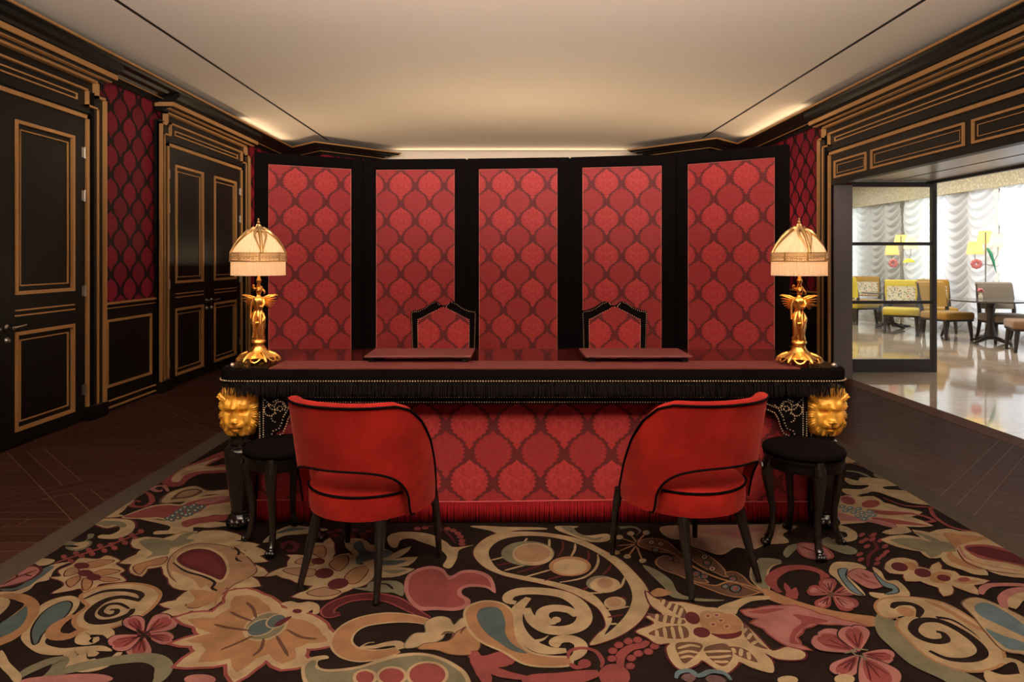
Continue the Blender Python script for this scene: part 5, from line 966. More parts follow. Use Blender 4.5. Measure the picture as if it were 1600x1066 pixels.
 ('P','r','b',0.003,[(0.408,2.172),(0.404,2.164),(0.398,2.158),(0.391,2.156),(0.385,2.158),(0.381,2.164),(0.38,2.172),(0.384,2.181),(0.39,2.187),(0.397,2.189),(0.404,2.187),(0.408,2.181)]),
 ('P','r','b',0.003,[(0.435,2.198),(0.431,2.189),(0.425,2.183),(0.418,2.181),(0.411,2.183),(0.407,2.189),(0.407,2.198),(0.41,2.206),(0.417,2.213),(0.424,2.215),(0.431,2.213),(0.434,2.206)]),
 ('P','r','b',0.003,[(0.47,2.209),(0.467,2.2),(0.46,2.194),(0.453,2.192),(0.446,2.194),(0.443,2.2),(0.442,2.209),(0.446,2.218),(0.452,2.224),(0.46,2.226),(0.466,2.224),(0.47,2.218)]),
 ('P','r','b',0.003,[(0.496,2.239),(0.493,2.23),(0.486,2.224),(0.478,2.222),(0.472,2.224),(0.468,2.23),(0.468,2.239),(0.472,2.248),(0.479,2.255),(0.486,2.257),(0.493,2.255),(0.496,2.248)]),
 ('P','r','b',0.003,[(0.397,2.13),(0.393,2.122),(0.387,2.116),(0.38,2.114),(0.374,2.116),(0.37,2.122),(0.37,2.13),(0.373,2.138),(0.379,2.144),(0.386,2.146),(0.392,2.144),(0.396,2.138)]),
 ('P','r',None,0.012,[(0.289,2.114),(0.319,2.14),(0.351,2.136),(0.372,2.105),(0.366,2.054),(0.323,2.029),(0.285,2.046),(0.279,2.079)]),
 ('L','r',None,0.008,[(0.193,2.168),(0.202,2.21),(0.243,2.229),(0.285,2.21),(0.3,2.158),(0.29,2.122)]),
 ('P','r',None,0.01,[(0.262,2.142),(0.258,2.13),(0.249,2.122),(0.239,2.119),(0.229,2.122),(0.223,2.13),(0.221,2.142),(0.225,2.154),(0.234,2.163),(0.244,2.166),(0.254,2.163),(0.261,2.154)]),
 ('L','r',None,0.01,[(0.244,2.136),(0.215,2.122),(0.196,2.145)]),
 ('L','r',None,0.02,[(0.018,2.145),(-0.009,2.158),(-0.047,2.149),(-0.057,2.122),(-0.009,2.088),(0.069,2.066)]),
 ('L','r',None,0.022,[(-0.108,2.186),(-0.084,2.122),(-0.066,2.066)]),
 ('L','r',None,0.03,[(0.043,2.058),(0.111,2.062),(0.194,2.071),(0.281,2.096)]),
 ('P','c',None,0.012,[(-0.177,3.242),(-0.12,3.25),(0.011,3.236),(0.157,3.23),(0.18,3.205),(0.043,3.195),(-0.037,3.156),(-0.086,3.195)]),
 ('P','c',None,0.012,[(0.231,3.246),(0.337,3.242),(0.301,3.205),(0.358,3.136),(0.463,3.156),(0.456,3.079),(0.373,3.066),(0.294,3.136),(0.236,3.195)]),
 ('P','g',None,0.012,[(0.255,3.236),(0.304,3.236),(0.329,3.165),(0.393,3.107),(0.435,3.126),(0.398,3.079),(0.311,3.142)]),
 ('P','q','c',0.01,[(0.724,3.205),(0.777,3.242),(0.999,3.25),(1.346,3.254),(1.303,3.193),(1.255,3.154),(1.253,3.066),(1.152,3.048),(1.071,2.994),(1.003,3.015),(0.919,2.942),(0.87,2.977),(0.823,3.024),(0.818,3.089),(0.745,3.111)]),
 ('P','p',None,0.012,[(0.883,3.185),(1.073,3.226),(1.231,3.215),(1.132,3.165),(1.065,3.107),(1.001,3.126),(0.938,3.156)]),
 ('P','c',None,0.01,[(0.528,3.117),(0.524,3.105),(0.516,3.096),(0.507,3.092),(0.5,3.096),(0.495,3.105),(0.495,3.117),(0.499,3.129),(0.507,3.139),(0.516,3.142),(0.523,3.139),(0.528,3.129)]),
 ('P','c',None,0.01,[(0.587,3.159),(0.582,3.147),(0.574,3.138),(0.566,3.134),(0.558,3.138),(0.553,3.147),(0.553,3.159),(0.558,3.172),(0.566,3.182),(0.575,3.185),(0.583,3.182),(0.587,3.172)]),
 ('P','c',None,0.01,[(0.66,3.169),(0.655,3.157),(0.647,3.147),(0.638,3.144),(0.631,3.147),(0.627,3.157),(0.627,3.169),(0.632,3.182),(0.64,3.192),(0.649,3.195),(0.657,3.192),(0.661,3.182)]),
 ('P','c',None,0.01,[(0.527,2.915),(0.523,2.904),(0.516,2.896),(0.508,2.894),(0.5,2.896),(0.496,2.904),(0.496,2.915),(0.5,2.926),(0.507,2.934),(0.515,2.937),(0.522,2.934),(0.527,2.926)]),
 ('P','c',None,0.01,[(0.584,2.874),(0.58,2.863),(0.573,2.856),(0.565,2.853),(0.558,2.856),(0.554,2.863),(0.554,2.874),(0.558,2.885),(0.565,2.892),(0.573,2.895),(0.581,2.892),(0.585,2.885)]),
 ('P','c',None,0.01,[(0.486,2.954),(0.482,2.943),(0.475,2.935),(0.466,2.932),(0.459,2.935),(0.455,2.943),(0.454,2.954),(0.458,2.965),(0.465,2.973),(0.473,2.977),(0.481,2.973),(0.485,2.965)]),
 ('L','o',None,0.0045,[(0.579,3.061),(0.568,3.146)]),
 ('L','o',None,0.0045,[(0.585,3.07),(0.637,3.156)]),
 ('L','o',None,0.0045,[(0.574,3.051),(0.518,3.107)]),
 ('L','o',None,0.0045,[(0.569,3.024),(0.521,2.929)]),
 ('L','o',None,0.0045,[(0.571,3.015),(0.568,2.887)]),
 ('L','o',None,0.0045,[(0.567,3.037),(0.474,2.959)]),
 ('L','o',None,0.0045,[(0.568,3.042),(0.489,3.024)]),
 ('T','g',None,0.016,[(0.529,3.226),(0.596,3.236),(0.619,3.185),(0.595,3.146)]),
 ('P','m','o',0.006,[(0.583,3.042),(0.616,3.089),(0.665,3.102),(0.713,3.074),(0.736,2.98),(0.762,2.892),(0.751,2.863),(0.706,2.946),(0.651,2.966),(0.605,2.998)]),
 ('P','m','o',0.007,[(0.786,2.998),(0.836,2.963),(0.871,2.879),(0.882,2.8),(0.874,2.732),(0.844,2.769),(0.809,2.815),(0.781,2.895)]),
 ('P','m','o',0.007,[(0.623,2.855),(0.661,2.912),(0.704,2.908),(0.734,2.855),(0.744,2.784),(0.769,2.725),(0.784,2.682),(0.734,2.696),(0.681,2.754),(0.641,2.792)]),
 ('P','m','o',0.007,[(0.73,2.682),(0.778,2.661),(0.816,2.654),(0.865,2.682),(0.901,2.668),(0.979,2.626),(0.925,2.586),(0.867,2.567),(0.821,2.586),(0.781,2.626)]),
 ('P','m','o',0.006,[(0.881,2.754),(0.921,2.769),(0.941,2.725),(0.948,2.668),(0.982,2.599),(0.94,2.626),(0.905,2.682)]),
 ('P','k',None,0.01,[(0.66,3.061),(0.656,3.048),(0.648,3.039),(0.639,3.036),(0.632,3.039),(0.629,3.048),(0.629,3.061),(0.634,3.073),(0.641,3.082),(0.65,3.086),(0.657,3.082),(0.661,3.073)]),
 ('P','w',None,0.01,[(0.656,3.061),(0.653,3.051),(0.647,3.044),(0.641,3.042),(0.636,3.044),(0.633,3.051),(0.633,3.061),(0.637,3.07),(0.642,3.077),(0.649,3.08),(0.654,3.077),(0.657,3.07)]),
 ('P','g',None,0.01,[(0.652,3.061),(0.649,3.055),(0.646,3.051),(0.642,3.049),(0.639,3.051),(0.637,3.055),(0.638,3.061),(0.64,3.066),(0.643,3.071),(0.647,3.072),(0.65,3.071),(0.652,3.066)]),
 ('P','k',None,0.01,[(0.698,3.042),(0.694,3.03),(0.686,3.021),(0.677,3.018),(0.67,3.021),(0.667,3.03),(0.667,3.042),(0.672,3.055),(0.68,3.064),(0.688,3.067),(0.696,3.064),(0.699,3.055)]),
 ('P','w',None,0.01,[(0.694,3.042),(0.691,3.033),(0.685,3.026),(0.679,3.024),(0.674,3.026),(0.671,3.033),(0.671,3.042),(0.675,3.052),(0.681,3.059),(0.687,3.061),(0.692,3.059),(0.695,3.052)]),
 ('P','g',None,0.01,[(0.69,3.042),(0.688,3.037),(0.684,3.032),(0.68,3.031),(0.677,3.032),(0.676,3.037),(0.676,3.042),(0.678,3.048),(0.682,3.052),(0.685,3.054),(0.689,3.052),(0.69,3.048)]),
 ('P','k',None,0.01,[(0.665,2.98),(0.659,2.966),(0.65,2.956),(0.64,2.952),(0.632,2.956),(0.628,2.966),(0.628,2.98),(0.634,2.994),(0.643,3.005),(0.653,3.009),(0.661,3.005),(0.665,2.994)]),
 ('P','e',None,0.01,[(0.66,2.98),(0.656,2.969),(0.649,2.962),(0.642,2.959),(0.636,2.962),(0.632,2.969),(0.633,2.98),(0.637,2.991),(0.644,2.999),(0.651,3.002),(0.657,2.999),(0.66,2.991)]),
 ('P','g',None,0.01,[(0.655,2.98),(0.652,2.973),(0.648,2.969),(0.644,2.967),(0.64,2.969),(0.638,2.973),(0.638,2.98),(0.641,2.987),(0.645,2.991),(0.649,2.993),(0.653,2.991),(0.655,2.987)]),
 ('P','k',None,0.01,[(0.706,2.895),(0.701,2.883),(0.693,2.875),(0.684,2.872),(0.677,2.875),(0.674,2.883),(0.674,2.895),(0.679,2.907),(0.687,2.916),(0.696,2.919),(0.703,2.916),(0.706,2.907)]),
 ('P','e',None,0.01,[(0.702,2.895),(0.698,2.886),(0.692,2.88),(0.686,2.877),(0.68,2.88),(0.678,2.886),(0.678,2.895),(0.682,2.904),(0.688,2.911),(0.694,2.913),(0.7,2.911),(0.702,2.904)]),
 ('P','r',None,0.01,[(0.697,2.895),(0.695,2.89),(0.691,2.886),(0.687,2.884),(0.684,2.886),(0.683,2.89),(0.683,2.895),(0.685,2.901),(0.689,2.905),(0.693,2.906),(0.696,2.905),(0.697,2.901)]),
 ('P','k',None,0.01,[(0.724,2.876),(0.72,2.865),(0.713,2.858),(0.706,2.855),(0.699,2.858),(0.696,2.865),(0.697,2.876),(0.701,2.886),(0.708,2.893),(0.716,2.896),(0.722,2.893),(0.725,2.886)]),
 ('P','e',None,0.01,[(0.721,2.876),(0.717,2.868),(0.712,2.862),(0.707,2.86),(0.702,2.862),(0.7,2.868),(0.7,2.876),(0.704,2.883),(0.709,2.889),(0.714,2.891),(0.719,2.889),(0.721,2.883)]),
 ('P','r',None,0.01,[(0.717,2.876),(0.715,2.871),(0.712,2.867),(0.708,2.866),(0.706,2.867),(0.704,2.871),(0.705,2.876),(0.706,2.88),(0.71,2.884),(0.713,2.885),(0.716,2.884),(0.717,2.88)]),
 ('P','k',None,0.01,[(0.857,2.912),(0.851,2.899),(0.842,2.89),(0.833,2.887),(0.826,2.89),(0.822,2.899),(0.824,2.912),(0.829,2.925),(0.838,2.934),(0.848,2.938),(0.855,2.934),(0.859,2.925)]),
 ('P','w',None,0.01,[(0.853,2.912),(0.848,2.902),(0.842,2.895),(0.835,2.893),(0.829,2.895),(0.827,2.902),(0.828,2.912),(0.832,2.921),(0.839,2.929),(0.846,2.931),(0.851,2.929),(0.854,2.921)]),
 ('P','r',None,0.01,[(0.848,2.912),(0.845,2.906),(0.841,2.902),(0.837,2.9),(0.834,2.902),(0.832,2.906),(0.833,2.912),(0.836,2.918),(0.84,2.922),(0.844,2.924),(0.847,2.922),(0.849,2.918)]),
 ('P','k',None,0.01,[(0.854,2.855),(0.847,2.84),(0.837,2.83),(0.826,2.826),(0.818,2.83),(0.814,2.84),(0.815,2.855),(0.822,2.869),(0.832,2.88),(0.843,2.884),(0.852,2.88),(0.856,2.869)]),
 ('P','e',None,0.01,[(0.849,2.855),(0.844,2.844),(0.836,2.836),(0.828,2.833),(0.822,2.836),(0.819,2.844),(0.82,2.855),(0.825,2.866),(0.833,2.874),(0.841,2.877),(0.847,2.874),(0.85,2.866)]),
 ('P','r',None,0.01,[(0.843,2.855),(0.84,2.848),(0.836,2.843),(0.831,2.841),(0.827,2.843),(0.825,2.848),(0.826,2.855),(0.829,2.861),(0.834,2.866),(0.839,2.868),(0.842,2.866),(0.844,2.861)]),
 ('P','k',None,0.01,[(0.856,2.8),(0.85,2.788),(0.842,2.779),(0.833,2.776),(0.826,2.779),(0.822,2.788),(0.824,2.8),(0.829,2.812),(0.838,2.82),(0.847,2.823),(0.854,2.82),(0.857,2.812)]),
 ('P','w',None,0.01,[(0.852,2.8),(0.847,2.791),(0.841,2.784),(0.834,2.782),(0.829,2.784),(0.827,2.791),(0.828,2.8),(0.832,2.809),(0.838,2.815),(0.845,2.818),(0.85,2.815),(0.853,2.809)]),
 ('P','r',None,0.01,[(0.847,2.8),(0.844,2.794),(0.84,2.79),(0.836,2.789),(0.833,2.79),(0.832,2.794),(0.833,2.8),(0.835,2.805),(0.839,2.809),(0.843,2.811),(0.846,2.809),(0.848,2.805)]),
 ('P','k',None,0.01,[(0.781,2.754),(0.774,2.74),(0.763,2.729),(0.752,2.725),(0.743,2.729),(0.738,2.74),(0.74,2.754),(0.746,2.769),(0.757,2.78),(0.768,2.784),(0.778,2.78),(0.782,2.769)]),
 ('P','e',None,0.01,[(0.775,2.754),(0.77,2.743),(0.763,2.735),(0.754,2.732),(0.747,2.735),(0.744,2.743),(0.745,2.754),(0.75,2.765),(0.758,2.774),(0.766,2.777),(0.773,2.774),(0.777,2.765)]),
 ('P','r',None,0.01,[(0.769,2.754),(0.766,2.747),(0.762,2.742),(0.756,2.741),(0.752,2.742),(0.75,2.747),(0.751,2.754),(0.754,2.761),(0.759,2.766),(0.764,2.768),(0.768,2.766),(0.77,2.761)]),
 ('P','k',None,0.01,[(0.807,2.732),(0.801,2.719),(0.791,2.709),(0.781,2.706),(0.773,2.709),(0.769,2.719),(0.77,2.732),(0.776,2.745),(0.786,2.755),(0.796,2.759),(0.804,2.755),(0.808,2.745)]),
 ('P','e',None,0.01,[(0.802,2.732),(0.797,2.722),(0.79,2.715),(0.783,2.712),(0.777,2.715),(0.774,2.722),(0.775,2.732),(0.779,2.742),(0.787,2.749),(0.794,2.752),(0.8,2.749),(0.803,2.742)]),
 ('P','r',None,0.01,[(0.797,2.732),(0.794,2.726),(0.79,2.721),(0.785,2.72),(0.781,2.721),(0.78,2.726),(0.78,2.732),(0.783,2.738),(0.787,2.743),(0.792,2.744),(0.796,2.743),(0.797,2.738)]),
 ('P','k',None,0.01,[(0.86,2.647),(0.854,2.636),(0.846,2.628),(0.837,2.625),(0.83,2.628),(0.826,2.636),(0.828,2.647),(0.833,2.658),(0.842,2.666),(0.851,2.669),(0.858,2.666),(0.861,2.658)]),
 ('P','e',None,0.01,[(0.856,2.647),(0.851,2.638),(0.845,2.632),(0.838,2.63),(0.833,2.632),(0.831,2.638),(0.832,2.647),(0.836,2.655),(0.842,2.661),(0.849,2.664),(0.854,2.661),(0.857,2.655)]),
 ('P','g',None,0.01,[(0.851,2.647),(0.848,2.642),(0.844,2.638),(0.84,2.636),(0.837,2.638),(0.836,2.642),(0.837,2.647),(0.839,2.652),(0.843,2.656),(0.847,2.657),(0.85,2.656),(0.852,2.652)]),
 ('P','k',None,0.01,[(0.903,2.63),(0.894,2.613),(0.881,2.601),(0.867,2.597),(0.856,2.601),(0.851,2.613),(0.853,2.63),(0.862,2.648),(0.876,2.66),(0.89,2.665),(0.901,2.66),(0.906,2.648)]),
 ('P','e',None,0.01,[(0.897,2.63),(0.89,2.618),(0.88,2.608),(0.87,2.605),(0.862,2.608),(0.858,2.618),(0.86,2.63),(0.866,2.643),(0.876,2.653),(0.887,2.657),(0.895,2.653),(0.899,2.643)]),
 ('P','r',None,0.01,[(0.889,2.63),(0.885,2.622),(0.879,2.617),(0.873,2.614),(0.868,2.617),(0.866,2.622),(0.867,2.63),(0.871,2.638),(0.877,2.644),(0.884,2.646),(0.888,2.644),(0.891,2.638)]),
 ('P','k',None,0.01,[(0.913,2.71),(0.906,2.697),(0.896,2.688),(0.886,2.684),(0.878,2.688),(0.875,2.697),(0.876,2.71),(0.883,2.723),(0.893,2.733),(0.903,2.736),(0.911,2.733),(0.915,2.723)]),
 ('P','e',None,0.01,[(0.908,2.71),(0.903,2.7),(0.896,2.693),(0.888,2.691),(0.882,2.693),(0.88,2.7),(0.881,2.71),(0.886,2.72),(0.893,2.727),(0.901,2.73),(0.907,2.727),(0.91,2.72)]),
 ('P','r',None,0.01,[(0.903,2.71),(0.9,2.704),(0.895,2.7),(0.891,2.698),(0.887,2.7),(0.886,2.704),(0.886,2.71),(0.89,2.716),(0.894,2.721),(0.899,2.722),(0.902,2.721),(0.904,2.716)]),
 ('P','k',None,0.01,[(0.807,2.762),(0.802,2.752),(0.795,2.745),(0.788,2.743),(0.782,2.745),(0.78,2.752),(0.78,2.762),(0.785,2.771),(0.792,2.778),(0.799,2.781),(0.805,2.778),(0.808,2.771)]),
 ('P','e',None,0.01,[(0.803,2.762),(0.8,2.755),(0.795,2.749),(0.789,2.748),(0.785,2.749),(0.783,2.755),(0.784,2.762),(0.787,2.769),(0.792,2.774),(0.798,2.776),(0.802,2.774),(0.804,2.769)]),
 ('P','r',None,0.01,[(0.799,2.762),(0.797,2.757),(0.794,2.754),(0.791,2.753),(0.788,2.754),(0.787,2.757),(0.788,2.762),(0.79,2.766),(0.793,2.769),(0.796,2.771),(0.799,2.769),(0.8,2.766)]),
 ('L','o',None,0.006,[(0.61,3.024),(0.665,2.998),(0.713,2.946),(0.776,2.8),(0.847,2.71),(0.936,2.654),(0.982,2.599)]),
 ('P','g',None,0.012,[(0.56,2.834),(0.611,2.784),(0.647,2.696),(0.65,2.599),(0.703,2.558),(0.81,2.541),(0.727,2.531),(0.62,2.563),(0.606,2.64),(0.58,2.736)]),
 ('P','o',None,0.012,[(0.535,2.586),(0.578,2.633),(0.608,2.62),(0.624,2.593),(0.591,2.573),(0.557,2.567)]),
 ('P','c','b',0.007,[(0.529,2.606),(0.549,2.56),(0.588,2.532),(0.649,2.525),(0.694,2.504),(0.737,2.479),(0.797,2.432),(0.831,2.348),(0.847,2.264),(0.859,2.213),(0.912,2.234),(0.943,2.226),(0.958,2.196),(0.93,2.165),(0.862,2.166),(0.829,2.198),(0.836,2.157),(0.814,2.095),(0.759,2.121),(0.732,2.151),(0.714,2.13),(0.67,2.093),(0.641,2.121),(0.616,2.16),(0.594,2.139),(0.538,2.111),(0.516,2.157),(0.518,2.225),(0.536,2.256),(0.494,2.252),(0.467,2.293),(0.439,2.33),(0.511,2.378),(0.493,2.426),(0.553,2.438),(0.526,2.507)]),
 ('P','m',None,0.012,[(0.569,2.558),(0.604,2.522),(0.636,2.497),(0.642,2.449),(0.62,2.412),(0.599,2.449),(0.573,2.497)]),
 ('P','m',None,0.012,[(0.5,2.447),(0.541,2.438),(0.587,2.426),(0.623,2.397),(0.611,2.375),(0.57,2.378),(0.526,2.397)]),
 ('P','m',None,0.012,[(0.477,2.314),(0.541,2.356),(0.607,2.362),(0.617,2.326),(0.603,2.29),(0.553,2.282),(0.515,2.295)]),
 ('P','m',None,0.012,[(0.555,2.252),(0.605,2.264),(0.639,2.252),(0.634,2.225),(0.599,2.182),(0.556,2.142),(0.548,2.186)]),
 ('P','m',None,0.012,[(0.638,2.22),(0.667,2.244),(0.716,2.254),(0.728,2.215),(0.711,2.166),(0.671,2.127),(0.644,2.166)]),
 ('P','m',None,0.012,[(0.721,2.234),(0.754,2.234),(0.78,2.21),(0.788,2.149),(0.75,2.172),(0.73,2.196)]),
 ('P','m',None,0.012,[(0.815,2.386),(0.83,2.337),(0.83,2.264),(0.848,2.222),(0.809,2.244),(0.798,2.295)]),
 ('L','c',None,0.0065,[(0.585,2.547),(0.564,2.497)]),
 ('L','c',None,0.0065,[(0.606,2.528),(0.581,2.479)]),
 ('L','c',None,0.0065,[(0.623,2.51),(0.595,2.443)]),
 ('L','c',None,0.0065,[(0.636,2.485),(0.607,2.42)]),
 ('L','c',None,0.0065,[(0.536,2.443),(0.523,2.397)]),
 ('L','c',None,0.0065,[(0.565,2.435),(0.547,2.383)]),
 ('L','c',None,0.0065,[(0.59,2.426),(0.572,2.375)]),
 ('L','c',None,0.0065,[(0.611,2.412),(0.595,2.372)]),
 ('L','c',None,0.0065,[(0.51,2.337),(0.504,2.295)]),
 ('L','c',None,0.0065,[(0.54,2.353),(0.53,2.286)]),
 ('L','c',None,0.0065,[(0.568,2.359),(0.558,2.282)]),
 ('L','c',None,0.0065,[(0.595,2.362),(0.585,2.284)]),
 ('L','c',None,0.0065,[(0.555,2.225),(0.6,2.244),(0.631,2.234)]),
 ('L','c',None,0.0065,[(0.548,2.196),(0.585,2.21),(0.616,2.2)]),
 ('L','c',None,0.0065,[(0.55,2.172),(0.577,2.182),(0.595,2.177)]),
 ('L','c',None,0.0065,[(0.636,2.205),(0.68,2.21),(0.724,2.21)]),
 ('L','c',None,0.0065,[(0.639,2.177),(0.675,2.177),(0.717,2.186)]),
 ('L','c',None,0.0065,[(0.651,2.154),(0.678,2.151),(0.697,2.154)]),
 ('L','c',None,0.0065,[(0.736,2.229),(0.732,2.2)]),
 ('L','c',None,0.0065,[(0.762,2.225),(0.745,2.182)]),
 ('L','c',None,0.0065,[(0.778,2.205),(0.766,2.163)]),
 ('L','c',None,0.0065,[(0.822,2.348),(0.796,2.316)]),
 ('L','c',None,0.0065,[(0.828,2.316),(0.801,2.279)]),
 ('L','c',None,0.0065,[(0.829,2.269),(0.805,2.249)]),
 ('P','c',None,0.01,[(0.81,2.343),(0.777,2.297),(0.73,2.273),(0.682,2.276),(0.643,2.304),(0.624,2.352),(0.63,2.408),(0.662,2.458),(0.712,2.486),(0.765,2.483),(0.805,2.451),(0.821,2.399)]),
 ('P','o',None,0.01,[(0.811,2.361),(0.788,2.329),(0.753,2.31),(0.717,2.31),(0.687,2.328),(0.671,2.361),(0.675,2.4),(0.698,2.435),(0.734,2.456),(0.773,2.456),(0.804,2.435),(0.818,2.4)]),
 ('P','b',None,0.012,[(0.689,2.316),(0.722,2.31),(0.771,2.318),(0.799,2.332),(0.785,2.3),(0.748,2.282),(0.714,2.284)]),
 ('P','b',None,0.01,[(0.673,2.392),(0.662,2.378),(0.648,2.373),(0.636,2.38),(0.629,2.395),(0.628,2.416),(0.635,2.437),(0.647,2.452),(0.661,2.457),(0.673,2.45),(0.68,2.434),(0.68,2.413)]),
 ('P','b',None,0.01,[(0.686,2.312),(0.676,2.298),(0.663,2.29),(0.648,2.29),(0.637,2.299),(0.631,2.313),(0.634,2.33),(0.643,2.345),(0.657,2.353),(0.672,2.353),(0.684,2.344),(0.689,2.329)]),
 ('P','t',None,0.01,[(0.737,2.432),(0.728,2.416),(0.716,2.404),(0.702,2.4),(0.69,2.404),(0.684,2.416),(0.685,2.432),(0.693,2.448),(0.706,2.46),(0.721,2.465),(0.732,2.46),(0.738,2.448)]),
 ('P','c',None,0.01,[(0.725,2.428),(0.721,2.421),(0.715,2.415),(0.709,2.413),(0.703,2.415),(0.701,2.421),(0.701,2.428),(0.705,2.436),(0.711,2.441),(0.717,2.443),(0.723,2.441),(0.725,2.436)]),
 ('P','r',None,0.01,[(0.72,2.428),(0.718,2.424),(0.714,2.42),(0.71,2.419),(0.707,2.42),(0.705,2.424),(0.706,2.428),(0.708,2.433),(0.712,2.436),(0.716,2.438),(0.719,2.436),(0.721,2.433)]),
 ('P','c',None,0.01,[(0.761,2.397),(0.757,2.39),(0.751,2.385),(0.745,2.383),(0.74,2.385),(0.737,2.39),(0.738,2.397),(0.742,2.405),(0.747,2.41),(0.754,2.412),(0.759,2.41),(0.761,2.405)]),
 ('P','r',None,0.01,[(0.756,2.397),(0.754,2.393),(0.75,2.39),(0.746,2.388),(0.743,2.39),(0.742,2.393),(0.742,2.397),(0.744,2.402),(0.748,2.405),(0.752,2.406),(0.755,2.405),(0.757,2.402)]),
 ('P','c',None,0.01,[(0.726,2.372),(0.722,2.365),(0.716,2.359),(0.71,2.357),(0.705,2.359),(0.702,2.365),(0.703,2.372),(0.707,2.379),(0.712,2.384),(0.719,2.386),(0.724,2.384),(0.726,2.379)]),
 ('P','r',None,0.01,[(0.721,2.372),(0.719,2.367),(0.716,2.364),(0.712,2.363),(0.708,2.364),(0.707,2.367),(0.707,2.372),(0.709,2.376),(0.713,2.379),(0.717,2.381),(0.72,2.379),(0.722,2.376)]),
 ('P','c',None,0.01,[(0.769,2.359),(0.765,2.351),(0.759,2.346),(0.753,2.344),(0.748,2.346),(0.746,2.351),(0.747,2.359),(0.75,2.366),(0.756,2.371),(0.762,2.373),(0.767,2.371),(0.77,2.366)]),
 ('P','r',None,0.01,[(0.765,2.359),(0.763,2.354),(0.759,2.351),(0.755,2.35),(0.752,2.351),(0.75,2.354),(0.751,2.359),(0.753,2.363),(0.757,2.366),(0.761,2.367),(0.764,2.366),(0.765,2.363)]),
 ('P','c',None,0.01,[(0.757,2.434),(0.753,2.427),(0.747,2.421),(0.741,2.419),(0.736,2.421),(0.733,2.427),(0.734,2.434),(0.738,2.442),(0.744,2.447),(0.75,2.449),(0.755,2.447),(0.758,2.442)]),
 ('P','r',None,0.01,[(0.753,2.434),(0.75,2.429),(0.747,2.426),(0.743,2.425),(0.739,2.426),(0.738,2.429),(0.738,2.434),(0.74,2.439),(0.744,2.442),(0.748,2.443),(0.752,2.442),(0.753,2.439)]),
 ('L','g','c',0.028,[(1.144,2.866),(1.086,2.855),(1.037,2.8),(1,2.71),(0.99,2.62)]),
 ('P','g',None,0.012,[(1.15,2.863),(1.136,2.892),(1.065,2.895),(1.055,2.831),(1.087,2.839)]),
 ('L','r',None,0.022,[(1.266,2.71),(1.266,2.777),(1.211,2.812),(1.129,2.792),(1.055,2.722),(1.031,2.661),(1.038,2.599)]),
 ('S','r',None,0.012,[(1.061,2.599),(1.088,2.682),(1.089,2.62),(1.117,2.64),(1.081,2.547),(1.045,2.56)]),
 ('P','r',None,0.01,[(1.285,2.725),(1.275,2.709),(1.263,2.697),(1.251,2.693),(1.244,2.697),(1.242,2.709),(1.247,2.725),(1.257,2.741),(1.269,2.753),(1.281,2.757),(1.289,2.753),(1.29,2.741)]),
 ('P','r','k',0.005,[(1.221,2.592),(1.217,2.629),(1.207,2.655),(1.184,2.655),(1.163,2.637),(1.159,2.626),(1.149,2.619),(1.139,2.595),(1.147,2.575),(1.176,2.575),(1.215,2.584)]),
 ('P','p',None,0.012,[(1.216,2.592),(1.21,2.615),(1.197,2.634),(1.179,2.638),(1.165,2.629),(1.164,2.622),(1.158,2.619),(1.154,2.605),(1.164,2.59),(1.188,2.586),(1.213,2.588)]),
 ('L','b',None,0.0028,[(1.211,2.593),(1.161,2.596)]),
 ('L','b',None,0.0028,[(1.211,2.593),(1.175,2.615)]),
 ('L','b',None,0.0028,[(1.211,2.593),(1.19,2.635)]),
 ('P','r','k',0.005,[(1.232,2.597),(1.268,2.641),(1.293,2.682),(1.293,2.71),(1.276,2.715),(1.265,2.708),(1.258,2.711),(1.234,2.697),(1.214,2.664),(1.215,2.63),(1.225,2.596)]),
 ('P','p',None,0.012,[(1.233,2.603),(1.255,2.634),(1.273,2.67),(1.277,2.697),(1.268,2.703),(1.262,2.697),(1.258,2.701),(1.244,2.69),(1.23,2.661),(1.226,2.628),(1.229,2.602)]),
 ('L','b',None,0.0028,[(1.233,2.609),(1.235,2.672)]),
 ('L','b',None,0.0028,[(1.233,2.609),(1.255,2.676)]),
 ('L','b',None,0.0028,[(1.233,2.609),(1.274,2.68)]),
 ('P','r','k',0.005,[(1.235,2.584),(1.265,2.575),(1.294,2.575),(1.322,2.595),(1.334,2.618),(1.331,2.626),(1.338,2.637),(1.334,2.655),(1.31,2.655),(1.275,2.629),(1.237,2.592)]),
 ('P','p',None,0.012,[(1.241,2.588),(1.264,2.585),(1.292,2.59),(1.316,2.605),(1.326,2.619),(1.323,2.622),(1.328,2.629),(1.323,2.638),(1.3,2.634),(1.269,2.615),(1.242,2.592)]),
 ('L','b',None,0.0028,[(1.247,2.593),(1.308,2.635)]),
 ('L','b',None,0.0028,[(1.247,2.593),(1.305,2.615)]),
 ('L','b',None,0.0028,[(1.247,2.593),(1.301,2.596)]),
 ('P','r','k',0.005,[(1.213,2.575),(1.175,2.556),(1.143,2.535),(1.128,2.508),(1.132,2.492),(1.139,2.492),(1.14,2.484),(1.155,2.481),(1.18,2.497),(1.199,2.53),(1.217,2.572)]),
 ('P','p',None,0.012,[(1.21,2.57),(1.183,2.554),(1.156,2.532),(1.141,2.509),(1.14,2.498),(1.146,2.499),(1.145,2.493),(1.156,2.494),(1.177,2.511),(1.197,2.539),(1.212,2.568)]),
 ('L','b',None,0.0028,[(1.206,2.563),(1.169,2.505)]),
 ('L','b',None,0.0028,[(1.206,2.563),(1.16,2.514)]),
 ('L','b',None,0.0028,[(1.206,2.563),(1.151,2.523)]),
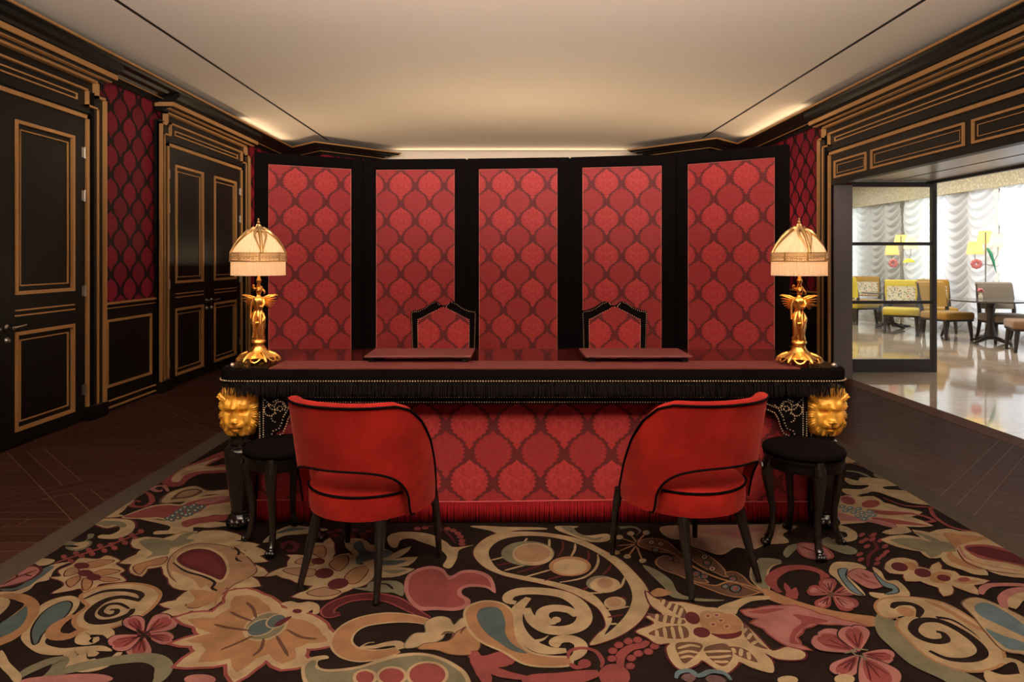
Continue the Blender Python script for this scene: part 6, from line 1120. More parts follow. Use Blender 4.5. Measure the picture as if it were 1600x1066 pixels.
 ('P','r','k',0.005,[(1.224,2.569),(1.207,2.514),(1.203,2.473),(1.223,2.46),(1.25,2.472),(1.259,2.484),(1.271,2.488),(1.294,2.514),(1.299,2.548),(1.273,2.566),(1.233,2.576)]),
 ('P','p',None,0.012,[(1.228,2.565),(1.221,2.529),(1.222,2.495),(1.236,2.48),(1.252,2.483),(1.257,2.492),(1.264,2.492),(1.275,2.51),(1.275,2.536),(1.257,2.558),(1.233,2.569)]),
 ('L','b',None,0.0028,[(1.232,2.562),(1.274,2.526)]),
 ('L','b',None,0.0028,[(1.232,2.562),(1.251,2.508)]),
 ('L','b',None,0.0028,[(1.232,2.562),(1.228,2.49)]),
 ('P','m',None,0.01,[(1.24,2.584),(1.233,2.574),(1.224,2.567),(1.215,2.564),(1.209,2.567),(1.206,2.574),(1.209,2.584),(1.216,2.594),(1.225,2.601),(1.234,2.603),(1.241,2.601),(1.243,2.594)]),
 ('P','o',None,0.012,[(0.983,2.626),(1.006,2.62),(1.04,2.573),(1.092,2.52),(1.164,2.471),(1.252,2.438),(1.304,2.419),(1.271,2.359),(1.199,2.381),(1.166,2.412),(1.07,2.471),(0.974,2.545)]),
 ('P','c',None,0.012,[(0.843,2.535),(0.905,2.567),(0.979,2.573),(0.975,2.547),(0.906,2.532),(0.845,2.485),(0.814,2.438),(0.778,2.449),(0.762,2.479),(0.797,2.51)]),
 ('S','p','r',0.008,[(0.847,2.464),(0.903,2.473),(0.945,2.491),(0.987,2.495),(1.057,2.497),(1.117,2.438),(1.177,2.397),(1.247,2.359),(1.148,2.375),(1.079,2.381),(1.017,2.348),(0.967,2.293),(0.961,2.242),(0.983,2.217),(0.921,2.242),(0.897,2.282),(0.882,2.346),(0.852,2.381),(0.892,2.409),(0.852,2.432)]),
 ('P','r',None,0.012,[(1.019,2.438),(1.069,2.426),(1.126,2.392),(1.059,2.375),(1.009,2.342),(0.961,2.284),(0.963,2.249),(0.935,2.264),(0.977,2.337),(1.028,2.386)]),
 ('P','r',None,0.012,[(0.867,2.459),(0.949,2.479),(1.005,2.479),(0.953,2.455),(0.905,2.443)]),
 ('P','k',None,0.012,[(1.035,2.348),(1.055,2.326),(1.018,2.284),(1.01,2.246),(0.987,2.264),(0.984,2.284),(1.006,2.295)]),
 ('P','p','k',0.005,[(1.132,2.214),(1.141,2.281),(1.136,2.333),(1.098,2.345),(1.058,2.323),(1.048,2.305),(1.03,2.296),(1.005,2.258),(1.01,2.219),(1.056,2.205),(1.119,2.203)]),
 ('P','r',None,0.012,[(1.125,2.217),(1.125,2.26),(1.112,2.3),(1.084,2.316),(1.059,2.307),(1.055,2.296),(1.043,2.293),(1.032,2.269),(1.043,2.238),(1.078,2.218),(1.118,2.211)]),
 ('L','b',None,0.0028,[(1.116,2.22),(1.04,2.25)]),
 ('L','b',None,0.0028,[(1.116,2.22),(1.07,2.277)]),
 ('L','b',None,0.0028,[(1.116,2.22),(1.101,2.305)]),
 ('P','p','k',0.005,[(1.145,2.215),(1.195,2.27),(1.232,2.322),(1.23,2.359),(1.204,2.365),(1.188,2.355),(1.177,2.36),(1.142,2.341),(1.114,2.299),(1.118,2.255),(1.134,2.213)]),
 ('P','r',None,0.012,[(1.145,2.222),(1.176,2.261),(1.202,2.307),(1.206,2.342),(1.193,2.35),(1.183,2.342),(1.178,2.347),(1.157,2.332),(1.137,2.295),(1.133,2.253),(1.139,2.221)]),
 ('L','b',None,0.0028,[(1.145,2.23),(1.145,2.309)]),
 ('L','b',None,0.0028,[(1.145,2.23),(1.174,2.314)]),
 ('L','b',None,0.0028,[(1.145,2.23),(1.202,2.32)]),
 ('P','p','k',0.005,[(1.118,2.188),(1.063,2.167),(1.017,2.142),(0.996,2.11),(1.001,2.089),(1.011,2.088),(1.012,2.078),(1.034,2.073),(1.068,2.091),(1.097,2.131),(1.123,2.183)]),
 ('P','r',None,0.012,[(1.113,2.181),(1.075,2.163),(1.036,2.137),(1.014,2.11),(1.013,2.095),(1.021,2.096),(1.019,2.089),(1.035,2.089),(1.064,2.109),(1.094,2.143),(1.115,2.178)]),
 ('L','b',None,0.0028,[(1.107,2.173),(1.053,2.102)]),
 ('L','b',None,0.0028,[(1.107,2.173),(1.041,2.114)]),
 ('L','b',None,0.0028,[(1.107,2.173),(1.028,2.126)]),
 ('P','p','k',0.005,[(1.141,2.191),(1.153,2.159),(1.171,2.139),(1.199,2.144),(1.222,2.162),(1.225,2.172),(1.236,2.18),(1.246,2.204),(1.233,2.22),(1.195,2.215),(1.147,2.199)]),
 ('P','r',None,0.012,[(1.147,2.191),(1.159,2.172),(1.179,2.158),(1.203,2.159),(1.218,2.168),(1.218,2.174),(1.225,2.178),(1.228,2.192),(1.213,2.203),(1.182,2.203),(1.151,2.196)]),
 ('L','b',None,0.0028,[(1.154,2.192),(1.218,2.198)]),
 ('L','b',None,0.0028,[(1.154,2.192),(1.203,2.179)]),
 ('L','b',None,0.0028,[(1.154,2.192),(1.188,2.159)]),
 ('P','p','k',0.005,[(1.126,2.175),(1.08,2.1),(1.055,2.041),(1.074,2.012),(1.111,2.015),(1.128,2.029),(1.144,2.029),(1.184,2.056),(1.206,2.102),(1.185,2.144),(1.141,2.181)]),
 ('P','r',None,0.012,[(1.129,2.167),(1.103,2.116),(1.088,2.064),(1.098,2.034),(1.119,2.031),(1.128,2.041),(1.137,2.039),(1.159,2.058),(1.172,2.098),(1.161,2.14),(1.138,2.171)]),
 ('L','b',None,0.0028,[(1.133,2.159),(1.166,2.083)]),
 ('L','b',None,0.0028,[(1.133,2.159),(1.129,2.068)]),
 ('L','b',None,0.0028,[(1.133,2.159),(1.093,2.053)]),
 ('L','g',None,0.004,[(1.084,2.196),(1.143,2.225)]),
 ('L','g',None,0.004,[(1.132,2.225),(1.171,2.215)]),
 ('L','g',None,0.004,[(1.129,2.186),(1.136,2.158)]),
 ('L','g',None,0.004,[(1.115,2.215),(1.118,2.186),(1.148,2.182)]),
 ('L','l',None,0.01,[(0.51,2.066),(0.526,2.096),(0.562,2.105),(0.582,2.079),(0.625,2.101),(0.664,2.092),(0.674,2.058)]),
 ('P','v',None,0.012,[(0.526,2.066),(0.542,2.088),(0.563,2.088),(0.57,2.066),(0.547,2.046)]),
 ('P','v',None,0.012,[(0.599,2.066),(0.62,2.083),(0.648,2.075),(0.656,2.05),(0.608,2.046)]),
 ('P','c',None,0.01,[(0.876,2.058),(0.868,2.048),(0.853,2.04),(0.837,2.038),(0.822,2.04),(0.814,2.048),(0.814,2.058),(0.822,2.069),(0.837,2.076),(0.854,2.079),(0.868,2.076),(0.876,2.069)]),
 ('P','c',None,0.01,[(1.049,2.062),(1.039,2.05),(1.023,2.041),(1.006,2.038),(0.992,2.041),(0.985,2.05),(0.987,2.062),(0.997,2.075),(1.013,2.084),(1.03,2.088),(1.044,2.084),(1.051,2.075)]),
 ('P','c',None,0.012,[(1.304,2.769),(1.363,2.853),(1.427,2.861),(1.467,2.84),(1.47,2.798),(1.403,2.785),(1.363,2.737),(1.361,2.656),(1.35,2.576),(1.304,2.597),(1.305,2.709)]),
 ('P','l','k',0.005,[(1.353,2.789),(1.388,2.793),(1.35,2.729),(1.342,2.615),(1.341,2.579),(1.316,2.611),(1.326,2.709)]),
 ('P','p','b',0.005,[(1.369,2.749),(1.438,2.798),(1.478,2.757),(1.482,2.69),(1.446,2.643),(1.394,2.633),(1.371,2.694)]),
 ('L','r',None,0.006,[(1.399,2.749),(1.417,2.694),(1.447,2.665)]),
 ('L','r',None,0.006,[(1.434,2.763),(1.436,2.713)]),
 ('P','c',None,0.012,[(1.502,2.81),(1.517,2.773),(1.497,2.697),(1.54,2.694),(1.532,2.604),(1.501,2.562),(1.424,2.543),(1.374,2.562),(1.379,2.601),(1.434,2.592),(1.478,2.626),(1.466,2.684)]),
 ('P','l','k',0.005,[(1.485,2.769),(1.481,2.694),(1.505,2.652),(1.487,2.601),(1.431,2.586),(1.482,2.622),(1.46,2.656)]),
 ('L','b',None,0.008,[(1.665,3.156),(1.643,3.054),(1.62,2.993),(1.548,2.923),(1.485,2.814)]),
 ('P','r',None,0.01,[(1.654,3.156),(1.647,3.145),(1.636,3.133),(1.625,3.123),(1.615,3.119),(1.609,3.122),(1.61,3.13),(1.616,3.141),(1.627,3.153),(1.639,3.163),(1.649,3.167),(1.655,3.165)]),
 ('P','r',None,0.01,[(1.64,3.099),(1.633,3.088),(1.623,3.076),(1.611,3.067),(1.601,3.063),(1.596,3.066),(1.597,3.073),(1.603,3.085),(1.613,3.096),(1.625,3.105),(1.635,3.109),(1.64,3.107)]),
 ('P','r',None,0.01,[(1.613,3.079),(1.607,3.068),(1.597,3.056),(1.585,3.048),(1.575,3.044),(1.57,3.046),(1.571,3.053),(1.577,3.064),(1.587,3.076),(1.599,3.085),(1.609,3.089),(1.614,3.087)]),
 ('P','r',None,0.01,[(1.61,3.03),(1.604,3.019),(1.594,3.008),(1.582,2.999),(1.573,2.995),(1.568,2.997),(1.568,3.005),(1.574,3.015),(1.584,3.027),(1.596,3.035),(1.605,3.039),(1.611,3.037)]),
 ('P','r',None,0.01,[(1.708,3.156),(1.701,3.145),(1.69,3.133),(1.678,3.123),(1.668,3.119),(1.662,3.122),(1.663,3.13),(1.67,3.141),(1.681,3.153),(1.693,3.163),(1.703,3.167),(1.708,3.165)]),
 ('P','r',None,0.01,[(1.704,3.092),(1.697,3.08),(1.687,3.069),(1.675,3.06),(1.665,3.056),(1.66,3.058),(1.66,3.066),(1.667,3.077),(1.678,3.089),(1.69,3.098),(1.7,3.102),(1.705,3.099)]),
 ('P','r',None,0.01,[(1.69,3.03),(1.684,3.019),(1.673,3.008),(1.662,2.999),(1.652,2.995),(1.647,2.997),(1.648,3.005),(1.654,3.015),(1.665,3.027),(1.676,3.035),(1.686,3.039),(1.691,3.037)]),
 ('P','r',None,0.01,[(1.662,2.97),(1.656,2.959),(1.646,2.949),(1.634,2.941),(1.625,2.937),(1.62,2.939),(1.621,2.946),(1.627,2.956),(1.637,2.967),(1.648,2.975),(1.658,2.979),(1.663,2.977)]),
 ('P','r',None,0.01,[(1.628,2.935),(1.622,2.925),(1.612,2.915),(1.601,2.907),(1.591,2.903),(1.586,2.905),(1.587,2.912),(1.593,2.922),(1.603,2.932),(1.614,2.941),(1.623,2.944),(1.628,2.942)]),
 ('P','r',None,0.01,[(1.534,2.947),(1.528,2.936),(1.519,2.926),(1.508,2.918),(1.499,2.914),(1.493,2.916),(1.494,2.923),(1.499,2.933),(1.509,2.944),(1.52,2.952),(1.529,2.956),(1.534,2.954)]),
 ('P','r',None,0.01,[(1.512,2.895),(1.506,2.885),(1.497,2.875),(1.486,2.867),(1.477,2.863),(1.472,2.865),(1.472,2.872),(1.478,2.882),(1.487,2.892),(1.498,2.9),(1.507,2.903),(1.512,2.901)]),
 ('P','r',None,0.01,[(1.589,2.901),(1.583,2.891),(1.574,2.881),(1.563,2.873),(1.554,2.87),(1.549,2.872),(1.549,2.879),(1.555,2.888),(1.565,2.899),(1.575,2.907),(1.585,2.91),(1.59,2.908)]),
 ('P','r',None,0.01,[(1.56,2.857),(1.554,2.848),(1.545,2.838),(1.534,2.83),(1.526,2.827),(1.521,2.829),(1.521,2.835),(1.527,2.845),(1.536,2.855),(1.547,2.862),(1.556,2.866),(1.561,2.864)]),
 ('P','r',None,0.01,[(1.674,3.104),(1.667,3.093),(1.657,3.081),(1.645,3.072),(1.635,3.068),(1.63,3.071),(1.631,3.078),(1.637,3.09),(1.648,3.101),(1.66,3.111),(1.67,3.115),(1.675,3.112)]),
 ('S','c','b',0.005,[(1.547,2.802),(1.628,2.89),(1.684,2.901),(1.716,2.872),(1.695,2.818),(1.726,2.793),(1.808,2.861),(1.775,2.793),(1.818,2.773),(1.813,2.737),(1.902,2.694),(1.814,2.656),(1.78,2.579),(1.749,2.615),(1.728,2.656),(1.684,2.586),(1.641,2.569),(1.665,2.637),(1.625,2.69),(1.57,2.69),(1.595,2.749),(1.545,2.759)]),
 ('P','o',None,0.012,[(1.658,2.857),(1.695,2.846),(1.678,2.793),(1.644,2.783)]),
 ('P','o',None,0.012,[(1.694,2.743),(1.76,2.773),(1.787,2.743),(1.707,2.674),(1.673,2.694)]),
 ('P','o',None,0.012,[(1.755,2.694),(1.817,2.703),(1.862,2.69),(1.791,2.665)]),
 ('P','b',None,0.01,[(1.643,2.801),(1.626,2.783),(1.607,2.774),(1.591,2.776),(1.581,2.787),(1.58,2.806),(1.589,2.828),(1.605,2.846),(1.625,2.856),(1.642,2.854),(1.652,2.842),(1.652,2.822)]),
 ('P','b',None,0.01,[(1.705,2.748),(1.689,2.731),(1.67,2.722),(1.653,2.723),(1.644,2.735),(1.643,2.753),(1.653,2.774),(1.669,2.791),(1.689,2.801),(1.705,2.799),(1.715,2.787),(1.715,2.768)]),
 ('P','b',None,0.01,[(1.758,2.709),(1.746,2.696),(1.731,2.69),(1.717,2.69),(1.709,2.698),(1.708,2.71),(1.714,2.725),(1.727,2.738),(1.742,2.745),(1.756,2.744),(1.764,2.736),(1.765,2.723)]),
 ('P','r',None,0.01,[(1.831,2.703),(1.822,2.694),(1.808,2.687),(1.795,2.684),(1.785,2.687),(1.78,2.694),(1.784,2.703),(1.793,2.713),(1.807,2.72),(1.821,2.723),(1.831,2.72),(1.835,2.713)]),
 ('S','c',None,0.012,[(1.689,3.091),(1.813,3.143),(1.885,3.112),(1.896,3.202),(1.958,3.169),(2.073,3.215),(2.109,3.183),(2.184,3.169),(2.222,3.117),(2.269,3.066),(2.318,2.97),(2.088,2.674),(2.056,2.717),(1.98,2.739),(1.953,2.793),(1.929,2.739),(1.875,2.749),(1.856,2.789),(1.826,2.831),(1.841,2.901),(1.789,2.896),(1.791,2.965),(1.744,2.988),(1.7,3.037)]),
 ('S','g',None,0.012,[(1.726,3.086),(1.835,3.107),(1.904,3.066),(1.899,3.143),(1.89,3.183),(1.939,3.122),(1.946,3.066),(1.985,3.054),(1.947,2.965),(1.887,2.958),(1.802,2.901),(1.809,2.958),(1.758,3.012)]),
 ('P','o',None,0.012,[(2.019,3.164),(2.102,3.143),(2.197,3.104),(2.092,3.066),(1.992,3.017),(1.91,2.923),(1.951,2.81),(1.912,2.789),(1.862,2.857),(1.888,2.935),(1.961,2.993),(1.98,3.054)]),
 ('P','r','c',0.016,[(2.014,3.012),(2.113,3.037),(2.184,2.993),(2.265,2.901),(2.181,2.793),(2.075,2.857),(1.999,2.901)]),
 ('P','b',None,0.012,[(2.012,2.993),(2.091,3.017),(2.159,2.97),(2.248,2.879),(2.197,2.814),(2.086,2.872),(2.026,2.923)]),
 ('L','p',None,0.006,[(1.997,3.017),(1.95,2.901),(1.994,2.825),(2.098,2.773)]),
 ('L','b',None,0.004,[(1.963,2.981),(1.92,2.857),(1.965,2.783),(2.075,2.743)]),
 ('S','c',None,0.012,[(1.529,3.265),(1.713,3.592),(1.818,3.669),(1.886,3.644),(1.96,3.655),(1.962,3.558),(2.011,3.486),(2.082,3.423),(1.987,3.362),(2.027,3.246),(1.89,3.237),(1.88,3.175),(1.76,3.143),(1.737,3.169),(1.808,3.21),(1.862,3.265),(1.777,3.314),(1.644,3.274)]),
 ('P','r',None,0.01,[(1.814,3.561),(1.794,3.537),(1.773,3.527),(1.757,3.534),(1.75,3.555),(1.753,3.585),(1.766,3.617),(1.786,3.642),(1.808,3.653),(1.824,3.646),(1.831,3.624),(1.827,3.592)]),
 ('P','r',None,0.01,[(1.937,3.55),(1.915,3.52),(1.885,3.496),(1.855,3.483),(1.832,3.485),(1.823,3.501),(1.829,3.527),(1.85,3.557),(1.88,3.582),(1.911,3.596),(1.935,3.594),(1.944,3.577)]),
 ('P','r',None,0.012,[(1.82,3.46),(1.894,3.445),(2.035,3.407),(1.929,3.383),(1.845,3.398)]),
 ('P','r',None,0.012,[(1.786,3.353),(1.877,3.332),(2.008,3.251),(1.884,3.265),(1.8,3.294)]),
 ('P','p',None,0.012,[(1.627,3.413),(1.683,3.398),(1.722,3.338),(1.804,3.323),(1.854,3.251),(1.816,3.224),(1.744,3.294),(1.639,3.308),(1.579,3.323)]),
 ('P','l',None,0.01,[(1.735,3.499),(1.726,3.486),(1.714,3.477),(1.703,3.473),(1.695,3.477),(1.693,3.486),(1.697,3.499),(1.705,3.512),(1.717,3.522),(1.728,3.525),(1.736,3.522),(1.739,3.512)]),
 ('P','w',None,0.01,[(1.722,3.502),(1.719,3.497),(1.714,3.494),(1.71,3.492),(1.707,3.494),(1.706,3.497),(1.708,3.502),(1.711,3.507),(1.715,3.511),(1.72,3.512),(1.723,3.511),(1.723,3.507)]),
 ('P','l',None,0.01,[(1.765,3.476),(1.756,3.464),(1.744,3.454),(1.733,3.451),(1.725,3.454),(1.723,3.464),(1.727,3.476),(1.736,3.489),(1.748,3.499),(1.759,3.502),(1.767,3.499),(1.769,3.489)]),
 ('P','w',None,0.01,[(1.752,3.48),(1.749,3.475),(1.744,3.471),(1.74,3.47),(1.737,3.471),(1.737,3.475),(1.738,3.48),(1.741,3.484),(1.746,3.488),(1.75,3.489),(1.753,3.488),(1.754,3.484)]),
 ('P','l',None,0.01,[(1.801,3.467),(1.792,3.454),(1.78,3.445),(1.769,3.441),(1.762,3.445),(1.759,3.454),(1.763,3.467),(1.772,3.48),(1.784,3.489),(1.795,3.492),(1.803,3.489),(1.805,3.48)]),
 ('P','w',None,0.01,[(1.789,3.47),(1.785,3.465),(1.781,3.462),(1.777,3.46),(1.774,3.462),(1.773,3.465),(1.774,3.47),(1.778,3.475),(1.782,3.478),(1.786,3.48),(1.789,3.478),(1.79,3.475)]),
 ('P','l',None,0.01,[(1.725,3.445),(1.716,3.432),(1.705,3.423),(1.694,3.42),(1.686,3.423),(1.684,3.432),(1.688,3.445),(1.696,3.457),(1.708,3.466),(1.719,3.47),(1.727,3.466),(1.729,3.457)]),
 ('P','w',None,0.01,[(1.713,3.448),(1.709,3.443),(1.705,3.44),(1.701,3.438),(1.698,3.44),(1.697,3.443),(1.699,3.448),(1.702,3.452),(1.706,3.456),(1.71,3.457),(1.713,3.456),(1.714,3.452)]),
 ('P','l',None,0.01,[(1.755,3.423),(1.746,3.41),(1.735,3.401),(1.724,3.398),(1.716,3.401),(1.714,3.41),(1.718,3.423),(1.726,3.435),(1.738,3.444),(1.749,3.448),(1.757,3.444),(1.759,3.435)]),
 ('P','w',None,0.01,[(1.743,3.426),(1.739,3.421),(1.735,3.418),(1.731,3.416),(1.728,3.418),(1.727,3.421),(1.729,3.426),(1.732,3.43),(1.736,3.434),(1.74,3.435),(1.743,3.434),(1.744,3.43)]),
 ('P','l',None,0.01,[(1.791,3.413),(1.782,3.401),(1.77,3.392),(1.759,3.389),(1.752,3.392),(1.75,3.401),(1.754,3.413),(1.763,3.426),(1.774,3.435),(1.785,3.438),(1.793,3.435),(1.795,3.426)]),
 ('P','w',None,0.01,[(1.778,3.416),(1.775,3.412),(1.771,3.408),(1.767,3.407),(1.764,3.408),(1.763,3.412),(1.765,3.416),(1.768,3.421),(1.772,3.425),(1.776,3.426),(1.779,3.425),(1.78,3.421)]),
 ('P','l',None,0.01,[(1.84,3.429),(1.831,3.416),(1.819,3.407),(1.808,3.404),(1.8,3.407),(1.798,3.416),(1.802,3.429),(1.811,3.441),(1.823,3.451),(1.834,3.454),(1.842,3.451),(1.844,3.441)]),
 ('P','w',None,0.01,[(1.827,3.432),(1.824,3.427),(1.82,3.424),(1.815,3.423),(1.813,3.424),(1.812,3.427),(1.813,3.432),(1.817,3.437),(1.821,3.44),(1.825,3.441),(1.828,3.44),(1.829,3.437)]),
 ('P','l',None,0.01,[(1.79,3.368),(1.781,3.356),(1.77,3.347),(1.759,3.344),(1.751,3.347),(1.749,3.356),(1.753,3.368),(1.762,3.38),(1.773,3.389),(1.784,3.392),(1.792,3.389),(1.794,3.38)]),
 ('P','w',None,0.01,[(1.777,3.371),(1.774,3.366),(1.77,3.363),(1.766,3.362),(1.763,3.363),(1.762,3.366),(1.764,3.371),(1.767,3.375),(1.771,3.378),(1.775,3.38),(1.778,3.378),(1.779,3.375)]),
 ('P','l',None,0.01,[(1.75,3.368),(1.741,3.356),(1.73,3.347),(1.719,3.344),(1.712,3.347),(1.709,3.356),(1.713,3.368),(1.722,3.38),(1.733,3.389),(1.744,3.392),(1.751,3.389),(1.753,3.38)]),
 ('P','w',None,0.01,[(1.737,3.371),(1.734,3.366),(1.73,3.363),(1.726,3.362),(1.723,3.363),(1.722,3.366),(1.724,3.371),(1.727,3.375),(1.731,3.378),(1.735,3.38),(1.738,3.378),(1.739,3.375)]),
 ('P','l',None,0.01,[(1.832,3.383),(1.823,3.371),(1.812,3.362),(1.801,3.359),(1.793,3.362),(1.791,3.371),(1.795,3.383),(1.804,3.395),(1.816,3.404),(1.827,3.407),(1.834,3.404),(1.836,3.395)]),
 ('P','w',None,0.01,[(1.82,3.386),(1.817,3.381),(1.812,3.378),(1.808,3.377),(1.805,3.378),(1.805,3.381),(1.806,3.386),(1.81,3.39),(1.814,3.394),(1.818,3.395),(1.821,3.394),(1.821,3.39)]),
 ('P','l',None,0.01,[(1.759,3.332),(1.751,3.32),(1.74,3.312),(1.729,3.308),(1.722,3.312),(1.719,3.32),(1.723,3.332),(1.732,3.344),(1.743,3.352),(1.754,3.356),(1.761,3.352),(1.763,3.344)]),
 ('P','w',None,0.01,[(1.747,3.335),(1.744,3.33),(1.74,3.327),(1.736,3.326),(1.733,3.327),(1.732,3.33),(1.734,3.335),(1.737,3.339),(1.741,3.342),(1.745,3.344),(1.748,3.342),(1.749,3.339)]),
 ('P','c',None,0.012,[(1.954,3.971),(2.003,3.909),(2.062,3.971),(2.174,3.929),(2.227,3.826),(2.074,3.772),(2.205,3.735),(2.214,3.655),(2.245,3.552),(2.187,3.522),(2.097,3.552),(2.051,3.641),(1.999,3.727),(1.885,3.655),(1.829,3.691),(1.85,3.772),(1.948,3.765),(2.027,3.83),(1.929,3.841)]),
 ('P','k',None,0.012,[(2.091,3.803),(2.177,3.818),(2.194,3.803),(2.099,3.772)]),
 ('P','k',None,0.012,[(1.876,3.662),(1.974,3.705),(2.041,3.644),(1.967,3.669)]),
 ('L','g',None,0.014,[(1.997,4.1),(2.083,4.065),(2.109,3.971)]),
 ('P','g',None,0.012,[(2.156,4.022),(2.221,4.078),(2.235,3.992),(2.174,3.929),(2.143,3.971)]),
 ('P','l',None,0.01,[(2.212,4.013),(2.202,4),(2.19,3.991),(2.179,3.988),(2.171,3.991),(2.169,4),(2.174,4.013),(2.183,4.026),(2.195,4.035),(2.207,4.039),(2.214,4.035),(2.216,4.026)]),
 ('P','c',None,0.012,[(2.089,4.336),(2.188,4.387),(2.197,4.287),(2.114,4.239),(2.068,4.263)]),
 ('L','r',None,0.008,[(2.112,4.263),(2.16,4.215),(2.19,4.123)]),
 ('L','r',None,0.01,[(1.998,3.634),(2.034,3.525),(2.096,3.499),(2.153,3.486),(2.107,3.374),(2.097,3.251),(2.144,3.191),(2.249,3.177)]),
 ('L','r',None,0.01,[(2.147,3.476),(2.227,3.509)]),
 ('L','r',None,0.012,[(2.007,3.398),(2.057,3.368),(2.066,3.308),(2.012,3.294)]),
 ('S','c',None,0.012,[(2.21,3.467),(2.246,3.429),(2.234,3.338),(2.248,3.271),(2.186,3.294),(2.226,3.32),(2.203,3.398)]),
 ('P','g',None,0.012,[(1.29,2.399),(1.34,2.452),(1.383,2.425),(1.347,2.328),(1.336,2.231),(1.367,2.155),(1.414,2.083),(1.431,2.027),(1.334,2.005),(1.313,2.058),(1.262,2.136),(1.253,2.238),(1.253,2.31)]),
 ('P','c','o',0.01,[(1.353,2.502),(1.409,2.548),(1.511,2.558),(1.606,2.517),(1.634,2.402),(1.625,2.296),(1.596,2.205),(1.544,2.14),(1.45,2.104),(1.393,2.116),(1.345,2.177),(1.34,2.269),(1.348,2.354),(1.393,2.414),(1.437,2.433),(1.353,2.417),(1.333,2.441)]),
 ('L','k',None,0.014,[(1.398,2.481),(1.431,2.511),(1.483,2.511),(1.494,2.473),(1.452,2.417)]),
 ('P','o',None,0.01,[(1.456,2.44),(1.442,2.427),(1.426,2.422),(1.412,2.426),(1.404,2.438),(1.403,2.455),(1.411,2.473),(1.426,2.487),(1.442,2.492),(1.457,2.488),(1.465,2.475),(1.465,2.458)]),
 ('L','k',None,0.016,[(1.366,2.211),(1.397,2.167),(1.463,2.161),(1.525,2.192),(1.551,2.251),(1.545,2.335),(1.511,2.394),(1.446,2.394),(1.391,2.342),(1.385,2.292),(1.414,2.265),(1.46,2.274),(1.476,2.313),(1.46,2.325)]),
 ('T','k',None,0.01,[(1.518,2.417),(1.563,2.399),(1.58,2.328),(1.578,2.278)]),
 ('L','o',None,0.012,[(1.551,2.539),(1.589,2.465),(1.61,2.372),(1.633,2.313)]),
 ('P','c','m',0.006,[(1.675,2.514),(1.745,2.558),(1.787,2.531),(1.829,2.417),(1.829,2.342),(1.663,2.13),(1.657,2.19),(1.609,2.215),(1.629,2.325),(1.658,2.43)]),
 ('P','l',None,0.012,[(1.706,2.494),(1.764,2.522),(1.79,2.465),(1.792,2.369),(1.776,2.285),(1.737,2.296),(1.704,2.369),(1.682,2.43)]),
 ('P','l',None,0.012,[(1.64,2.345),(1.67,2.299),(1.708,2.258),(1.704,2.192),(1.673,2.211),(1.626,2.228)]),
 ('L','p',None,0.014,[(1.793,2.583),(1.837,2.633),(1.896,2.659),(2.009,2.656),(2.045,2.619)]),
 ('L','p',None,0.022,[(1.806,2.481),(1.855,2.548),(1.924,2.601),(1.991,2.619),(2.03,2.601)]),
 ('L','c',None,0.02,[(1.836,2.481),(1.888,2.539),(1.948,2.574),(1.999,2.583)]),
 ('L','c',None,0.012,[(1.556,2.142),(1.588,2.161),(1.607,2.142),(1.585,2.095),(1.55,2.038)]),
 ('P','c',None,0.012,[(1.473,2.106),(1.513,2.083),(1.581,2.089),(1.61,2.072),(1.526,2.016),(1.439,2.038)]),
 ('P','c',None,0.012,[(1.568,3.265),(1.604,3.237),(1.619,3.169),(1.579,3.091),(1.517,3.061),(1.457,3.066),(1.496,3.104),(1.549,3.117),(1.57,3.169),(1.54,3.196)]),
 ('P','g',None,0.012,[(1.459,3.117),(1.477,3.066),(1.524,2.993),(1.502,2.942),(1.454,2.935),(1.412,2.993),(1.399,3.054)]),
 ('P','p','r',0.012,[(1.29,3.029),(1.352,3.041),(1.391,2.993),(1.38,2.912),(1.314,2.89),(1.27,2.923)]),
 ('L','b',None,0.005,[(1.295,3.017),(1.335,2.958),(1.369,2.912)]),
 ('P','g',None,0.012,[(1.189,2.946),(1.239,3.017),(1.285,3.041),(1.276,3.005),(1.22,2.935),(1.186,2.901)]),
 ('P','c',None,0.012,[(1.307,3.265),(1.346,3.265),(1.269,3.143),(1.248,3.054),(1.227,3.117)]),
 ('P','p',None,0.01,[(1.314,3.251),(1.313,3.25),(1.312,3.249),(1.311,3.249),(1.311,3.249),(1.311,3.25),(1.311,3.251),(1.312,3.253),(1.313,3.254),(1.314,3.254),(1.314,3.254),(1.314,3.253)]),
]

def draw(kind, col, ol, d, pts):
    if kind in 'LT':
        if ol: emit(quads=stroke(pts, d+.008, kind == 'T'), col=ol)
        emit(quads=stroke(pts, d, kind == 'T'), col=col); return
    if kind == 'P': pl = smooth_poly(pts, True, 4)
    else:
        pl = []
        n = len(pts)
        for i in range(n):     # pointed leaves: keep the vertices, bow the sides a little
            a, b = pts[i], pts[(i+1) % n]; pl.append(a)
            mxp = ((a[0]+b[0])/2, (a[1]+b[1])/2); L = math.hypot(b[0]-a[0], b[1]-a[1]) or 1e-9; s = 1 if area(pts) > 0 else -1
            pl.append((mxp[0]+(b[1]-a[1])*s*.07, mxp[1]-(b[0]-a[0])*s*.07))
    if ol: emit(poly=grow(pl, d), col=ol)
    emit(poly=pl, col=col)
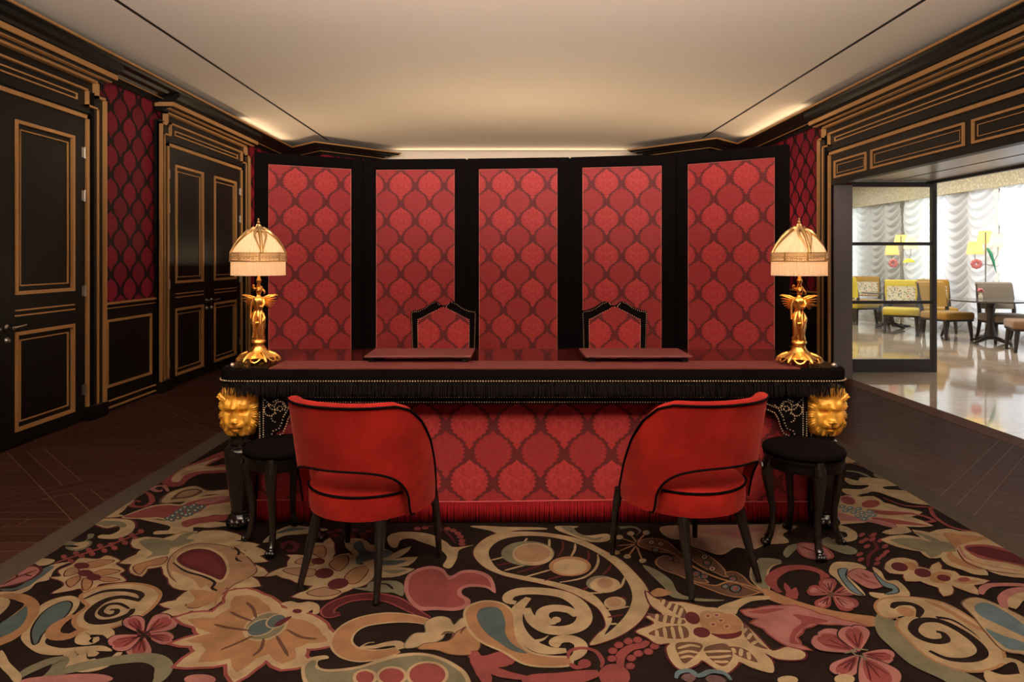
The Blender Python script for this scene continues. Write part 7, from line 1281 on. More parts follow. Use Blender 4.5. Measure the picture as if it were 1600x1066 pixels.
# the same flowers repeat, mirrored, towards the hall and behind the desk
for it in CARPET:
    if it[0] in 'PS' and len(it[4]) > 4:
        ys = [p[1] for p in it[4]]
        if max(ys) < 3.9: draw(it[0], it[1], it[2], it[3], [(p[0], 4.0-p[1]) for p in it[4]])
    ys = [p[1] for p in it[4]]; xs = [p[0] for p in it[4]]
    if it[0] in 'PS' and max(ys) < 3.0 and min(xs) > -1.1 and max(xs) < 1.3:
        draw(it[0], it[1], it[2], it[3], [(p[0]*-1+.2, p[1]+2.15) for p in it[4] if True])
for it in CARPET: draw(*it)
me = bpy.data.meshes.new('woven_pattern'); me.from_pydata(cv, [], cf); me.materials.append(wool)
ca = me.color_attributes.new('wool', 'FLOAT_COLOR', 'CORNER'); buf = []
for poly, c in zip(me.polygons, cc):
    for _ in range(poly.loop_total): buf += [*(q*.60 for q in PAL[c]), 1.0]
ca.data.foreach_set('color', buf)
bm = bmesh.new(); bm.from_mesh(me)
for f in bm.faces:
    if f.normal.z < 0: f.normal_flip()
bm.to_mesh(me); bm.free()
o = bpy.data.objects.new('woven_pattern', me); COL.objects.link(o); o.parent = carpet

# ================================================================== FOLDING SCREEN
SH = 2.07
scr = thing('folding_screen', 'five-panel folding screen of crimson damask in black velvet frames', 'screen', (0, 5.2, 0))
FOLDS = [(-1.858, 5.02), (-1.136, 5.392), (-.321, 5.352), (.482, 5.278), (1.256, 5.125), (1.928, 4.675)]
for i in range(5):
    (x0, y0), (x1, y1) = FOLDS[i], FOLDS[i+1]; L = math.hypot(x1-x0, y1-y0); an = math.atan2(y1-y0, x1-x0)
    def place(o):
        o.parent = scr; o.location = (x0, y0-5.2, 0); o.rotation_euler = (0, 0, an); return o
    g = .001; m = .095; b = .10
    if i: o = MB().tube([(0, 0, .03), (0, 0, SH-.012)], .016, 10).build('hinge', velvet_black, scr, smooth=True); o.location = (x0, y0-5.2+.019, 0)
    fr = MB().bbox(g, 0, .02, m, .045, SH, .012).bbox(L-m, 0, .02, L-g, .045, SH, .012).bbox(m-.01, 0, SH-.083, L-m+.01, .044, SH, .01).bbox(m-.01, 0, .02, L-m+.01, .044, .16, .01)
    leaf = place(fr.build('panel_frame', velvet_black, smooth=True))
    cxm = L/2
    f = MB().box(m-.006-cxm, .012, .15, L-m+.006-cxm, .04, SH-.08).build('damask_panel', damask, leaf); f.location = (cxm, 0, 0)
    nl = MB(); z = .17
    pts = []
    while z < SH-.09: pts += [(m+.004, z), (L-m-.004, z)]; z += .0115
    x = m+.004
    while x < L-m: pts.append((x, SH-.086)); x += .0115
    for (x, z) in pts: nl.lathe([(.0032, 0), (.0022, .0025), (.0003, .0032)], 5); nl.v[-15:] = [(x+a, .012-c, z+bb) for a, bb, c in nl.v[-15:]]
    nl.build('nailhead_trim', brass_nail, leaf, kind='stuff')
    MB().box(g, .01, .0118, m, .035, .021).build('foot', black, leaf); MB().box(L-m, .01, .0118, L-g, .035, .021).build('foot', black, leaf)
# ================================================================== DESK
DX, DH = .12, .775
desk = thing('reception_desk', 'long desk with black velvet apron, crimson damask front and gilt lion-head legs', 'desk', (DX, 3.5, 0))
def nails(name, pts, y, parent, r=.004, n=6):
    nl = MB(); k = 3*n
    for q in pts:
        nl.lathe([(r, 0), (r*.7, r*.75), (r*.08, r)], n); yy = q[2] if len(q) > 2 else y
        nl.v[-k:] = [(q[0]+a, yy-c, q[1]+b) for a, b, c in nl.v[-k:]]
    return nl.build(name, brass_nail, parent, smooth=True, kind='stuff')
HW, FY, BY = 1.477, -.345, .35        # half width, front and back of the top (local y)
def rounded(hw, y0, y1, r, n=8):
    p = []
    for cx, cy, a0 in ((hw-r, y1-r, 0), (-hw+r, y1-r, 90), (-hw+r, y0+r, 180), (hw-r, y0+r, 270)):
        for k in range(n+1): a = math.radians(a0+90*k/n); p.append((cx+r*math.cos(a), cy+r*math.sin(a)))
    return p
band = MB()
secs = [(0, .708, -.012), (0, .712, 0), (0, .760, 0), (0, .770, -.006), (0, .772, -.02)]
rows = [[(p[0], p[1], z) for p in rounded(HW+d, FY-d, BY+d, .10)] for _, z, d in secs]
n = len(rows[0]); vs = sum(rows, []); fs = [(i*n+k, i*n+(k+1) % n, (i+1)*n+(k+1) % n, (i+1)*n+k) for i in range(len(rows)-1) for k in range(n)]
band.add(vs, fs+[tuple(range(n))[::-1], tuple((len(rows)-1)*n+k for k in range(n))]); top = band.build('velvet_edge', velvet_black, desk, smooth=True)
MB().prism(rounded(HW-.02, FY+.02, BY-.01, .09), lambda p, k: (p[0], p[1], .774 if k else .768)).build('black_top', black_gloss, desk)
MB().box(-1.225, FY+.003, .770, 1.235, FY+.235, .7752).build('leather_strip', leather, desk)
MB().box(-1.225, FY+.237, .770, 1.235, BY-.012, .7750).build('polished_top', lacquer_red, desk)
for x in (-HW+.06, HW-.06):
    MB().lathe([(.012, 0), (.014, .004), (.012, .012), (.004, .018), (.0005, .019)], 12, (x, FY+.06, .774)).build('corner_stud', chrome, desk, smooth=True)
ring = rounded(HW+.003, FY-.003, BY, .10); pts = []
def walk(poly, step):
    res = []; acc = 0
    for a, b in zip(poly, poly[1:]+poly[:1]):
        L = math.hypot(b[0]-a[0], b[1]-a[1]); t = step-acc
        while t <= L: res.append((a[0]+(b[0]-a[0])*t/L, a[1]+(b[1]-a[1])*t/L)); t += step
        acc = (acc+L) % step if L+acc >= step else acc+L
    return res
nails('nailhead_trim', [(x, .716, y) for x, y in walk(ring, .0125) if y < .1], 0, top, .0042)
# rail under the top, black fringe, nail rows
rail = MB().box(-1.285, FY+.045, .60, 1.285, FY+.08, .712).box(-1.42, FY+.22, .60, -1.39, BY-.05, .712).box(1.39, FY+.22, .60, 1.42, BY-.05, .712).box(-1.40, BY-.06, .3, 1.40, BY-.03, .712).build('apron', velvet_black, desk)
nails('nailhead_trim', [(-1.15+i*.0118, .632) for i in range(195)], FY+.045, rail, .0034)
nails('nailhead_trim', [(-1.15+i*.0118, .609) for i in range(195)], FY+.045, rail, .0034)
rf = random.Random(5); fr = MB()
for x, y in walk(rounded(HW-.002, FY+.004, BY, .10), .0042):
    if y > .1: continue
    for k in range(2):
        dx, dy = rf.uniform(-.008, .008), rf.uniform(-.012, .012); l = rf.uniform(.055, .074); w = .0028
        sx = 1 if abs(x) < HW-.1 else .4
        fr.add([(x-w*sx, y+dy*.3, .712), (x+w*sx, y+dy*.3+.001, .712), (x+w*.6*sx+dx, y+dy, .712-l), (x-w*.6*sx+dx, y+dy, .712-l)], [(0, 1, 2, 3)])
fr.build('black_fringe', fringe_black, desk, kind='stuff')
# damask front and bullion fringe
PY = FY+.145
def fpt(u, v):
    x = -1.33+2.66*u; z = .108+.492*v
    return (x, PY+.004*math.sin(x*5+1)*(1-v)+.003*math.sin(x*13), z+(.004*math.sin(x*4)+.002*math.sin(x*11))*(1-v))
MB().grid(fpt, 120, 8).build('damask_front', damask_big, desk, smooth='full')
MB().box(-1.33, PY+.012, .03, 1.33, PY+.03, .60).build('front_board', velvet_black, desk)
for sx in (-1, 1):
    MB().box(sx*1.345, PY, .05, sx*1.33, BY-.05, .60).build('side_panel', velvet_black, desk)
br = MB()
for i in range(330):
    x = -1.325+i*2.65/329; jx = rf.uniform(-.0015, .0015); y = PY-.004+rf.uniform(-.003, .003)
    zt = .110+.004*math.sin(x*4)+.002*math.sin(x*11)
    br.tube([(x, y, zt), (x+jx, y-.001, .06), (x+jx*2, y+rf.uniform(-.002, .002), .012)], .0036, 5)
br.build('bullion_fringe', fringe_red, desk, smooth='full', kind='stuff')
MB().tube([(-1.33+i*.0665, PY-.006, .112+.004*math.sin((-1.33+i*.0665)*4)) for i in range(41)], .0045, 6).build('fringe_heading', simple('pale_crimson_cord', (.34, .03, .03), .7), desk, smooth=True)
# velvet corner brackets with nail scrolls
for sx in (-1, 1):
    poly = [(0, 0), (0, -.205), (.045, -.207), (.062, -.195), (.075, -.165), (.105, -.155), (.118, -.125), (.125, -.095), (.145, -.06), (.19, -.04), (.26, -.028), (.26, 0)]
    X0 = 1.285; Z0 = .632; Y0 = FY+.040
    bk = MB().prism([(sx*(X0-p[0]), Z0+p[1]) for p in poly], lambda p, k: (p[0], Y0+.03*k, p[1])).build('corner_bracket', velvet_black, desk)
    pts = []
    def seg(a, b, st=.0105):
        L = math.hypot(b[0]-a[0], b[1]-a[1]); m = max(1, int(L/st))
        return [(a[0]+(b[0]-a[0])*i/m, a[1]+(b[1]-a[1])*i/m) for i in range(m)]
    def poly_n(pl, st=.0105):
        r = []
        for a, b in zip(pl, pl[1:]): r += seg(a, b, st)
        return r
    pts += poly_n([(.022, -.004), (.022, -.195), (.045, -.197), (.056, -.185), (.068, -.157), (.096, -.145), (.108, -.120), (.116, -.09), (.138, -.052), (.188, -.031), (.25, -.02)])
    pts += poly_n([(.09, -.178), (.112, -.168), (.128, -.135), (.138, -.1), (.155, -.072), (.195, -.054), (.25, -.045)])
    pts += poly_n([(.005, -.07), (.005, -.20)])
    def arc(cx, cy, r, a0, a1, st=.010):
        m = max(3, int(abs(math.radians(a1-a0))*r/st)); return [(cx+r*math.cos(math.radians(a0+(a1-a0)*i/m)), cy+r*math.sin(math.radians(a0+(a1-a0)*i/m))) for i in range(m+1)]
    pts += arc(.052, -.06, .026, 60, 360)+arc(.075, -.03, .028, 180, 290)+arc(.10, -.045, .026, -30, 200)+arc(.10, -.052, .012, 0, 330)+arc(.08, -.095, .020, 90, 260)+arc(.135, -.025, .022, 170, 330)+seg((.07, -.02), (.10, -.006))+seg((.03, -.012), (.05, -.03))
    nails('nailhead_scroll', [(sx*(X0-a), Z0+b) for a, b in pts], Y0, bk, .0037)
# legs with lion heads
def lionr(a, v):
    """a: angle from the front in radians, v: height 0..1 ; returns radial size"""
    ad = math.degrees(a); x = ad/60.0
    G = lambda cx, cy, sx, sy: math.exp(-((x-cx)/sx)**2-((v-cy)/sy)**2)
    ax = abs(x)
    GA = lambda cx, cy, sx, sy: math.exp(-((ax-cx)/sx)**2-((v-cy)/sy)**2)
    Q = lambda t, w: math.exp(-abs(t/w)**3.2)
    B = lambda cx, cy, sx, sy: Q(x-cx, sx)*Q(v-cy, sy)
    BA = lambda cx, cy, sx, sy: Q(ax-cx, sx)*Q(v-cy, sy)
    env = (1-max(0, (v-.88)/.12)**2*.08)*(1-.45*max(0, (.34-v)/.34)**2.0)
    r = .072*env
    dx, dy = x*1.02, (v-.44)*2.05; rr = math.hypot(dx, dy); th = math.atan2(dy, abs(dx))
    mane = 1/(1+math.exp(-(rr-.86)/.035)); face = 1-mane
    # the face plane
    r += face*.010
    r += face*(.017*B(0, .655, .15, .085)+.016*BA(.36, .635, .19, .085+.02*(ax > .36)))     # brow knots
    r -= face*.013*BA(.33, .515, .20, .042); r += face*.007*BA(.34, .510, .10, .020)         # eye hollows, eyeballs
    nw = .115+.10*max(0, min(1, (.58-v)/.27))
    r += face*(.019*Q(x, nw)*(1 if .318 < v < .60 else math.exp(-(((v-.318)/.022) if v < .318 else ((v-.60)/.04))**2)))   # nose bridge
    r += face*.006*B(0, .345, .20, .04)
    r += face*(.021*BA(.17, .245, .16, .065)-.016*Q(x, .025)*Q(v-.24, .06))                  # muzzle pads
    r -= face*.013*B(0, .168, .30, .016); r += face*.014*B(0, .115, .17, .045)               # mouth, chin
    r += face*.009*BA(.52, .36, .15, .13)                                                    # cheeks
    # mane: two rows of swept locks
    g1 = abs(math.sin(th*8.5+rr*1.6+.4)); g2 = abs(math.sin(th*12.5-rr*2.4))
    row = 1/(1+math.exp(-(rr-1.32)/.03))
    r += mane*(1-row)*(.004+.015*g1**.55)+mane*row*(-.003+.015*g2**.55)
    r += mane*.0025*math.sin(th*60+rr*9)
    r += .015*BA(.80, .815, .13, .065)-.011*BA(.79, .80, .06, .035)                         # ears
    if v < .14: r -= .014*math.exp(-(ax/.10)**2)*(1-v/.14)
    return max(r, .03)
for sx in (-1, 1):
    leg = MB().lathe([(.055, .0115), (.062, .02), (.066, .040), (.060, .062), (.045, .075), (.050, .083), (.047, .092), (.050, .11), (.066, .24), (.077, .345), (.080, .372), (.072, .386), (.052, .392), (.050, .40), (.058, .408), (.058, .418), (.049, .424), (.052, .47), (.052, .60)], 32).build('leg', black_gloss, desk, smooth=True)
    leg.location = (sx*1.389, FY+.105, 0)
    for k in range(5):
        a = math.radians(-150+k*30)
        MB().ell((math.cos(a)*.052, math.sin(a)*.052, .036), (.020, .024, .0245), 10, 8).build('claw_toe', black_gloss, leg, smooth='full')
    nu, nv = 200, 120
    def lp(u, v):
        a = (u-.5)*2*math.pi; r = lionr(a, v)
        return (math.sin(a)*r*1.14, -math.cos(a)*r, .448+.232*v)
    h = MB(); h.grid(lp, nu, nv, closed_u=True); h.f.append(tuple(reversed(range(nu)))); h.m.append(0); h.f.append(tuple(nv*nu+k for k in range(nu))); h.m.append(0)
    h.build('lion_head', lion_gold, leg, smooth='full')
# back legs
for sx in (-1, 1):
    MB().lathe([(.05, .0115), (.055, .05), (.045, .08), (.06, .3), (.055, .6)], 16, (sx*1.389, BY-.10, 0)).build('leg', black_gloss, desk, smooth=True)
# ================================================================== WRITING BOARDS ON THE DESK
for x, nm, lb in ((-.4385, 'desk_pad', 'burgundy leather desk pad in front of the tall chair at left'), (.642, 'desk_pad', 'burgundy leather desk pad in front of the tall chair at right')):
    p = thing(nm, lb, 'desk pad', (x, 3.48, DH), group='leather desk pads')
    MB().bbox(-.263, -.145, .022, .263, .145, .032, .003).build('board', leather, p)
    MB().box(-.245, -.13, .0005, -.215, .13, .022).build('runner', black, p); MB().box(.215, -.13, .0005, .245, .13, .022).build('runner', black, p)
# ================================================================== TABLE LAMPS
def table_lamp(loc, rz, label):
    t = thing('table_lamp', label, 'lamp', loc, rz, 'gilt figure lamps')
    # rococo foot: shell dome on scrolling feet
    def bm_(r, z, a): return r*(1+(.10*math.cos(6*a)+.05*math.sin(11*a+z*60))*min(1, max(0, (.075-z)/.05)))
    foot = MB().lathe([(.060, .022), (.088, .024), (.092, .030), (.078, .040), (.055, .050), (.040, .062), (.031, .080), (.029, .095), (.036, .103), (.034, .112), (.026, .118)], 48, mod=bm_)
    for k in range(6):
        a = 2*math.pi*k/6; ca, sa = math.cos(a), math.sin(a); P = lambda r, z: (ca*r, sa*r, z)
        foot.tube([P(.05, .05), P(.075, .040), P(.095, .026), P(.103, .013), P(.097, .005), P(.088, .006), P(.086, .014)], [.010, .011, .010, .009, .007, .005, .004], 8)
        a2 = a+math.pi/6; foot.tube([(math.cos(a2+d)*r, math.sin(a2+d)*r, z) for d, r, z in ((-.3, .086, .026), (-.15, .094, .014), (0, .096, .009), (.15, .094, .014), (.3, .086, .026))], .005, 6)
    foot.build('foot', gilt, t, smooth=True)
    # draped winged figure
    fig = MB()
    def fold(r, z, a): return r*(1+.10*math.sin(5*a+z*38)+.06*math.sin(9*a-z*70))
    fig.lathe([(.027, .112), (.031, .125), (.027, .140), (.028, .165), (.031, .19), (.033, .215), (.031, .235), (.024, .252), (.0195, .266), (.021, .28), (.025, .296), (.027, .31), (.025, .322), (.016, .332), (.0095, .338), (.009, .348), (.010, .352)], 36, mod=fold, ax=1.0, ay=.8)
    fig.ell((.003, -.003, .366), (.015, .017, .020), 14, 10)
    fig.ell((.003, -.021, .364), (.003, .004, .005), 6, 5)
    fig.ell((.004, .006, .374), (.019, .018, .017), 12, 8)
    fig.tube([(-.010, .004, .372), (-.022, .004, .376), (-.030, .0, .386), (-.024, -.002, .394), (-.018, 0, .388)], [.007, .006, .005, .004, .003], 8)
    fig.tube([(.012, .006, .372), (.024, .004, .366), (.030, .002, .356), (.027, 0, .347)], [.008, .006, .005, .003], 8)
    fig.tube([(-.024, 0, .318), (-.034, -.004, .295), (-.036, -.008, .265), (-.035, -.014, .235), (-.036, -.016, .222)], [.009, .008, .0065, .005, .005], 8)
    fig.tube([(.024, 0, .318), (.030, -.008, .298), (.022, -.022, .282), (.010, -.026, .285)], [.009, .0075, .006, .005], 8)
    fig.tube([(-.010, -.018, .26), (-.02, -.028, .22), (-.014, -.03, .17), (-.02, -.026, .13)], [.006, .012, .012, .008], 8)
    fig.tube([(.012, -.018, .25), (.016, -.026, .20), (.006, -.03, .16), (.010, -.024, .125)], [.006, .011, .010, .007], 8)
    fig.tube([(.022, -.004, .25), (.030, -.006, .225), (.022, -.020, .205), (-.01, -.028, .20), (-.028, -.01, .215)], [.006, .008, .008, .008, .006], 8)
    fig.build('winged_figure', gilt, t, smooth=True)
    for sx in (-1, 1):
        w = MB(); ft = []
        for k in range(7):
            f = k/6; a = math.radians(18-62*f); L = .078-.030*f
            b0 = Vector((sx*(.012+.004*f), .016, .318-.014*f)); d = Vector((sx*math.cos(a), .10+.10*f, math.sin(a)))
            w.tube([b0, b0+d*L*.5, b0+d*L*.85, b0+d*L], [.006, .0085, .007, .002], 8, sq=.45)
        w.tube([(sx*.01, .016, .322), (sx*.045, .02, .336), (sx*.075, .026, .341), (sx*.088, .028, .338)], [.007, .007, .005, .003], 8)
        w.build('wing', gilt, t, smooth=True)
    MB().lathe([(.008, .375), (.011, .388), (.007, .398), (.012, .410), (.014, .418), (.008, .428), (.006, .45), (.006, .69)], 16, (.002, 0, 0)).build('stem', gilt, t, smooth=True)
    # pleated silk shade
    def pl(r, z, a): return r*(1+.017*math.sin(52*a)+.005*math.sin(17*a))
    prof = [(.020, .672), (.048, .656), (.080, .627), (.108, .590), (.124, .556), (.127, .536), (.128, .516), (.128, .48), (.1285, .443)]
    sh = MB(); sh.lathe(prof, 312, mod=pl); sh.f = sh.f[:-2]; sh.m = sh.m[:-2]; sh.build('pleated_shade', shade_m, t, smooth='full', fixn=True)
    b = MB()
    def hoop(z, r, w): b.tube([(math.cos(2*math.pi*k/48)*r, math.sin(2*math.pi*k/48)*r, z) for k in range(48)], w, 6, closed=True)
    for z, w in ((.556, .0032), (.549, .002), (.541, .0032), (.533, .0022), (.516, .0032)): hoop(z, .1315, w)
    for k in range(40):
        a = 2*math.pi*k/40; c = (math.cos(a)*.132, math.sin(a)*.132, .5245)
        b.tube([(c[0]*1+math.cos(2*math.pi*j/8)*.0065*-math.sin(a), c[1]+math.cos(2*math.pi*j/8)*.0065*math.cos(a), c[2]+math.sin(2*math.pi*j/8)*.006) for j in range(8)], .0015, 4, closed=True)
    for k in range(8):
        a = 2*math.pi*(k+.3)/8; b.tube([(math.cos(a)*.133, math.sin(a)*.133, .56), (math.cos(a)*.134, math.sin(a)*.134, .512)], .0035, 6)
    b.build('gilt_gallery', gilt_pale, t, smooth=True)
    c = MB()
    for k in range(4):
        a = math.pi*.5*k+.32
        pth = [(math.cos(a)*r, math.sin(a)*r, z) for r, z in ((.018, .683), (.053, .664), (.086, .633), (.114, .594), (.131, .556))]
        c.tube(pth, [.013, .010, .008, .007, .008], 8)
        for s in (-1, 1):
            c.tube([(math.cos(a+s*d)*r, math.sin(a+s*d)*r, z) for d, r, z in ((.0, .03, .676), (.42, .055, .664), (.36, .077, .643), (.22, .095, .619), (.06, .123, .576))], [.010, .008, .006, .005, .003], 6)
    c.lathe([(.034, .664), (.026, .676), (.016, .690), (.011, .698), (.010, .703)], 16, mod=lambda r, z, a: r*(1+.15*math.cos(8*a)))
    c.build('scrolled_crown', gilt_pale, t, smooth=True)
    MB().lathe([(.010, .700), (.005, .706), (.009, .712), (.006, .717), (.003, .722), (.006, .727), (.0005, .735)], 10).build('finial', gilt_pale, t, smooth=True)
    t.scale = (.97, .97, .955)
    bulb = light('lamp_bulb', 'POINT', (0, 0, .53), .85, (1.0, .69, .40), shadow_soft_size=.03); bulb.parent = t
    return t
table_lamp((-1.215, 3.33, DH+.003), .15, 'gilt winged-figure lamp with cream pleated shade on the left desk end')
table_lamp((1.405, 3.29, DH+.003), -.35, 'gilt winged-figure lamp with cream pleated shade on the right desk end')
# ================================================================== RED TUB CHAIRS
def tub_chair(loc, rz, label):
    t = thing('tub_chair', label, 'chair', loc, rz, 'red tub chairs facing the desk')
    PM = math.radians(111); PO = math.radians(64)
    A, B, TH = .272, .268, .042
    TT = [(0, .730), (48, .727), (60, .705), (72, .652), (87, .555), (98, .455), (106, .375), (112, .325), (125, .32)]
    def top(ph):
        d = abs(math.degrees(ph))
        for (a0, z0), (a1, z1) in zip(TT, TT[1:]):
            if d <= a1: return z0+(z1-z0)*(d-a0)/(a1-a0)
        return .32
    def bot(ph):
        f = abs(ph)/PO
        return .286+(.198*(1-f**3.0)**.42 if f < 1 else 0)
    def pos(ph, z, inn):
        k = (z-.31)/.42; fl = (.97+.19*max(k, 0)*(.45+.55*abs(math.cos(ph/1.35)))); a = (A-inn)*fl; b = (B-inn)*fl
        x = a*math.sin(ph); y = -b*math.cos(ph) if abs(ph) < math.pi/2 else -b*math.cos(ph)*1.15
        return (x, y-.02*max(k, 0), z)
    NP, NV = 72, 14
    sec = []
    for j in range(NV+1): sec.append((j/NV, 0))
    cap = [(1, .25), (1, .5), (1, .75)]
    sh = MB(); rows = []
    for i in range(NP+1):
        ph = -PM+2*PM*i/NP; z0, z1 = bot(ph), top(ph); rowp = []
        for j in range(NV+1): rowp.append(pos(ph, z0+(z1-z0)*j/NV, 0))
        for f in (.3, .7): rowp.append(tuple(Vector(pos(ph, z1+.010*math.sin(math.pi*f), TH*f))))
        for j in range(NV, -1, -1): rowp.append(pos(ph, z0+(z1-z0)*j/NV, TH))
        rows.append(rowp)
    w = len(rows[0])
    for r_ in rows: sh.v += r_
    for i in range(NP):
        for j in range(w): sh.f.append((i*w+j, (i+1)*w+j, (i+1)*w+(j+1) % w, i*w+(j+1) % w)); sh.m.append(0)
    sh.f.append(tuple(range(w))); sh.m.append(0); sh.f.append(tuple(reversed([NP*w+j for j in range(w)]))); sh.m.append(0)
    back = sh.build('barrel_back', velvet_red, t, smooth=True)
    e = [pos(-PM+2*PM*i/96, top(-PM+2*PM*i/96)-.004, -.0015) for i in range(97)]
    MB().tube([pos(-PM, bot(-PM), 0)]+e+[pos(PM, bot(PM), 0)], .0048, 8).build('top_piping', velvet_black, back, smooth=True)
    lo = [pos(-PO*1.08+2.16*PO*i/80, bot(-PO*1.08+2.16*PO*i/80), -.001) for i in range(81)]
    MB().tube(lo, .0045, 8).build('opening_piping', velvet_black, back, smooth=True)
    def sr(r, z, a): return r
    st = MB(); prof = [(.05, .272), (.215, .273), (.228, .279), (.232, .30), (.234, .358), (.231, .372), (.222, .380), (.15, .397), (.05, .403), (.002, .403)]
    st.lathe(prof, 48, ax=1.02, ay=1.03); seat = st.build('seat', velvet_red, t, smooth=True)
    MB().tube([(math.cos(2*math.pi*k/64)*.2335*1.02, math.sin(2*math.pi*k/64)*.2335*1.03, .373) for k in range(64)], .0048, 8, closed=True).build('seat_piping', velvet_black, seat, smooth=True)
    for sx in (-1, 1):
        MB().tube([(sx*.205, .175, .29), (sx*.213, .192, .20), (sx*.222, .205, .0)], [.020, .0165, .0115], 10).build('leg', black_gloss, t, smooth=True)
        MB().tube([(sx*.135, -.155, .29), (sx*.142, -.175, .22), (sx*.152, -.205, .12), (sx*.165, -.245, .0)], [.026, .021, .016, .0115], 10).build('leg', black_gloss, t, smooth=True)
    return t
tub_chair((-.565, 2.79, .0152), -math.atan2(.139, .438), 'red velvet tub chair with black piping, at left before the desk')
tub_chair((.735, 2.83, .0152), math.atan2(.19, .42), 'red velvet tub chair with black piping, at right before the desk')
# ================================================================== CARVED STOOLS
def stool(loc, rz, label):
    t = thing('carved_stool', label, 'stool', loc, rz, 'round carved stools beside the lion legs')
    MB().lathe([(.10, .405), (.160, .407), (.172, .415), (.174, .424), (.170, .436), (.150, .444), (.06, .448), (.001, .448)], 40, m=0).build('padded_seat', velvet_black, t, smooth=True)
    MB().lathe([(.13, .352), (.158, .352), (.163, .362), (.160, .385), (.168, .395), (.168, .407), (.12, .408)], 48, mod=lambda r, z, a: r+(.005*math.sin(24*a)*max(0, 1-abs(z-.372)/.03))).build('carved_apron', black, t, smooth=True)
    for k in range(4):
        a = k*math.pi/2-math.pi/2; ca, sa = math.cos(a), math.sin(a); P = lambda r, z: (ca*r, sa*r, z)
        lg = MB().tube([P(.140, .40), P(.155, .365), P(.163, .32), P(.152, .25), P(.138, .17), P(.136, .10), P(.148, .05), P(.158, .03)], [.030, .030, .025, .019, .015, .014, .016, .019], 10)
        for d in (-1, 0, 1): lg.ell((ca*(.175)-sa*d*.011, sa*.175+ca*d*.011, .013), (.012, .012, .013), 8, 6)
        lg.ell(P(.160, .018), (.018, .018, .018), 10, 8)
        L = lg.build('leg', black_gloss, t, smooth=True)
        c = MB()
        for j in range(4): c.tube([P(.185-.006*j, .365-.02*j), (ca*(.186-.007*j)-sa*.009*(-1)**j, sa*(.186-.007*j)+ca*.009*(-1)**j, .352-.02*j), P(.182-.007*j, .338-.02*j)], [.004, .006, .003], 6)
        c.build('acanthus_carving', black_gloss, L, smooth=True)
    return t
stool((-1.01, 3.075, .0115), 0, 'black carved round stool between the left lion leg and red chair')
stool((1.315, 3.035, .0115), 0, 'black carved round stool between the right lion leg and red chair')
# ================================================================== TALL CHAIRS BEHIND THE DESK
def tall_chair(loc, rz, label):
    t = thing('tall_back_chair', label, 'chair', loc, rz, 'damask chairs behind the desk')
    z0 = .905
    half = [(0, .035), (-.022, .043), (-.040, .060), (-.062, .066), (-.09, .056), (-.136, .024), (-.18, .006), (-.222, .0), (-.229, -.012), (-.226, -.10), (-.218, -.42)]
    inn = [(0, .026), (-.020, .030), (-.034, .014), (-.052, .006), (-.10, -.018), (-.15, -.046), (-.178, -.058), (-.180, -.10), (-.176, -.42)]
    def mir(h): return h+[(-x, z) for x, z in reversed(h[1:])] if h[0][0] == 0 else h
    out = mir(half)
    bk = MB().prism([(x, z+z0) for x, z in out], lambda p, k: (p[0], -.045*k-.18, p[1])).build('back_frame', velvet_black, t)
    pn = MB().prism([(x, z+z0) for x, z in mir(inn)], lambda p, k: (p[0], -.052*k-.176, p[1])).build('damask_back', damask, t)
    def nl(h, d):
        q = [(x, z+z0) for x, z in mir(h)]; r = []
        for a, b in zip(q[:len(q)], q[1:]):
            if min(a[1], b[1]) < .5 and a[0]*b[0] < 0 and abs(a[1]-b[1]) < .01: continue
            L = math.hypot(b[0]-a[0], b[1]-a[1]); m = max(1, int(L/.012)); r += [(a[0]+(b[0]-a[0])*i/m, a[1]+(b[1]-a[1])*i/m) for i in range(m)]
        return r
    g = [(x*.97, z-.006) for x, z in half]; nails_b = MB()
    for ptsn in (nl(g, 0), nl(inn, 0)):
        for (x, z) in ptsn: nails_b.ell((x, -.1765, z), (.0032, .003, .0032), 6, 4)
    # the nailed face looks towards the desk
    nails_b.v = [(x, -.18+(-.225-y)*-1-.045 if False else y, z) for x, y, z in nails_b.v]
    nails_b.build('nailhead_trim', brass_nail, bk, smooth=True, kind='stuff')
    MB().bbox(-.235, -.20, .40, .235, .24, .50, .03).build('seat', damask, t, smooth=True)
    MB().bbox(-.225, -.19, .37, .225, .23, .41, .008).build('seat_rail', velvet_black, t, smooth=True)
    for sx in (-1, 1):
        MB().tube([(sx*.20, .21, .38), (sx*.212, .222, .28), (sx*.202, .212, .12), (sx*.208, .228, 0)], [.026, .022, .015, .014], 10).build('leg', black_gloss, t, smooth=True)
        MB().tube([(sx*.195, -.20, .50), (sx*.195, -.20, .38), (sx*.198, -.22, .2), (sx*.205, -.26, 0)], [.022, .022, .018, .014], 10).build('leg', black_gloss, t, smooth=True)
    return t
TCZ = 0.0115
tall_chair((-.446, 4.58, TCZ), math.pi, 'black framed damask chair behind the left desk pad')
tall_chair((.75, 4.60, TCZ), math.pi, 'black framed damask chair behind the right desk pad')

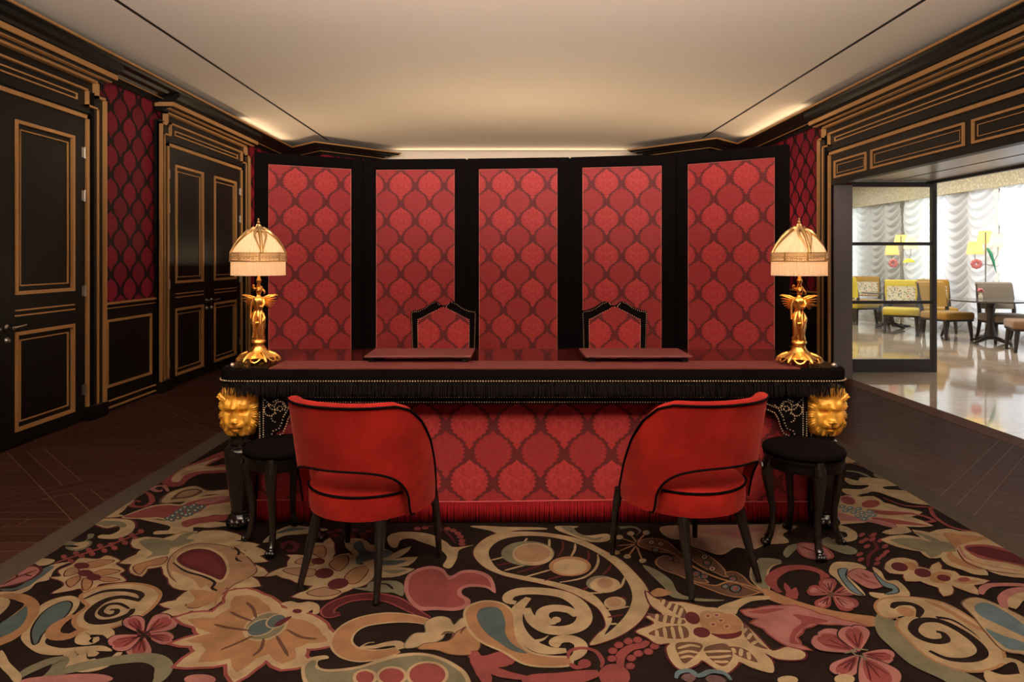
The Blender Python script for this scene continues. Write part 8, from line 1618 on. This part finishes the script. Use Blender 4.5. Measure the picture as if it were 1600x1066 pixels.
# ================================================================== LOUNGE BEYOND THE OPENING
def curtain(y0, y1, label, n_sw):
    t = thing('swag_curtain', label, 'curtain', (8.04, (y0+y1)/2, 0), group='white ruched curtains of the lounge')
    L = y1-y0; zt = 2.47
    def fn(u, v):
        s = (u*n_sw) % 1.0; z = .004+(zt-.004)*v
        sag = .20*(1-(2*s-1)**2)
        ph = (z+sag)/.155*2*math.pi + math.sin(int(u*n_sw*.999)*2.1)*.8
        amp = .034*(.25+.75*(1-abs(2*s-1)**3))
        x = -amp*(math.sin(ph)+.35*math.sin(2*ph+.6)) - .05*(1-(2*s-1)**2)+.012*math.sin(z*7+u*9)
        return (x-.0, -L/2+L*u, z)
    MB().grid(fn, 26*n_sw, 150).build('ruched_sheer', curtain_m, t, smooth='full')
    MB().tube([(0, -L/2, zt-.01), (0, L/2, zt-.01)], .015, 8).build('curtain_rod', bronze, t, smooth=True)
ys = (2.42, 4.55, 6.75, 9.0, 11.22, 13.9, 16.35)
LB = ['at the near end of the window wall', 'second from the near end', 'third from the near end', 'right of the parrot lamp', 'between the two flowered lamps', 'behind the glass panel']
for i in range(6):
    curtain(ys[i]+.06, ys[i+1]-.06, 'white ruched sheer curtain '+LB[i], max(2, round((ys[i+1]-ys[i])/.62)))
def lounge_chair(loc, rz, label, body, inner):
    t = thing('lounge_chair', label, 'chair', loc, rz, 'upholstered lounge chairs')
    MB().bbox(-.275, -.24, .32, .275, .285, .44, .03).build('seat', body, t, smooth=True)
    MB().bbox(-.262, -.235, .295, .262, .272, .332, .006).build('seat_rail', dark_wood, t, smooth=True)
    # raked back rolling over at the top
    prof = [(-.20, .50), (-.235, .66), (-.265, .84), (-.285, .895), (-.325, .915), (-.355, .895), (-.350, .865), (-.325, .85), (-.295, .70), (-.265, .50)]
    bk = MB().prism(prof, lambda p, k: (-.25+.50*k, p[0], p[1])).build('backrest', body, t)
    if inner: MB().prism([(-.204, .525), (-.232, .66), (-.254, .80), (-.248, .80), (-.226, .66), (-.196, .525)], lambda p, k: (-.215+.43*k, p[0], p[1])).build('patterned_panel', inner, bk)
    for sx in (-1, 1):
        MB().tube([(sx*.225, .225, .31), (sx*.235, .24, .15), (sx*.242, .252, 0)], [.034, .028, .020], 8).build('leg', dark_wood, t, smooth=True)
        MB().tube([(sx*.245, -.30, .88), (sx*.246, -.27, .70), (sx*.245, -.22, .48), (sx*.24, -.22, .30), (sx*.24, -.27, .12), (sx*.242, -.33, 0)], [.018, .025, .030, .030, .025, .020], 8).build('leg', dark_wood, t, smooth=True)
    return t
R = math.radians
lounge_chair((6.80, 11.80, 0), R(150), 'yellow chair with floral inner back, right of the far table behind glass', yellow_velvet, floral)
lounge_chair((7.06, 11.0, 0), R(192), 'mustard velvet chair drawn up left of the near cafe table', brown_velvet, None)
lounge_chair((7.55, 12.02, 0), R(160), 'mustard chair with floral inner back behind the near cafe table', brown_velvet, floral)
lounge_chair((7.64, 10.50, 0), R(170), 'taupe velvet chair against the curtain right of the near table', beige_velvet, None)
lounge_chair((7.25, 9.42, 0), R(66), 'tan velvet chair cut off by the right edge of view', rust_velvet, None)
lounge_chair((6.92, 13.52, 0), R(197), 'bright yellow chair left of the far table behind glass', yellow_velvet, None)
lounge_chair((7.50, 14.25, 0), R(155), 'mustard chair with floral inner back behind the far table', brown_velvet, floral)
lounge_chair((7.52, 12.95, 0), R(60), 'brown chair half hidden behind the mustard chair', brown_velvet, None)
def cafe_table(loc, r, label):
    t = thing('cafe_table', label, 'table', loc, 0, 'round pedestal tables of the lounge')
    MB().lathe([(r-.05, .635), (r, .64), (r+.004, .65), (r, .662), (.002, .664)], 40).build('table_top', table_top_m, t, smooth=True)
    MB().lathe([(.12, .635), (.075, .62), (.05, .58), (.065, .54), (.06, .50), (.042, .44), (.05, .30), (.07, .18), (.09, .10), (.06, .07)], 20).build('pedestal', dark_wood, t, smooth=True)
    for k in range(4):
        a = k*math.pi/2+.3
        MB().tube([(math.cos(a)*q, math.sin(a)*q, z) for q, z in ((.04, .10), (.14, .075), (.24, .045), (.30, .03), (.32, .025))], [.05, .045, .035, .028, .022], 8, sq=.6).build('foot', dark_wood, t, smooth=True)
    return t
cafe_table((7.30, 10.32, 0), .52, 'round dark cafe table with a small vase, nearest the opening')
cafe_table((7.08, 12.65, 0), .46, 'round dark cafe table seen through the glass panel')
v = thing('bud_vase', 'small glass bud vase of pink blooms on the near cafe table', 'vase', (7.36, 10.62, .664))
MB().lathe([(.025, 0), (.032, .02), (.028, .05), (.016, .07), (.02, .085)], 14).build('glass_body', shade_w, v, smooth=True)
bl = MB()
for k in range(7): bl.ell((.025*math.cos(k*.9), .025*math.sin(k*.9), .12+.012*(k % 3)), (.022, .022, .02), 8, 6)
bl.build('bloom', pink_m, v, smooth=True)
def flower_lamp(loc, rz, label, parrot):
    t = thing('floor_lamp', label, 'lamp', loc, rz, 'flowered floor lamps of the lounge')
    MB().lathe([(.16, 0), (.165, .012), (.15, .022), (.03, .03), (.014, .05)], 24).build('base', bronze, t, smooth=True)
    MB().tube([(0, 0, .03), (0, 0, 1.72)], .011, 8).build('pole', chrome, t, smooth=True)
    for k, (x, y, z, mt) in enumerate(((-.15, -.06, 1.38, shade_y), (0, .12, 1.56, shade_y), (.16, -.04, 1.50, shade_w), (.30, .02, 1.44, shade_w))[:4 if parrot else 3]):
        MB().tube([(0, 0, 1.20), (x*.5, y*.5, 1.16), (x, y, z-.14), (x, y, z)], .006, 6).build('arm', chrome, t, smooth=True)
        s = MB(); s.lathe([(.125, z-.02), (.09, z+.19)], 28, (x, y, 0)); s.f = s.f[:-2]; s.m = s.m[:-2]; s.build('lamp_shade', mt, t, smooth='full')
        b = light('lamp_bulb', 'POINT', (x, y, z+.06), 1.2, (1, .75, .4), shadow_soft_size=.03); b.parent = t
    f = MB()
    for k in range(8):
        a = 2*math.pi*k/8; f.ell((-.13+.05*math.cos(a), -.10, 1.20+.05*math.sin(a)), (.035, .02, .035), 8, 6)
    f.build('coral_flower', pink_m, t, smooth=True)
    if parrot:
        MB().tube([(.02, -.05, 1.46), (.06, -.06, 1.38), (.10, -.06, 1.24), (.14, -.05, 1.05)], [.03, .045, .032, .006], 8, sq=.6).build('parrot', green_m, t, smooth=True)
    else:
        MB().lathe([(.11, 1.215), (.08, 1.26), (.03, 1.29), (.001, 1.295)], 16, (.13, -.08, 0)).build('lemon_flower', lime_m, t, smooth=True)
flower_lamp((7.55, 13.10, 0), -.5, 'floor lamp with three shades and coral flower, behind the glass panel', False)
flower_lamp((7.88, 11.25, 0), -.55, 'floor lamp with green parrot between shades, right of the glass panel', True)
bpy.context.view_layer.update()
